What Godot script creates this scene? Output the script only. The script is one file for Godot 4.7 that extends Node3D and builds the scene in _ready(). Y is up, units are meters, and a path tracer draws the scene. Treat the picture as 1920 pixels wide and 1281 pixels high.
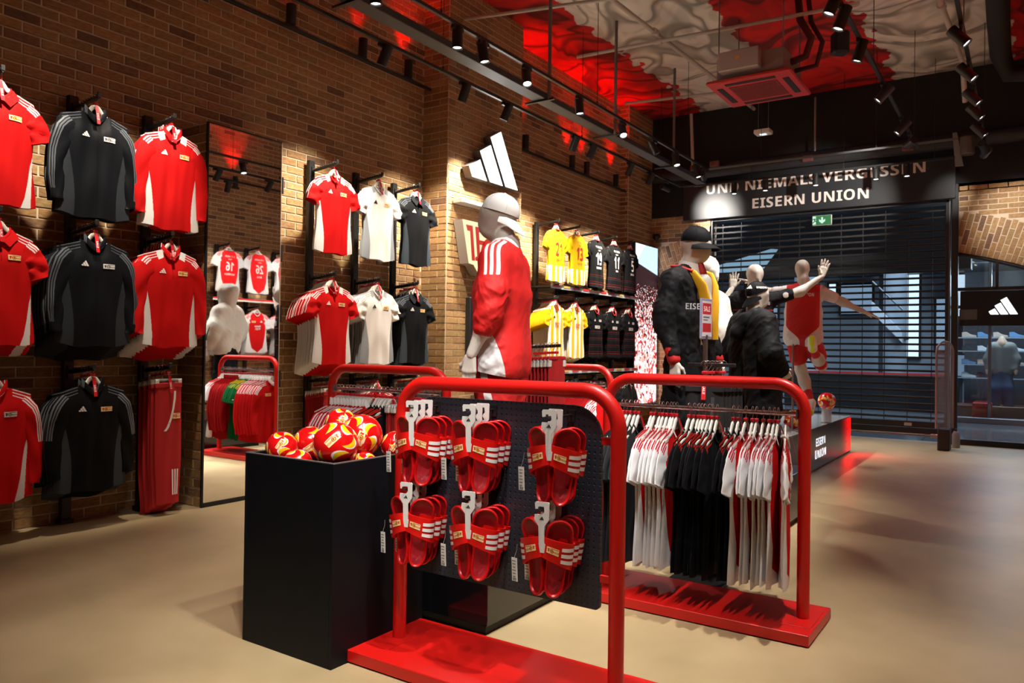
extends Node3D
# A football club shop: brick wall with hanging shirts, red tube racks, mannequins, roller shutter to the mall. Units are metres, y up.

var M := {}
var TX := {}
var rng := RandomNumberGenerator.new()
const LW := -6.326   # brick plane of the left wall
const PW := -5.925   # plane of the pier and of the middle wall section
const BZ := -14.0    # plane of the back wall
const RW := 1.25     # right wall
const CH := 5.95     # ceiling
const TY := 4.4      # height of the lighting tracks


func _ready() -> void:
	rng.seed = 7
	# --- camera, environment ---
	var cam := Camera3D.new()
	cam.name = "camera"
	cam.fov = rad_to_deg(2.0 * atan(640.5 / 1437.45))
	var yaw := Basis(Vector3.UP, deg_to_rad(33.93533))
	var pitch := Basis(Vector3.RIGHT, deg_to_rad(0.516139))
	var roll := Basis(Vector3.BACK, deg_to_rad(0.786830))
	cam.transform = Transform3D(yaw * pitch * roll, Vector3(0, 1.42, 0))
	cam.near = 0.05
	cam.far = 120.0
	var at := CameraAttributesPhysical.new()
	at.frustum_focal_length = 12.0 / (640.5 / 1437.45)
	at.frustum_focus_distance = 3.4
	at.exposure_aperture = 7.0
	cam.attributes = at
	add_child(cam)
	cam.current = true
	var we := WorldEnvironment.new()
	we.name = "world"
	var e := Environment.new()
	e.background_mode = Environment.BG_COLOR
	e.background_color = Color(0.55, 0.68, 0.82)
	e.background_energy_multiplier = 0.6
	e.tonemap_mode = Environment.TONE_MAPPER_LINEAR
	e.tonemap_exposure = 1.0
	e.sdfgi_enabled = true
	e.ssao_enabled = true
	e.ssil_enabled = true
	we.environment = e
	add_child(we)
	# daylight in the mall behind the shutter
	mall_light(Vector3(-4.5, 6.6, -20.0), Vector3(7, 8, 0), 22.0)
	mall_light(Vector3(1.5, 6.6, -19.0), Vector3(4, 7, 0), 16.0)
	materials()
	# --- structure ---
	room()
	mall()
	# --- things ---
	fittings()
	lighting()
	ceiling_things()
	wall_signs()
	shutter()
	racks()
	red_banner()
	ball_box()
	slides()
	mannequins()
	garments()


func mall_light(at: Vector3, size: Vector3, k: float) -> void:
	var a := AreaLight3D.new()
	a.name = "mall_skylight_light"
	a.area_size = Vector2(size.x, size.y)
	a.light_energy = k * 3.0
	a.light_color = Color(0.80, 0.90, 1.0)
	a.area_range = 40.0
	a.shadow_enabled = true
	a.transform = Transform3D(Basis(Vector3.RIGHT, -PI / 2), at)
	add_child(a, true)

# ---------------------------------------------------------------- mesh building
class G:
	var v := PackedVector3Array()
	var t := PackedVector2Array()
	var i := PackedInt32Array()
	func add(p: Vector3, uv := Vector2.ZERO) -> int:
		v.append(p)
		t.append(uv)
		return v.size() - 1
	func tri(a: int, b: int, c: int) -> void:   # counter-clockwise from outside
		i.append(a)
		i.append(c)
		i.append(b)
	func face(p: Array, uvs := []) -> void:     # flat polygon, counter-clockwise from outside
		var o := v.size()
		for k in p.size():
			add(p[k], uvs[k] if uvs.size() else Vector2.ZERO)
		for k in range(1, p.size() - 1):
			tri(o, o + k, o + k + 1)
	func out(p: Array, c: Vector3, uvs := []) -> void:   # flat polygon turned away from c
		var n: Vector3 = (p[1] - p[0]).cross(p[2] - p[0])
		if n.dot(p[0] - c) < 0:
			p.reverse()
			uvs.reverse()
		face(p, uvs)
	func grid(rows: Array, closed := false) -> void:   # rows of points; the outside is on the left going along a row, next row up
		var o := v.size()
		var n: int = rows[0].size()
		for r in rows.size():
			for k in n:
				add(rows[r][k], Vector2(float(k) / (n - 1 if not closed else n), float(r) / maxf(rows.size() - 1, 1)))
		for r in rows.size() - 1:
			for k in (n if closed else n - 1):
				var a := o + r * n + k
				var b := o + r * n + (k + 1) % n
				tri(a, b, b + n)
				tri(a, b + n, a + n)
	func join(g: G, x := Transform3D()) -> void:
		var o := v.size()
		for p in g.v:
			v.append(x * p)
		t.append_array(g.t)
		for k in g.i:
			i.append(k + o)
	func mesh(mat: Material) -> ArrayMesh:
		var m := ArrayMesh.new()
		put(m, mat)
		return m
	func put(m: ArrayMesh, mat: Material) -> void:
		if i.is_empty():
			return
		var n := PackedVector3Array()
		n.resize(v.size())
		for k in range(0, i.size(), 3):
			var a := v[i[k]]
			var c := (v[i[k + 2]] - a).cross(v[i[k + 1]] - a)
			n[i[k]] += c
			n[i[k + 1]] += c
			n[i[k + 2]] += c
		for k in n.size():
			n[k] = n[k].normalized() if n[k].length_squared() > 0.0 else Vector3.UP
		var arr := []
		arr.resize(Mesh.ARRAY_MAX)
		arr[Mesh.ARRAY_VERTEX] = v
		arr[Mesh.ARRAY_NORMAL] = n
		arr[Mesh.ARRAY_TEX_UV] = t
		arr[Mesh.ARRAY_INDEX] = i
		m.add_surface_from_arrays(Mesh.PRIMITIVE_TRIANGLES, arr)
		m.surface_set_material(m.get_surface_count() - 1, mat)


func box(g: G, c: Vector3, s: Vector3, b := 0.0, x := Transform3D()) -> void:
	var h := s / 2
	var cc := x * c
	if b <= 0.0:
		for a in 3:
			for sg in [-1.0, 1.0]:
				var p := []
				for q in [[-1, -1], [1, -1], [1, 1], [-1, 1]]:
					var w := Vector3.ZERO
					w[a] = sg * h[a]
					w[(a + 1) % 3] = q[0] * h[(a + 1) % 3]
					w[(a + 2) % 3] = q[1] * h[(a + 2) % 3]
					p.append(x * (c + w))
				g.out(p, cc)
		return
	var k := func(sx: Vector3, a: int) -> Vector3:
		var w := sx * (h - Vector3.ONE * b)
		w[a] = sx[a] * h[a]
		return x * (c + w)
	for a in 3:
		var u := (a + 1) % 3
		var w := (a + 2) % 3
		for sg in [-1.0, 1.0]:
			var p := []
			for q in [[-1, -1], [1, -1], [1, 1], [-1, 1]]:
				var d := Vector3.ZERO
				d[a] = sg
				d[u] = q[0]
				d[w] = q[1]
				p.append(k.call(d, a))
			g.out(p, cc)
		for s1 in [-1.0, 1.0]:
			for s2 in [-1.0, 1.0]:
				var d0 := Vector3.ZERO
				d0[u] = s1
				d0[w] = s2
				var d1 := d0
				d0[a] = -1
				d1[a] = 1
				g.out([k.call(d0, u), k.call(d1, u), k.call(d1, w), k.call(d0, w)], cc)
	for q in 8:
		var d := Vector3(1 if q & 1 else -1, 1 if q & 2 else -1, 1 if q & 4 else -1)
		g.out([k.call(d, 0), k.call(d, 1), k.call(d, 2)], cc)


# a swept tube: pts, radius (number or list), flattened by (sx, sy) in the frame kept near `up`
func tube(g: G, pts: Array, r, seg := 10, caps := true, sq := Vector2.ONE, up := Vector3.UP) -> void:
	var rows := []
	var n := pts.size()
	var side := Vector3.ZERO
	for k in n:
		var d: Vector3 = (pts[mini(k + 1, n - 1)] - pts[maxi(k - 1, 0)]).normalized()
		if side == Vector3.ZERO:
			side = d.cross(up)
			if side.length() < 0.05:
				side = d.cross(Vector3.FORWARD if absf(d.z) < 0.9 else Vector3.RIGHT)
		side = (side - d * side.dot(d)).normalized()
		var u := side.cross(d)
		var rr: float = r[k] if r is Array else r
		var row := []
		for j in seg:
			var a := TAU * j / seg
			row.append(pts[k] + (side * cos(a) * sq.x + u * sin(a) * sq.y) * rr)
		rows.append(row)
	g.grid(rows, true)
	if caps:
		var c0: Array = rows[0].duplicate()
		c0.reverse()
		g.face(c0)
		g.face(rows[n - 1])


func lathe(g: G, prof: Array, seg := 20, x := Transform3D()) -> void:   # prof: Vector2(radius, height) from bottom to top on the outside
	var rows := []
	for p in prof:
		var row := []
		for j in seg:
			var a := -TAU * j / seg
			row.append(x * Vector3(p.x * cos(a), p.y, p.x * sin(a)))
		rows.append(row)
	g.grid(rows, true)


func extrude(g: G, poly: PackedVector2Array, z0: float, z1: float, x := Transform3D(), bev := 0.0) -> void:
	if Geometry2D.is_polygon_clockwise(poly):
		poly = poly.duplicate()
		poly.reverse()
	var n := poly.size()
	var top := poly
	if bev > 0.0:
		top = PackedVector2Array()
		for k in n:
			var d0 := (poly[k] - poly[(k + n - 1) % n]).normalized()
			var d1 := (poly[(k + 1) % n] - poly[k]).normalized()
			var m := Vector2(-(d0.y + d1.y), d0.x + d1.x).normalized()
			top.append(poly[k] + m * bev)
	var idx := Geometry2D.triangulate_polygon(poly)
	for lev in 2:
		var src := top if lev else poly
		var o := g.v.size()
		for p in src:
			g.add(x * Vector3(p.x, p.y, z1 if lev else z0), p)
		for k in range(0, idx.size(), 3):
			var a := poly[idx[k]]
			var ccw := (poly[idx[k + 1]] - a).cross(poly[idx[k + 2]] - a) > 0
			if ccw == (lev == 1):
				g.tri(o + idx[k], o + idx[k + 1], o + idx[k + 2])
			else:
				g.tri(o + idx[k], o + idx[k + 2], o + idx[k + 1])
	for k in n:
		var q := (k + 1) % n
		if bev > 0.0:
			g.face([x * Vector3(poly[k].x, poly[k].y, z0), x * Vector3(poly[q].x, poly[q].y, z0), x * Vector3(poly[q].x, poly[q].y, z1 - bev), x * Vector3(poly[k].x, poly[k].y, z1 - bev)])
			g.face([x * Vector3(poly[k].x, poly[k].y, z1 - bev), x * Vector3(poly[q].x, poly[q].y, z1 - bev), x * Vector3(top[q].x, top[q].y, z1), x * Vector3(top[k].x, top[k].y, z1)])
		else:
			g.face([x * Vector3(poly[k].x, poly[k].y, z0), x * Vector3(poly[q].x, poly[q].y, z0), x * Vector3(poly[q].x, poly[q].y, z1), x * Vector3(poly[k].x, poly[k].y, z1)])


func arc(c: Vector3, r: float, a0: float, a1: float, n: int, ux := Vector3.RIGHT, uy := Vector3.UP) -> Array:
	var o := []
	for k in n + 1:
		var a := lerpf(a0, a1, float(k) / n)
		o.append(c + (ux * cos(a) + uy * sin(a)) * r)
	return o


# flat triangles of a text, centred, of the given cap height: Array of Vector2, three per triangle
var letter_cache := {}
func letters(s: String, h: float, stretch := 1.0, bold := true, font := "Droid Sans") -> PackedVector2Array:
	var key := "%s|%s|%s" % [s, bold, font]
	if not letter_cache.has(key):
		var f := SystemFont.new()
		f.font_names = PackedStringArray([font])
		f.font_weight = 700 if bold else 400
		var tm := TextMesh.new()
		tm.font = f
		tm.text = s
		tm.font_size = 64
		tm.pixel_size = 0.01
		tm.depth = 0.02
		tm.curve_step = 3.0
		var raw := PackedVector2Array()
		for sf in tm.get_surface_count():
			var a := tm.surface_get_arrays(sf)
			var vv: PackedVector3Array = a[Mesh.ARRAY_VERTEX]
			var ii: PackedInt32Array = a[Mesh.ARRAY_INDEX]
			for k in range(0, ii.size(), 3):
				var p := vv[ii[k]]
				var q := vv[ii[k + 1]]
				var r := vv[ii[k + 2]]
				if p.z > 0.005 and q.z > 0.005 and r.z > 0.005:
					raw.append(Vector2(p.x, p.y))
					raw.append(Vector2(q.x, q.y))
					raw.append(Vector2(r.x, r.y))
		var lo := Vector2(1e9, 1e9)
		var hi := -lo
		for p in raw:
			lo = lo.min(p)
			hi = hi.max(p)
		for k in raw.size():
			raw[k] = (raw[k] - (lo + hi) / 2) / (hi.y - lo.y)
		letter_cache[key] = raw
	var o := PackedVector2Array()
	for p in letter_cache[key]:
		o.append(Vector2(p.x * stretch, p.y) * h)
	return o


# flat triangles set on a plane
func flat_tris(g: G, tris: PackedVector2Array, x: Transform3D) -> void:
	for k in range(0, tris.size(), 3):
		var a := tris[k]
		var b := tris[k + 1]
		var c := tris[k + 2]
		if (b - a).cross(c - a) < 0:
			var s := b
			b = c
			c = s
		g.face([x * Vector3(a.x, a.y, 0), x * Vector3(b.x, b.y, 0), x * Vector3(c.x, c.y, 0)])


func three_bars(h: float) -> Array:   # the three slanted bars of a sports mark, each a polygon, centred, of height h
	var o := []
	for q in [[0.0, 0.38], [0.36, 0.72], [0.72, 1.06]]:
		var x0: float = q[0]
		var t: float = [0.36, 0.68, 1.0][o.size()]
		# bars lean to the left going up; all stand on one base line
		var w := 0.30
		var d := t * 0.58
		var b: Array = [Vector2(x0 + 0.30, 0), Vector2(x0 + 0.30 + w + 0.05, 0), Vector2(x0 + 0.30 + w + 0.05 - d, t), Vector2(x0 + 0.30 - d + 0.02, t * 0.82)]
		if o.size() == 0:
			b = [Vector2(0.18, 0), Vector2(0.58, 0), Vector2(0.38, 0.34), Vector2(0.09, 0.17)]
		elif o.size() == 1:
			b = [Vector2(0.66, 0), Vector2(1.03, 0), Vector2(0.66, 0.66), Vector2(0.37, 0.49)]
		else:
			b = [Vector2(1.11, 0), Vector2(1.48, 0), Vector2(0.94, 0.97), Vector2(0.65, 0.80)]
		var poly := PackedVector2Array()
		for p in b:
			poly.append((p - Vector2(0.78, 0.48)) * h)
		o.append(poly)
	return o


func bars_tris(h: float) -> PackedVector2Array:
	var o := PackedVector2Array()
	for b in three_bars(h):
		for k in [0, 1, 2, 0, 2, 3]:
			o.append(b[k])
	return o


# ---------------------------------------------------------------- nodes
var used := {}
func obj(called: String, g, mat: Material = null, parent: Node3D = null) -> MeshInstance3D:
	var o := MeshInstance3D.new()
	o.name = called
	o.mesh = g.mesh(mat) if g is G else g
	if not g is G and mat:
		o.material_override = mat
	(parent if parent else self).add_child(o, true)
	return o


func numbered(called: String) -> String:
	if not used.has(called):
		used[called] = 0
		return called
	used[called] += 1
	return "%s_%03d" % [called, used[called]]


func thing(called: String, label: String, category: String, at := Vector3.ZERO, group := "", turn := 0.0) -> Node3D:
	var o := Node3D.new()
	o.name = numbered(called)
	add_child(o, true)
	o.position = at
	o.rotation.y = turn
	return tag(o, label, category, group)


func tag(o: Node3D, label: String, category: String, group := "") -> Node3D:
	o.set_meta("label", label)
	o.set_meta("category", category)
	if group:
		o.set_meta("group", group)
	elif o.has_meta("group"):
		o.remove_meta("group")
	return o


func dup(o: Node3D, called: String, x: Transform3D, label: String, group := "") -> Node3D:
	var r: Node3D = o.duplicate()
	r.name = numbered(called)
	add_child(r, true)
	r.transform = x
	r.set_meta("label", label)
	if group:
		r.set_meta("group", group)
	return r


func structure(o: Node3D, label: String, category := "") -> Node3D:
	o.set_meta("kind", "structure")
	o.set_meta("label", label)
	if category:
		o.set_meta("category", category)
	return o


func base(called: String) -> Node3D:
	var o := Node3D.new()
	o.name = numbered(called)
	add_child(o, true)
	return o


func flat(c: Color, rough := 0.6, metal := 0.0, spec := 0.5) -> StandardMaterial3D:
	var m := StandardMaterial3D.new()
	m.albedo_color = c
	m.roughness = rough
	m.metallic = metal
	m.metallic_specular = spec
	return m


func glow(c: Color, k: float) -> StandardMaterial3D:
	var m := flat(Color(0.1, 0.1, 0.1), 0.5)
	m.emission_enabled = true
	m.emission = c
	m.emission_energy_multiplier = k
	return m


func noise_tex(freq: float, as_normal := false, size := 256, ramp: Gradient = null, kind := FastNoiseLite.TYPE_SIMPLEX_SMOOTH, bump := 4.0, sd := 1) -> NoiseTexture2D:
	var n := FastNoiseLite.new()
	n.noise_type = kind
	n.frequency = freq
	n.seed = sd
	n.fractal_octaves = 4
	var t := NoiseTexture2D.new()
	t.width = size
	t.height = size
	t.seamless = true
	t.noise = n
	t.as_normal_map = as_normal
	t.bump_strength = bump
	if ramp:
		t.color_ramp = ramp
	return t


func two(a: Color, b: Color) -> Gradient:
	var g := Gradient.new()
	g.set_color(0, a)
	g.set_color(1, b)
	return g


# ---------------------------------------------------------------- painting on images
func poly(im: Image, pts: Array, c: Color) -> void:   # filled polygon in pixels
	var lo := 1e9
	var hi := -1e9
	for p in pts:
		lo = minf(lo, p.y)
		hi = maxf(hi, p.y)
	for y in range(maxi(int(lo), 0), mini(int(hi) + 1, im.get_height())):
		var xs := []
		var yy := y + 0.5
		for k in pts.size():
			var a: Vector2 = pts[k]
			var b: Vector2 = pts[(k + 1) % pts.size()]
			if (a.y <= yy) != (b.y <= yy):
				xs.append(a.x + (b.x - a.x) * (yy - a.y) / (b.y - a.y))
		xs.sort()
		for k in range(0, xs.size() - 1, 2):
			var x0 := maxi(int(round(xs[k])), 0)
			var x1 := mini(int(round(xs[k + 1])), im.get_width())
			if x1 > x0:
				im.fill_rect(Rect2i(x0, y, x1 - x0, 1), c)


func line(im: Image, pts: Array, w: float, c: Color) -> void:
	for k in pts.size() - 1:
		var a: Vector2 = pts[k]
		var b: Vector2 = pts[k + 1]
		var n := (b - a).normalized().orthogonal() * w / 2
		var e := (b - a).normalized() * w * 0.2
		poly(im, [a - n - e, b - n + e, b + n + e, a + n - e], c)


func disc(im: Image, c: Vector2, r: float, col: Color, n := 24) -> void:
	var p := []
	for k in n:
		p.append(c + Vector2.from_angle(TAU * k / n) * r)
	poly(im, p, col)


func stamp(im: Image, tris: PackedVector2Array, at: Vector2, k: Vector2, c: Color, turn := 0.0) -> void:   # letters painted; y up in tris
	for q in range(0, tris.size(), 3):
		var p := []
		for j in 3:
			p.append(at + (Vector2(tris[q + j].x, -tris[q + j].y) * k).rotated(turn))
		poly(im, p, c)


func tex(im: Image) -> ImageTexture:
	im.generate_mipmaps()
	return ImageTexture.create_from_image(im)


func painted(im: Image, rough := 0.6) -> StandardMaterial3D:
	var m := flat(Color.WHITE, rough)
	m.albedo_texture = tex(im)
	return m


func smooth_noise(sd: int, f: float) -> FastNoiseLite:
	var n := FastNoiseLite.new()
	n.seed = sd
	n.frequency = f
	n.fractal_octaves = 2
	return n

# ---------------------------------------------------------------- materials
func materials() -> void:
	var fine := noise_tex(0.05, true, 256, null, FastNoiseLite.TYPE_SIMPLEX_SMOOTH, 3.0)
	var weave := noise_tex(0.2, true, 256, null, FastNoiseLite.TYPE_SIMPLEX, 1.0, 3)
	TX.fine = fine
	TX.weave = weave
	var grain := noise_tex(0.03, false, 256, two(Color(0.72, 0.70, 0.68), Color(1.0, 1.0, 1.0)))
	TX.grain = grain
	var bricks := [Color("b48a52"), Color("a87d48"), Color("bb9159"), Color("9c7342"), Color("af7f45"), Color("8a6238"), Color("6e4a2c"), Color("a38048")]
	M.bricks = []
	for c in bricks:
		var m := flat(c.lightened(0.14), 0.72)
		m.albedo_texture = grain
		m.uv1_triplanar = true
		m.uv1_world_triplanar = true
		m.uv1_scale = Vector3(1.7, 6.0, 1.7)
		m.normal_enabled = true
		m.normal_texture = fine
		m.normal_scale = 0.5
		M.bricks.append(m)
	M.mortar = flat(Color("d0c0a8"), 0.9)
	var fl := flat(Color("b9a681"), 0.42, 0.0, 0.45)
	fl.albedo_texture = noise_tex(0.006, false, 512, two(Color(0.86, 0.85, 0.83), Color(1, 1, 1)), FastNoiseLite.TYPE_SIMPLEX_SMOOTH, 1.0, 9)
	fl.uv1_triplanar = true
	fl.uv1_world_triplanar = true
	fl.uv1_scale = Vector3(0.3, 0.3, 0.3)
	M.floor = fl
	M.black = flat(Color("131518"), 0.6)
	M.blackwall = flat(Color("16171a"), 0.85)
	M.black_metal = flat(Color("15171a"), 0.45, 0.0, 0.5)
	M.dark_tray = flat(Color("33383d"), 0.55)
	M.chrome = flat(Color(0.78, 0.78, 0.80), 0.22, 1.0)
	M.steel = flat(Color(0.55, 0.56, 0.58), 0.35, 1.0)
	M.red_paint = flat(Color("c8140f"), 0.38, 0.0, 0.5)
	M.red_paint.normal_enabled = true
	M.red_paint.normal_texture = TX.fine
	M.red_paint.normal_scale = 0.12
	M.red_paint.uv1_triplanar = true
	M.red_paint.uv1_scale = Vector3(8, 8, 8)
	M.white_plastic = flat(Color("dcdcda"), 0.4)
	M.hanger = flat(Color("cfcdc6"), 0.45)
	M.tag_red = flat(Color("c01220"), 0.4)
	M.white = flat(Color("e8e8e6"), 0.6)
	M.print_white = flat(Color("efefef"), 0.55)
	M.print_black = flat(Color("101114"), 0.55)
	M.print_red = flat(Color("c11a1c"), 0.55)
	M.pipe_white = flat(Color("b9b2a8"), 0.6)
	M.mirror = flat(Color(0.93, 0.94, 0.94), 0.015, 1.0)
	M.box_black = flat(Color("080c12"), 0.5, 0.0, 0.3)
	M.box_black.normal_enabled = true
	M.box_black.normal_texture = TX.weave
	M.box_black.normal_scale = 0.15
	M.box_black.uv1_triplanar = true
	M.box_black.uv1_scale = Vector3(6, 6, 6)
	M.skin = flat(Color("c9c5bd"), 0.42)
	var gl := flat(Color(0.05, 0.06, 0.07, 0.05), 0.02)
	gl.transparency = BaseMaterial3D.TRANSPARENCY_ALPHA
	M.glass = gl
	M.lamp = glow(Color(1.0, 0.97, 0.92), 9.0)
	M.red_lamp = glow(Color(1.0, 0.05, 0.03), 4.0)


# ---------------------------------------------------------------- brickwork
var brick_mesh := {}
func brick_shape(w: float, h: float) -> G:
	var g := G.new()
	var b := 0.003
	var d := 0.007
	var x0 := -w / 2
	var x1 := w / 2
	var y0 := -h / 2
	var y1 := h / 2
	var p := [Vector3(x0, y0, 0), Vector3(x1, y0, 0), Vector3(x1, y1, 0), Vector3(x0, y1, 0)]
	var q := [Vector3(x0 + b, y0 + b, d), Vector3(x1 - b, y0 + b, d), Vector3(x1 - b, y1 - b, d), Vector3(x0 + b, y1 - b, d)]
	g.face(q.duplicate())
	for k in 4:
		g.face([p[k], p[(k + 1) % 4], q[(k + 1) % 4], q[k]])
	return g


func seen_share(p: Vector3, n: Vector3, area: float) -> float:   # how large a piece shows in the photograph
	var cam := get_node("camera") as Camera3D
	var c := cam.transform.affine_inverse() * p
	if c.z > -0.2:
		return 0.0
	var k := 1437.45 / -c.z
	if absf(c.x * k) > 980.0 or absf(c.y * k) > 660.0:
		return 0.0
	var d := cam.position - p
	return maxf(0.0, area * d.normalized().dot(n)) * k * k


# list of bricks: [centre transform, width, height, tone]
func lay(parent: Node3D, list: Array, most: int) -> void:
	var scored := []
	for b in list:
		var x: Transform3D = b[0]
		scored.append([seen_share(x.origin, x.basis.z, b[1] * b[2]), b])
	scored.sort_custom(func(a, c): return a[0] > c[0])
	var rest := []
	for n in 8:
		rest.append(G.new())
	for k in scored.size():
		var b: Array = scored[k][1]
		var key := "%.3f|%.3f" % [b[1], b[2]]
		if k < most and scored[k][0] > 60.0:
			if not brick_mesh.has(key):
				brick_mesh[key] = brick_shape(b[1], b[2]).mesh(null)
			var o := obj("brick", brick_mesh[key], M.bricks[b[3]], parent)
			o.transform = b[0]
		else:
			if not brick_mesh.has(key + "g"):
				brick_mesh[key + "g"] = brick_shape(b[1], b[2])
			rest[b[3]].join(brick_mesh[key + "g"], b[0])
	var m := ArrayMesh.new()
	for n in 8:
		rest[n].put(m, M.bricks[n])
	if m.get_surface_count():
		var o := obj("brick_field", m, null, parent)
		o.set_meta("kind", "stuff")


const BP := 0.263
const BC := 0.0818
func tone() -> int:
	var r := rng.randf()
	return 0 if r < 0.2 else 1 if r < 0.36 else 2 if r < 0.5 else 3 if r < 0.64 else 4 if r < 0.78 else 7 if r < 0.87 else 5 if r < 0.96 else 6


# bricks on a face: o = lower corner, u = running direction, n = outward normal
func courses(o: Vector3, u: Vector3, n: Vector3, length: float, y0: float, y1: float, shift := 0.0, skip = null) -> Array:
	var list := []
	var bas := Basis(u, Vector3.UP, n)
	var jw := 0.012
	for r in range(int(round(y0 / BC)), int(round(y1 / BC))):
		var s := -fposmod(shift + (BP / 2 if r % 2 else 0.0), BP)
		while s < length:
			var a := maxf(s, 0.0)
			var b := minf(s + BP, length)
			if b - a > 0.03:
				var w := snappedf(b - a - jw, 0.002)
				var at := o + u * (a + b) / 2 + Vector3.UP * (r + 0.5) * BC
				if skip == null or not skip.call(at):
					list.append([Transform3D(bas, at + n * rng.randf_range(-0.001, 0.001)), w, BC - jw, tone()])
			s += BP
	return list


func slab(parent: Node3D, called: String, c: Vector3, s: Vector3, m: Material) -> MeshInstance3D:
	var g := G.new()
	box(g, c, s)
	return obj(called, g, m, parent)


func room() -> void:
	var X := Vector3.RIGHT
	var Z := Vector3.BACK
	var fl := G.new()
	box(fl, Vector3(-2.5, -0.1, -6.25), Vector3(8.4, 0.2, 15.9))
	structure(obj("floor", fl, M.floor), "smooth beige poured shop floor", "floor")
	ceiling()
	# left wall, near section
	var w := base("wall_left")
	structure(w, "tan brick wall behind the black and red training wear and the mirror", "wall")
	slab(w, "mortar", Vector3(LW - 0.15, CH / 2, -2.92), Vector3(0.3, CH, 8.84), M.mortar)
	lay(w, courses(Vector3(LW, 0, 1.5), -Z, X, 8.84, 0, CH), 300)
	# middle section standing forward, with the lit signs
	w = base("wall_left")
	structure(w, "tan brick wall section standing forward with the lit bar sign", "wall")
	slab(w, "mortar", Vector3((LW - 0.3 + PW) / 2, CH / 2, -8.1625), Vector3(PW - LW + 0.3, CH, 1.645), M.mortar)
	var l := courses(Vector3(PW, 0, -7.34), -Z, X, 1.645, 0, CH, 0.13)
	l.append_array(courses(Vector3(LW, 0, -7.34), X, Z, PW - LW, 0, CH, 0.0))
	lay(w, l, 300)
	# far section behind the jerseys
	w = base("wall_left")
	structure(w, "tan brick wall section behind the yellow and black jerseys", "wall")
	slab(w, "mortar", Vector3(LW - 0.15, CH / 2, -10.95), Vector3(0.3, CH, 3.94), M.mortar)
	slab(w, "mortar", Vector3(-6.39, CH / 2, -13.5), Vector3(0.48, CH, 1.16), M.mortar)
	l = courses(Vector3(LW, 0, -8.985), -Z, X, 3.94, 0, CH, 0.06)
	l.append_array(courses(Vector3(LW, 0, -12.926), X, Z, 0.176, 0, CH, 0.0))
	l.append_array(courses(Vector3(-6.15, 0, -12.926), -Z, X, 1.07, 0, CH, 0.1))
	lay(w, l, 300)
	# right wall (shows in the mirror)
	w = base("wall_right")
	structure(w, "tan brick wall of home jerseys reflected in the tall mirror", "wall")
	slab(w, "mortar", Vector3(RW + 0.15, CH / 2, -6.25), Vector3(0.3, CH, 15.5), M.mortar)
	lay(w, courses(Vector3(RW, 0, -14), Z, -X, 15.5, 0, CH), 0)
	# back wall: brick piers under an arch, black above
	w = base("wall_back")
	structure(w, "back wall of tan brick with an arch, painted black above", "wall")
	var cx := -2.95
	var cy := -5.53
	var r0 := 8.80
	var r1 := 9.45
	slab(w, "mortar", Vector3(-5.55, 2.0, BZ - 0.15), Vector3(1.2, 4.0, 0.3), M.mortar)
	slab(w, "black_plaster", Vector3(-2.5, 5.0, BZ - 0.15), Vector3(8.0, 2.0, 0.3), M.blackwall)
	var ad := G.new()   # brick spandrel above the arch on the right
	var pg := PackedVector2Array([Vector2(-0.93, 4.13), Vector2(1.3, 4.13)])
	for k in 13:
		var xx := lerpf(1.3, -0.93, k / 12.0)
		pg.append(Vector2(xx, cy + sqrt(r0 * r0 - (xx - cx) * (xx - cx))))
	extrude(ad, pg, BZ - 0.3, BZ)
	obj("mortar", ad, M.mortar, w)
	var low := func(x: float) -> float: return cy + sqrt(r0 * r0 - (x - cx) * (x - cx))
	var high := func(x: float) -> float: return cy + sqrt(r1 * r1 - (x - cx) * (x - cx))
	var in_band := func(p: Vector3) -> bool: return p.y > low.call(p.x) - 0.02 and p.y < high.call(p.x) + 0.03
	l = courses(Vector3(-6.15, 0, BZ), X, Z, 1.2, 0, 4.0, 0.05, in_band)
	var above := func(p: Vector3) -> bool: return p.y < high.call(p.x) + 0.03
	l.append_array(courses(Vector3(-0.92, 0, BZ), X, Z, 2.17, 2.6, 4.13, 0.0, above))
	for q in [[-6.15, -4.95], [-0.92, 1.25]]:
		var a: float = -asin((q[1] - cx) / r0)
		var a1: float = -asin((q[0] - cx) / r0)
		var n := 0
		while a < a1:
			a += BC / 9.1
			n += 1
			var dirr := Vector3(-sin(a), cos(a), 0)
			var tang := Vector3(cos(a), sin(a), 0)
			var rr: float = r0 + 0.006 - (0.125 if n % 2 else 0.0)
			while rr < r1:
				var ra := maxf(rr, r0 + 0.006)
				var rb := minf(rr + 0.24, r1 - 0.004)
				if rb - ra > 0.03:
					var at := Vector3(cx, cy, BZ) + dirr * (ra + rb) / 2
					if at.x > q[0] + 0.03 and at.x < q[1] - 0.02:
						l.append([Transform3D(Basis(-dirr, tang, Z), at), snappedf(rb - ra, 0.002), BC - 0.012, tone()])
				rr += 0.252
	lay(w, l, 300)
	# wall behind the photographer
	w = base("wall_front")
	structure(w, "plain dark wall behind the photographer", "wall")
	slab(w, "plaster", Vector3(-2.5, CH / 2, 1.65), Vector3(8.4, CH, 0.3), M.mortar)
	# mirror pier
	w = base("trim")
	w.name = "trim_1"
	structure(w, "freestanding brick pier that carries the tall mirror", "pier")
	slab(w, "mortar", Vector3((LW + PW - 0.03) / 2, 1.68, -4.43), Vector3(PW - LW - 0.03, 3.36, 0.78), M.mortar)
	lay(w, courses(Vector3(LW, 0, -4.04), X, Z, PW - LW - 0.03, 0, 3.36), 300)


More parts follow.
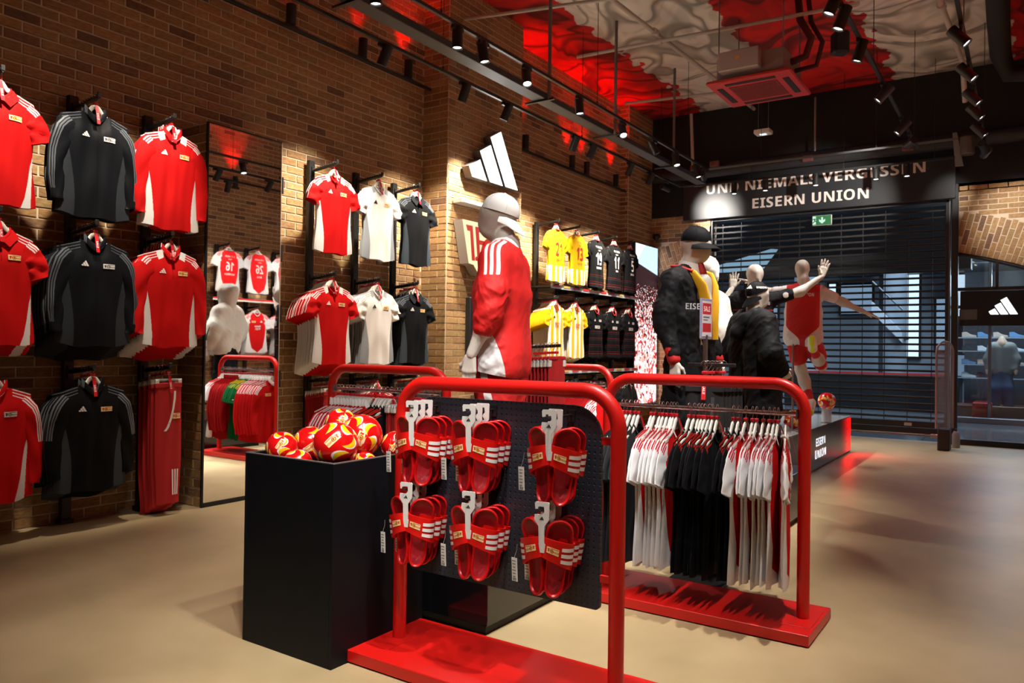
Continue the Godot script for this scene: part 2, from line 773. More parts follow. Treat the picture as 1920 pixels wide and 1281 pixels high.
func ceiling() -> void:
	# stripes of red and white sprayed panels with a painted mural of cloth folds
	var W := 512
	var H := 1024
	var im := Image.create(W, H, false, Image.FORMAT_RGB8)
	var n1 := smooth_noise(5, 1.0)
	var n2 := smooth_noise(8, 1.0)
	var n3 := smooth_noise(11, 1.0)
	var edges := [-5.15, -3.45, -1.9, -0.27]
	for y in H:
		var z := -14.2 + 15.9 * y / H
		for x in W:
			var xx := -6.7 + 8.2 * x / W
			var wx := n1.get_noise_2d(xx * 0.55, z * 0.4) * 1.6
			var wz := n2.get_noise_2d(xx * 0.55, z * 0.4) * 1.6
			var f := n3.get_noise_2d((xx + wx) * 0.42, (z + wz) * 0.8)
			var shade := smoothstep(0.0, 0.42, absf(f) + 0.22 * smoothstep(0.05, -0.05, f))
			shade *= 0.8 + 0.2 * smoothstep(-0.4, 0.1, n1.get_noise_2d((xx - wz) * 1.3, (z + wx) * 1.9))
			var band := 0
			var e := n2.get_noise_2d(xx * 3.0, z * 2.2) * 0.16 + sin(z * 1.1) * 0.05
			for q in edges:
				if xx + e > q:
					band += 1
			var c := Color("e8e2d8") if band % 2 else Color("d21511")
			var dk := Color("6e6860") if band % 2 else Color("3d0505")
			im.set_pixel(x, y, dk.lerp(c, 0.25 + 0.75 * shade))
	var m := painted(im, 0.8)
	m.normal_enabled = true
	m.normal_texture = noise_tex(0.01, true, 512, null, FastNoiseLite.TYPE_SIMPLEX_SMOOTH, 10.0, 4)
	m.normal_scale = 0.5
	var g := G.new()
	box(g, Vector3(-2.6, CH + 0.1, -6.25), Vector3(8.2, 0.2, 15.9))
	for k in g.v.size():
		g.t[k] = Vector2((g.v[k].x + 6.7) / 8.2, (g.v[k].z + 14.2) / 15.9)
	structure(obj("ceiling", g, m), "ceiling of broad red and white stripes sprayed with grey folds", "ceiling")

func mall() -> void:
	var tile := flat(Color("6a7076"), 0.12, 0.0, 0.6)
	var pale := flat(Color("98a4ae"), 0.7)
	var grey := flat(Color("4b535b"), 0.6)
	var dark := flat(Color("1a1e23"), 0.6)
	var f := base("floor")
	structure(f, "polished grey tile floor of the mall beyond the shutter", "floor")
	for i in 9:
		for k in 8:
			var g := G.new()
			box(g, Vector3(-8.2 + i * 1.5, -0.05, -14.75 - k * 1.5 - 0.1), Vector3(1.488, 0.1, 1.488), 0.004)
			obj("floor_tile", g, tile, f)
	var bg := G.new()
	box(bg, Vector3(-3, -0.11, -20.5), Vector3(16, 0.1, 14))
	obj("grout_bed", bg, dark, f)
	var w := base("wall_mall")
	structure(w, "far wall of the mall in grey panels seen through the shutter", "wall")
	slab(w, "wall_core", Vector3(-3, 3.5, -26.2), Vector3(16, 7, 0.3), grey)
	for k in 6:
		var g := G.new()
		box(g, Vector3(-9 + k * 2.1, 1.95, -25.98), Vector3(1.95, 3.9, 0.12), 0.01)
		obj("wall_panel", g, pale, w)
	slab(w, "upper_band", Vector3(-3, 4.9, -25.0), Vector3(16, 2.2, 2.0), dark)
	slab(w, "bulkhead", Vector3(-4.2, 5.0, -17.0), Vector3(6.6, 3.9, 0.4), dark)
	slab(w, "side_wall", Vector3(-11, 3.5, -20), Vector3(0.3, 7, 12.4), grey)
	slab(w, "side_wall", Vector3(5.2, 3.5, -20), Vector3(0.3, 7, 12.4), grey)
	var c := base("ceiling")
	structure(c, "dark ceiling of the mall", "ceiling")
	slab(c, "ceiling_panel", Vector3(-3, 7.1, -20.3), Vector3(16.5, 0.2, 12.2), dark)
	# windows that let the day in
	var lit := glow(Color(0.80, 0.91, 1.0), 1.25)
	var soft := glow(Color(0.62, 0.76, 0.9), 0.5)
	var nw := 1
	for q in [[-3.02, 2.55, 0.62, 2.5, lit, "tall white daylight window in the far mall wall by the staircase"], [-4.45, 3.1, 0.9, 0.9, soft, "small square pale window in the far mall wall"], [-5.15, 3.35, 0.2, 0.5, lit, "narrow bright window beside the square pale one in the mall"], [-7.5, 2.9, 1.3, 1.1, soft, "broad pale window far across the mall behind the hooded figures"], [-2.0, 2.3, 0.5, 1.5, soft, "pale window behind the security gate in the far mall wall"], [-1.72, 3.3, 0.5, 0.9, lit, "bright upper window next to the neighbouring shop"], [-1.72, 2.65, 0.5, 0.22, lit, "low bright light strip window next to the neighbouring shop"], [-1.72, 1.1, 0.5, 0.6, soft, "pale lower window next to the neighbouring shop"]]:
		var o := base("window")
		o.name = "window_%d" % nw
		nw += 1
		structure(o, q[5], "window")
		slab(o, "window_pane", Vector3(q[0], q[1], -25.86), Vector3(q[2], q[3], 0.04), q[4])
		var fr := G.new()
		for s in [-1, 1]:
			box(fr, Vector3(q[0] + s * (q[2] / 2 + 0.03), q[1], -25.85), Vector3(0.06, q[3] + 0.12, 0.1))
			box(fr, Vector3(q[0], q[1] + s * (q[3] / 2 + 0.03), -25.85), Vector3(q[2], 0.06, 0.1))
		obj("window_frame", fr, dark, o)
	var day := base("window")
	day.name = "window_%d" % nw
	structure(day, "sloping bright skylight high in the mall seen through the shutter", "window")
	var sg := G.new()
	sg.face([Vector3(-5.75, 3.16, -16.78), Vector3(-4.75, 3.22, -16.78), Vector3(-4.45, 3.62, -16.78), Vector3(-4.6, 3.64, -16.78), Vector3(-5.75, 3.34, -16.78)])
	obj("window_pane", sg, glow(Color(0.62, 0.8, 0.92), 0.55), day)
	# round columns and a flight of stairs
	for k in 3:
		var o := base("pillar")
		structure(o, ["grey mall column behind the spread-armed mannequin", "grey mall column behind the middle of the shutter", "grey mall column by the security gate"][k], "column")
		var g := G.new()
		lathe(g, [Vector2(0.3, 0), Vector2(0.3, 6.9)], 24, Transform3D(Basis(), Vector3([-5.2, -3.05, -1.05][k], 0, [-22.5, -23.5, -24.5][k])))
		obj("shaft", g, pale, o)
		g = G.new()
		lathe(g, [Vector2(0.34, 0), Vector2(0.34, 0.15), Vector2(0.3, 0.17)], 24, Transform3D(Basis(), Vector3([-5.2, -3.05, -1.05][k], 0, [-22.5, -23.5, -24.5][k])))
		obj("plinth", g, dark, o)
	var st := thing("staircase", "pale sloping staircase side in the mall behind the shutter", "staircase")
	var g := G.new()
	extrude(g, PackedVector2Array([Vector2(-3.56, 2.55), Vector2(-2.8, 1.72), Vector2(-2.8, 2.0), Vector2(-3.56, 2.84)]), -23.2, -22.9)
	obj("stringer", g, flat(Color("c6d0d8"), 0.5), st)
	g = G.new()
	for k in 8:
		box(g, Vector3(-3.5 + k * 0.1, 2.6 - k * 0.11, -23.5), Vector3(0.12, 0.04, 0.6))
	obj("tread", g, grey, st)
	g = G.new()
	tube(g, [Vector3(-3.56, 3.4, -23.0), Vector3(-2.8, 2.6, -23.0)], 0.03, 8)
	obj("handrail", g, M.steel, st)
	# bench-like low block with a red line of light
	var bk := thing("counter", "low dark counter with a red strip in the mall beyond the shutter", "counter")
	g = G.new()
	box(g, Vector3(-3.4, 0.45, -21.5), Vector3(4.0, 0.9, 0.8), 0.02)
	obj("body", g, dark, bk)
	g = G.new()
	box(g, Vector3(-3.4, 0.92, -21.08), Vector3(4.0, 0.04, 0.02))
	obj("red_strip", g, glow(Color(0.7, 0.04, 0.05), 0.5), bk)
	shop_across(dark, pale)


func shop_across(dark: Material, pale: Material) -> void:
	# the shop on the other side of the mall with its lit mark
	var zf := -18.6
	var sx := -1.2
	var o := thing("shop_facade", "neighbouring shop front with glazing and steel posts across the mall", "shop front")
	var g := G.new()
	box(g, Vector3(sx + 1.9, 3.6, zf - 0.1), Vector3(4.0, 0.5, 0.3), 0.01)
	box(g, Vector3(sx + 1.9, 0.06, zf - 0.1), Vector3(4.0, 0.12, 0.3), 0.01)
	for k in 3:
		box(g, Vector3(sx + [-0.12, 0.55, 2.4][k], 1.8, zf), Vector3(0.06, 3.6, 0.08), 0.004)
	obj("frame", g, M.steel, o)
	g = G.new()
	box(g, Vector3(sx + 1.9, 1.75, zf - 3.4), Vector3(4.0, 3.5, 0.1))
	box(g, Vector3(sx + 1.9, 3.5, zf - 1.7), Vector3(4.0, 0.1, 3.4))
	box(g, Vector3(sx + 3.9, 1.75, zf - 1.7), Vector3(0.1, 3.5, 3.4))
	box(g, Vector3(sx + 1.9, 0.0, zf - 1.7), Vector3(4.0, 0.05, 3.4))
	obj("interior", g, flat(Color("39424b"), 0.7), o)
	slab(o, "pane", Vector3(sx + 0.2, 1.8, zf), Vector3(0.62, 3.4, 0.02), M.glass)
	slab(o, "pane", Vector3(sx + 1.5, 1.8, zf), Vector3(1.75, 3.4, 0.02), M.glass)
	var l := OmniLight3D.new()
	l.name = "shop_light"
	l.position = Vector3(sx + 0.9, 3.0, zf - 0.25)
	l.light_energy = 5.0
	l.light_color = Color(0.8, 0.92, 1.0)
	l.light_size = 0.2
	l.omni_range = 20
	l.omni_attenuation = 2
	l.shadow_enabled = true
	o.add_child(l)
	var lm := G.new()
	box(lm, Vector3(sx + 0.9, 3.4, zf - 0.4), Vector3(0.8, 0.04, 0.3))
	obj("ceiling_lamp", lm, glow(Color(0.85, 0.94, 1), 1.5), o)
	# sign board
	var s := thing("shop_sign", "black sign board with a white lit three-bar mark over the neighbouring window", "sign")
	g = G.new()
	box(g, Vector3(sx + 0.75, 2.38, zf + 0.1), Vector3(1.45, 0.72, 0.1), 0.01)
	obj("board", g, flat(Color("060708"), 0.5, 0.0, 0.2), s)
	for b in three_bars(0.36):
		g = G.new()
		extrude(g, b, 0, 0.02, Transform3D(Basis(), Vector3(sx + 0.78, 2.42, zf + 0.15)))
		obj("logo_bar", g, glow(Color(1, 1, 1), 2.2), s)
	# shelves with shoes
	var sh := thing("shoe_rack", "glass shelves of trainers inside the neighbouring shop window", "shelf")
	for k in 4:
		slab(sh, "shelf_board", Vector3(sx + 1.0, 0.9 + k * 0.3, zf - 1.5), Vector3(2.6, 0.02, 0.35), pale)
	for k in 4:
		for j in 7:
			var b := G.new()
			var c: Color = [Color("d8dde0"), Color("5a86b0"), Color("30343a"), Color("b9a89a")][(k + j * 2) % 4]
			extrude(b, PackedVector2Array([Vector2(-0.14, 0), Vector2(0.14, 0), Vector2(0.14, 0.04), Vector2(0.02, 0.07), Vector2(-0.05, 0.12), Vector2(-0.14, 0.11)]), -0.045, 0.045, Transform3D(Basis(), Vector3(sx + 0.1 + j * 0.3, 0.912 + k * 0.3, zf - 1.5)), 0.012)
			tag(obj(numbered("trainer"), b, flat(c, 0.6)), "%s trainer, %s from the door post on the %s glass shelf across the mall" % [["white", "blue", "black", "brown"][(k + j * 2) % 4], ordinal(j), ["lowest", "second", "third", "top"][k]], "shoe", "trainers in the neighbouring shop")
	# plinth with red end
	var p := thing("display_plinth", "low display plinth with red end under the clothed figure across the mall", "plinth")
	g = G.new()
	box(g, Vector3(sx + 0.9, 0.2, zf - 0.7), Vector3(2.0, 0.3, 0.8), 0.01)
	obj("body", g, flat(Color("4a2a28"), 0.5), p)
	g = G.new()
	box(g, Vector3(sx + 0.42, 0.24, zf - 0.5), Vector3(0.35, 0.36, 0.9), 0.01)
	obj("red_end", g, flat(Color("9c1013"), 0.4), p)
	# clothed figure
	var d := thing("mannequin", "headless mannequin in dark top and blue jeans in the neighbouring shop window", "mannequin", Vector3(sx + 0.75, 0.35, zf - 0.5))
	obj("body", blob([[Vector3(0, 1.32, 0), Vector3(0, 1.42, 0), 0.06, 0.05], [Vector3(0.24, 0.78, 0.06), Vector3(0.25, 0.68, 0.1), 0.04, 0.03], [Vector3(-0.24, 0.78, 0.06), Vector3(-0.25, 0.68, 0.1), 0.04, 0.03], [Vector3(0, 0.8, 0), Vector3(0, 1.3, 0), 0.08, 0.08], [Vector3(0, 1.28, 0), Vector3(0.2, 1.2, 0), 0.05, 0.045], [Vector3(0.2, 1.2, 0), Vector3(0.24, 0.78, 0.06), 0.04, 0.03], [Vector3(0, 1.28, 0), Vector3(-0.2, 1.2, 0), 0.05, 0.045], [Vector3(-0.2, 1.2, 0), Vector3(-0.24, 0.78, 0.06), 0.04, 0.03]], 0.025, 30).g(), flat(Color("c2a58c"), 0.5), d)
	obj("sweater", blob([[Vector3(-0.1, 1.22, 0), Vector3(-0.09, 0.72, 0), 0.12, 0.12], [Vector3(0.1, 1.22, 0), Vector3(0.09, 0.72, 0), 0.12, 0.12], [Vector3(0.17, 1.24, 0), Vector3(0.25, 0.98, 0), 0.085, 0.075], [Vector3(0.25, 0.98, 0), Vector3(0.24, 0.78, 0.06), 0.075, 0.06], [Vector3(-0.17, 1.24, 0), Vector3(-0.25, 0.98, 0), 0.085, 0.075], [Vector3(-0.25, 0.98, 0), Vector3(-0.24, 0.78, 0.06), 0.075, 0.06]], 0.025, 30).g(), flat(Color("7a7d7a"), 0.85), d)
	obj("jeans", blob([[Vector3(-0.08, 0.72, 0), Vector3(-0.11, 0.38, 0.02), 0.115, 0.1], [Vector3(-0.11, 0.38, 0.02), Vector3(-0.13, 0.04, 0), 0.1, 0.1], [Vector3(0.08, 0.72, 0), Vector3(0.11, 0.38, 0.02), 0.115, 0.1], [Vector3(0.11, 0.38, 0.02), Vector3(0.13, 0.04, 0), 0.1, 0.1]], 0.025, 30).g(), flat(Color("3c5573"), 0.85), d)

# ---------------------------------------------------------------- smooth bodies: capsules joined by a smooth minimum, meshed as surface nets
class Blob:
	var v := PackedVector3Array()
	var i := PackedInt32Array()   # counter-clockwise from outside
	func g() -> G:
		var o := G.new()
		for p in v:
			o.add(p)
		for k in range(0, i.size(), 3):
			o.tri(i[k], i[k + 1], i[k + 2])
		return o
	func normals() -> PackedVector3Array:
		var n := PackedVector3Array()
		n.resize(v.size())
		for k in range(0, i.size(), 3):
			var a := v[i[k]]
			var c := (v[i[k + 1]] - a).cross(v[i[k + 2]] - a)
			n[i[k]] += c
			n[i[k + 1]] += c
			n[i[k + 2]] += c
		for k in n.size():
			n[k] = n[k].normalized()
		return n
	func ripple(amount: Callable) -> Blob:   # pushes each point along its normal
		var n := normals()
		for k in v.size():
			v[k] += n[k] * amount.call(v[k], n[k])
		return self
	func cut(f: Callable) -> Array:   # [where f < 0, where f >= 0], split exactly along f = 0
		var o := [G.new(), G.new()]
		var nn := normals()
		var val := PackedFloat32Array()
		for k in v.size():
			val.append(f.call(v[k], nn[k]))
		var maps := [{}, {}]
		var get_v := func(s: int, key, p: Vector3) -> int:
			if not maps[s].has(key):
				maps[s][key] = o[s].add(p)
			return maps[s][key]
		for k in range(0, i.size(), 3):
			for s in 2:
				var ids := []
				for j in 3:
					var a := i[k + j]
					var b := i[k + (j + 1) % 3]
					var ina := (val[a] < 0) == (s == 0)
					var inb := (val[b] < 0) == (s == 0)
					if ina:
						ids.append(get_v.call(s, a, v[a]))
					if ina != inb:
						var key := "%d_%d" % [mini(a, b), maxi(a, b)]
						ids.append(get_v.call(s, key, v[a].lerp(v[b], val[a] / (val[a] - val[b]))))
				for j in range(1, ids.size() - 1):
					o[s].tri(ids[0], ids[j], ids[j + 1])
		return o


# bones: [a, b, radius at a, radius at b] and optionally a flattening Vector3 (scale of space, >1 makes thinner)
func blob(bones: Array, cell: float, k := 40.0) -> Blob:
	var lo := Vector3(1e9, 1e9, 1e9)
	var hi := -lo
	for b in bones:
		var r := maxf(b[2], b[3]) + cell * 3
		lo = lo.min((b[0] as Vector3).min(b[1]) - Vector3.ONE * r)
		hi = hi.max((b[0] as Vector3).max(b[1]) + Vector3.ONE * r)
	var nx := int((hi.x - lo.x) / cell) + 2
	var ny := int((hi.y - lo.y) / cell) + 2
	var nz := int((hi.z - lo.z) / cell) + 2
	var s := PackedFloat32Array()
	s.resize(nx * ny * nz)
	for b in bones:
		var a: Vector3 = b[0]
		var d: Vector3 = b[1] - a
		var sq: Vector3 = b[4] if b.size() > 4 else Vector3.ONE
		var ds := d * sq
		var dd := maxf(ds.length_squared(), 1e-9)
		var ra: float = b[2]
		var rb: float = b[3]
		var r := maxf(ra, rb) + maxf(cell * 2.5, 3.0 / k)
		var i0 := Vector3i(((a.min(b[1]) - Vector3.ONE * r - lo) / cell).floor()).max(Vector3i.ZERO)
		var i1 := Vector3i(((a.max(b[1]) + Vector3.ONE * r - lo) / cell).ceil()).min(Vector3i(nx - 1, ny - 1, nz - 1))
		for z in range(i0.z, i1.z + 1):
			for y in range(i0.y, i1.y + 1):
				var at := (z * ny + y) * nx
				var p := Vector3(lo.x + i0.x * cell, lo.y + y * cell, lo.z + z * cell) - a
				for x in range(i0.x, i1.x + 1):
					var q := p * sq
					var t := clampf(q.dot(ds) / dd, 0.0, 1.0)
					var dist := (q - ds * t).length() - (ra + (rb - ra) * t)
					if dist < r:
						s[at + x] += exp(-k * dist)
					p.x += cell
	# surface nets: inside where s > 1
	var out := Blob.new()
	var ids := PackedInt32Array()
	ids.resize(nx * ny * nz)
	ids.fill(-1)
	var sx := 1
	var sy := nx
	var sz := nx * ny
	var offs := [0, sx, sy, sx + sy, sz, sx + sz, sy + sz, sx + sy + sz]
	var ed := [[0, 1], [2, 3], [4, 5], [6, 7], [0, 2], [1, 3], [4, 6], [5, 7], [0, 4], [1, 5], [2, 6], [3, 7]]
	for z in nz - 1:
		for y in ny - 1:
			var at := (z * ny + y) * nx
			for x in nx - 1:
				var c := at + x
				var m := 0
				if s[c] > 1.0: m |= 1
				if s[c + sx] > 1.0: m |= 2
				if s[c + sy] > 1.0: m |= 4
				if s[c + sx + sy] > 1.0: m |= 8
				if s[c + sz] > 1.0: m |= 16
				if s[c + sx + sz] > 1.0: m |= 32
				if s[c + sy + sz] > 1.0: m |= 64
				if s[c + sx + sy + sz] > 1.0: m |= 128
				if m == 0 or m == 255:
					continue
				var sum := Vector3.ZERO
				var n := 0
				for e in ed:
					var ia: bool = m & (1 << e[0])
					var ib: bool = m & (1 << e[1])
					if ia != ib:
						var va := log(maxf(s[c + offs[e[0]]], 1e-12))
						var vb := log(maxf(s[c + offs[e[1]]], 1e-12))
						va = maxf(va, -k * cell * 2)
						vb = maxf(vb, -k * cell * 2)
						var t := va / (va - vb)
						var pa := Vector3(e[0] & 1, (e[0] >> 1) & 1, e[0] >> 2)
						var pb := Vector3(e[1] & 1, (e[1] >> 1) & 1, e[1] >> 2)
						sum += pa.lerp(pb, t)
						n += 1
				ids[c] = out.v.size()
				out.v.append(lo + (Vector3(x, y, z) + sum / n) * cell)
	for z in range(1, nz - 1):
		for y in range(1, ny - 1):
			var at := (z * ny + y) * nx
			for x in range(1, nx - 1):
				var c := at + x
				var a := s[c] > 1.0
				for ax in 3:
					var st: int = [sx, sy, sz][ax]
					if a == (s[c + st] > 1.0):
						continue
					var u: int = [sy, sz, sx][ax]
					var w: int = [sz, sx, sy][ax]
					var q := [ids[c - u - w], ids[c - w], ids[c], ids[c - u]]
					if q.min() < 0:
						continue
					if not a:
						q.reverse()
					out.i.append_array([q[0], q[1], q[2], q[0], q[2], q[3]])
	return out

# ---------------------------------------------------------------- wall fittings
const COL_A := [-2.39, -3.05, -3.67, -5.47, -6.12, -6.74]
const COL_C := [-9.93, -10.57, -11.22, -11.87, -12.5]

func ordinal(k: int) -> String:
	return ["first", "second", "third", "fourth", "fifth", "sixth", "seventh", "eighth", "ninth", "tenth", "eleventh", "twelfth", "thirteenth", "fourteenth", "fifteenth", "sixteenth", "seventeenth", "eighteenth"][k]


func upright(z: float, rows: Array, side: float, label: String, group: String, wall := LW) -> void:   # side: +1 on the left wall
	var t := thing("display_upright", label, "upright", Vector3(wall + side * 0.07, 0, z), group)
	var g := G.new()
	box(g, Vector3(0, 1.68, 0), Vector3(0.05, 3.36, 0.075), 0.004)
	for k in 26:
		box(g, Vector3(side * 0.026, 0.3 + k * 0.115, 0), Vector3(0.003, 0.05, 0.012))
	obj("post", g, M.black_metal, t)
	g = G.new()
	box(g, Vector3(0, 0.02, 0), Vector3(0.09, 0.04, 0.1), 0.004)
	obj("foot", g, M.black_metal, t)
	for y in rows:
		g = G.new()
		tube(g, [Vector3(side * 0.02, y - 0.05, 0), Vector3(side * 0.40, y - 0.012, 0)], 0.016, 4, true, Vector2(1, 1.2))
		box(g, Vector3(side * 0.03, y - 0.06, 0), Vector3(0.02, 0.11, 0.035), 0.003)
		for k in 8:
			box(g, Vector3(side * (0.12 + k * 0.036), y - 0.024 + k * 0.0036, 0), Vector3(0.006, 0.008, 0.03))
		box(g, Vector3(side * 0.40, y + 0.002, 0), Vector3(0.012, 0.04, 0.03), 0.003)
		obj("display_arm", g, M.black_metal, t)


func fittings() -> void:
	var names := ["beside the frame edge with red polo shirts", "behind the black jackets before the mirror", "before the mirror behind the red training tops", "just beyond the mirror behind the red tees", "beyond the mirror behind the white tees", "beside the inner brick corner behind the black tees"]
	for k in 6:
		upright(COL_A[k], [3.3, 2.33, 1.24] if k < 3 else [3.3, 2.17, 1.1], 1, "black slotted wall upright " + names[k], "slotted uprights on the near brick wall")
	upright(-1.75, [3.3, 2.33, 1.24], 1, "black slotted wall upright outside the frame before the red polos", "slotted uprights on the near brick wall")
	for k in 5:
		upright(COL_C[k], [3.36, 2.2, 0.95], 1, "black slotted wall upright, %s in the jersey section counted from the bar sign" % ordinal(k), "slotted uprights behind the jerseys")
	for k in 4:
		upright(-9.1 - k * 0.68, [3.36, 2.2, 0.95], -1, "black slotted wall upright, %s seen in the mirror from its brick edge" % ordinal(k), "slotted uprights on the mirrored wall", RW)
	# shelves of the jersey section
	for k in 2:
		var y: float = [2.38, 1.09][k]
		var t := thing("wall_shelf", ["black shelf with coloured price strip under the numbered jersey backs", "black shelf with pale strip below the hanging jersey fronts"][k], "shelf", Vector3(0, 0, 0), "shelves of the jersey section")
		var g := G.new()
		box(g, Vector3(-6.09, y - 0.02, -11.35), Vector3(0.36, 0.025, 3.1), 0.003)
		obj("board", g, M.black_metal, t)
		for c in COL_C:
			g = G.new()
			box(g, Vector3(-6.09, y - 0.06, c), Vector3(0.34, 0.06, 0.012))
			obj("bracket", g, M.black_metal, t)
		g = G.new()
		box(g, Vector3(-5.905, y - 0.02, -11.35), Vector3(0.008, 0.055, 3.1))
		obj("edge_strip", g, flat(Color("aeb9c4"), 0.4), t)
		for j in 10:
			g = G.new()
			box(g, Vector3(-5.899, y - 0.008, -9.95 - j * 0.31), Vector3(0.006, 0.028, 0.2))
			obj("shelf_label", g, [M.print_red, flat(Color("c9a44e"), 0.5), M.print_red][j % 3], t)
	var ts := thing("wall_shelf", "shelf with red and white price strip reflected in the mirror", "shelf")
	var g0 := G.new()
	box(g0, Vector3(RW - 0.22, 2.3, -10.3), Vector3(0.36, 0.025, 3.0), 0.003)
	obj("board", g0, M.black_metal, ts)
	g0 = G.new()
	box(g0, Vector3(RW - 0.405, 2.305, -10.3), Vector3(0.008, 0.03, 3.0))
	obj("edge_strip", g0, M.print_red, ts)
	g0 = G.new()
	box(g0, Vector3(RW - 0.405, 2.275, -10.3), Vector3(0.009, 0.028, 3.0))
	obj("edge_strip", g0, M.white, ts)
	# tall mirror on its pier
	var m := thing("wall_mirror", "tall dark-edged mirror on the brick pier between the racks of shirts", "mirror")
	var g := G.new()
	box(g, Vector3(PW - 0.010, 1.69, -4.43), Vector3(0.01, 3.32, 0.788))
	obj("glass", g, M.mirror, m)
	g = G.new()
	box(g, Vector3(PW - 0.010, 1.68, -4.033), Vector3(0.024, 3.36, 0.018), 0.002)
	box(g, Vector3(PW - 0.010, 0.02, -4.43), Vector3(0.024, 0.04, 0.8), 0.002)
	box(g, Vector3(PW - 0.010, 3.355, -4.43), Vector3(0.02, 0.012, 0.8), 0.002)
	obj("frame", g, M.black, m)
	for y in [2.95, 2.3, 1.72, 1.1]:
		g = G.new()
		box(g, Vector3(PW - 0.012, y, -4.842), Vector3(0.03, 0.16, 0.02), 0.003)
		obj("clip", g, M.black, m)
	var tr := thing("mirror_edge", "slim pale metal edge along the far side of the mirror", "edge strip")
	g = G.new()
	box(g, Vector3(PW - 0.012, 1.69, -4.829), Vector3(0.02, 3.34, 0.008))
	obj("strip", g, flat(Color("b8a898"), 0.5), tr)


# ---------------------------------------------------------------- lighting
var spot_parts := {}
func spot(at: Vector3, aim: Vector3, label: String, group: String, k: float, col := Color(1, 0.93, 0.84), angle := 24.0, up := false) -> void:
	var t := thing("track_spotlight", label, "spotlight", at, group)
	if spot_parts.is_empty():
		var g := G.new()
		box(g, Vector3(0, -0.028, 0), Vector3(0.032, 0.036, 0.16), 0.004)
		spot_parts.adapter = g.mesh(M.black_metal)
		g = G.new()
		tube(g, [Vector3(0, -0.04, 0), Vector3(0, -0.11, 0)], 0.011, 8)
		spot_parts.stem = g.mesh(M.black_metal)
		g = G.new()
		lathe(g, [Vector2(0.0, -0.20), Vector2(0.047, -0.20), Vector2(0.05, -0.197), Vector2(0.05, 0.0), Vector2(0.052, 0.003), Vector2(0.047, 0.006), Vector2(0.043, 0.0), Vector2(0.04, -0.012)], 20)
		spot_parts.head = g.mesh(M.black_metal)
		g = G.new()
		lathe(g, [Vector2(0.041, -0.012), Vector2(0.02, -0.006), Vector2(0.0, -0.004)], 20)
		spot_parts.lens = g
	var x := Transform3D(Basis(Quaternion(Vector3.UP, aim.normalized())), Vector3(0, -0.14, 0) + aim.normalized() * 0.07)
	if up:
		x.origin = Vector3(0, 0.03, 0) + aim.normalized() * 0.20
		obj("bracket", spot_parts.adapter, null, t).position.y = 0.04
	else:
		obj("adapter", spot_parts.adapter, null, t)
		obj("stem", spot_parts.stem, null, t)
	obj("head", spot_parts.head, null, t).transform = x
	if k <= 0:
		obj("lens", spot_parts.lens, M.black, t).transform = x
		return
	obj("lens", spot_parts.lens, M.red_lamp if up else M.lamp, t).transform = x
	var l := SpotLight3D.new()
	l.name = "spot_light"
	l.light_energy = k
	l.light_color = col
	l.light_size = 0.04
	l.spot_range = 30.0
	l.spot_attenuation = 2.0
	l.spot_angle = angle
	l.spot_angle_attenuation = 0.9
	l.shadow_enabled = true
	t.add_child(l, true)
	var z := -aim.normalized()
	var s := Vector3.UP.cross(z)
	if s.length() < 0.05:
		s = Vector3.RIGHT
	s = s.normalized()
	l.transform = Transform3D(Basis(s, z.cross(s), z), x.origin + aim.normalized() * 0.02)


func track(called: String, label: String, pts: Array, w := 0.036, h := 0.034, m: Material = null) -> Node3D:
	var t := thing(called, label, "lighting track")
	var g := G.new()
	for k in pts.size() - 1:
		var a: Vector3 = pts[k]
		var b: Vector3 = pts[k + 1]
		var d := b - a
		var x := Transform3D(Basis.looking_at(d.normalized(), Vector3.UP), (a + b) / 2)
		box(g, Vector3.ZERO, Vector3(w, h, d.length() + w), 0.003, x)
	obj("rail", g, m if m else M.black_metal, t)
	return t


func hang(t: Node3D, pts: Array, r := 0.004, m: Material = null) -> void:
	for p in pts:
		var g := G.new()
		tube(g, [p, Vector3(p.x, CH, p.z)], r, 6, false)
		lathe(g, [Vector2(0.0, -0.03), Vector2(r * 3, -0.03), Vector2(r * 3, 0.03), Vector2(0, 0.03)], 8, Transform3D(Basis(), p + Vector3(0, 0.02, 0)))
		obj("suspension_rod", g, m if m else M.black_metal, t)


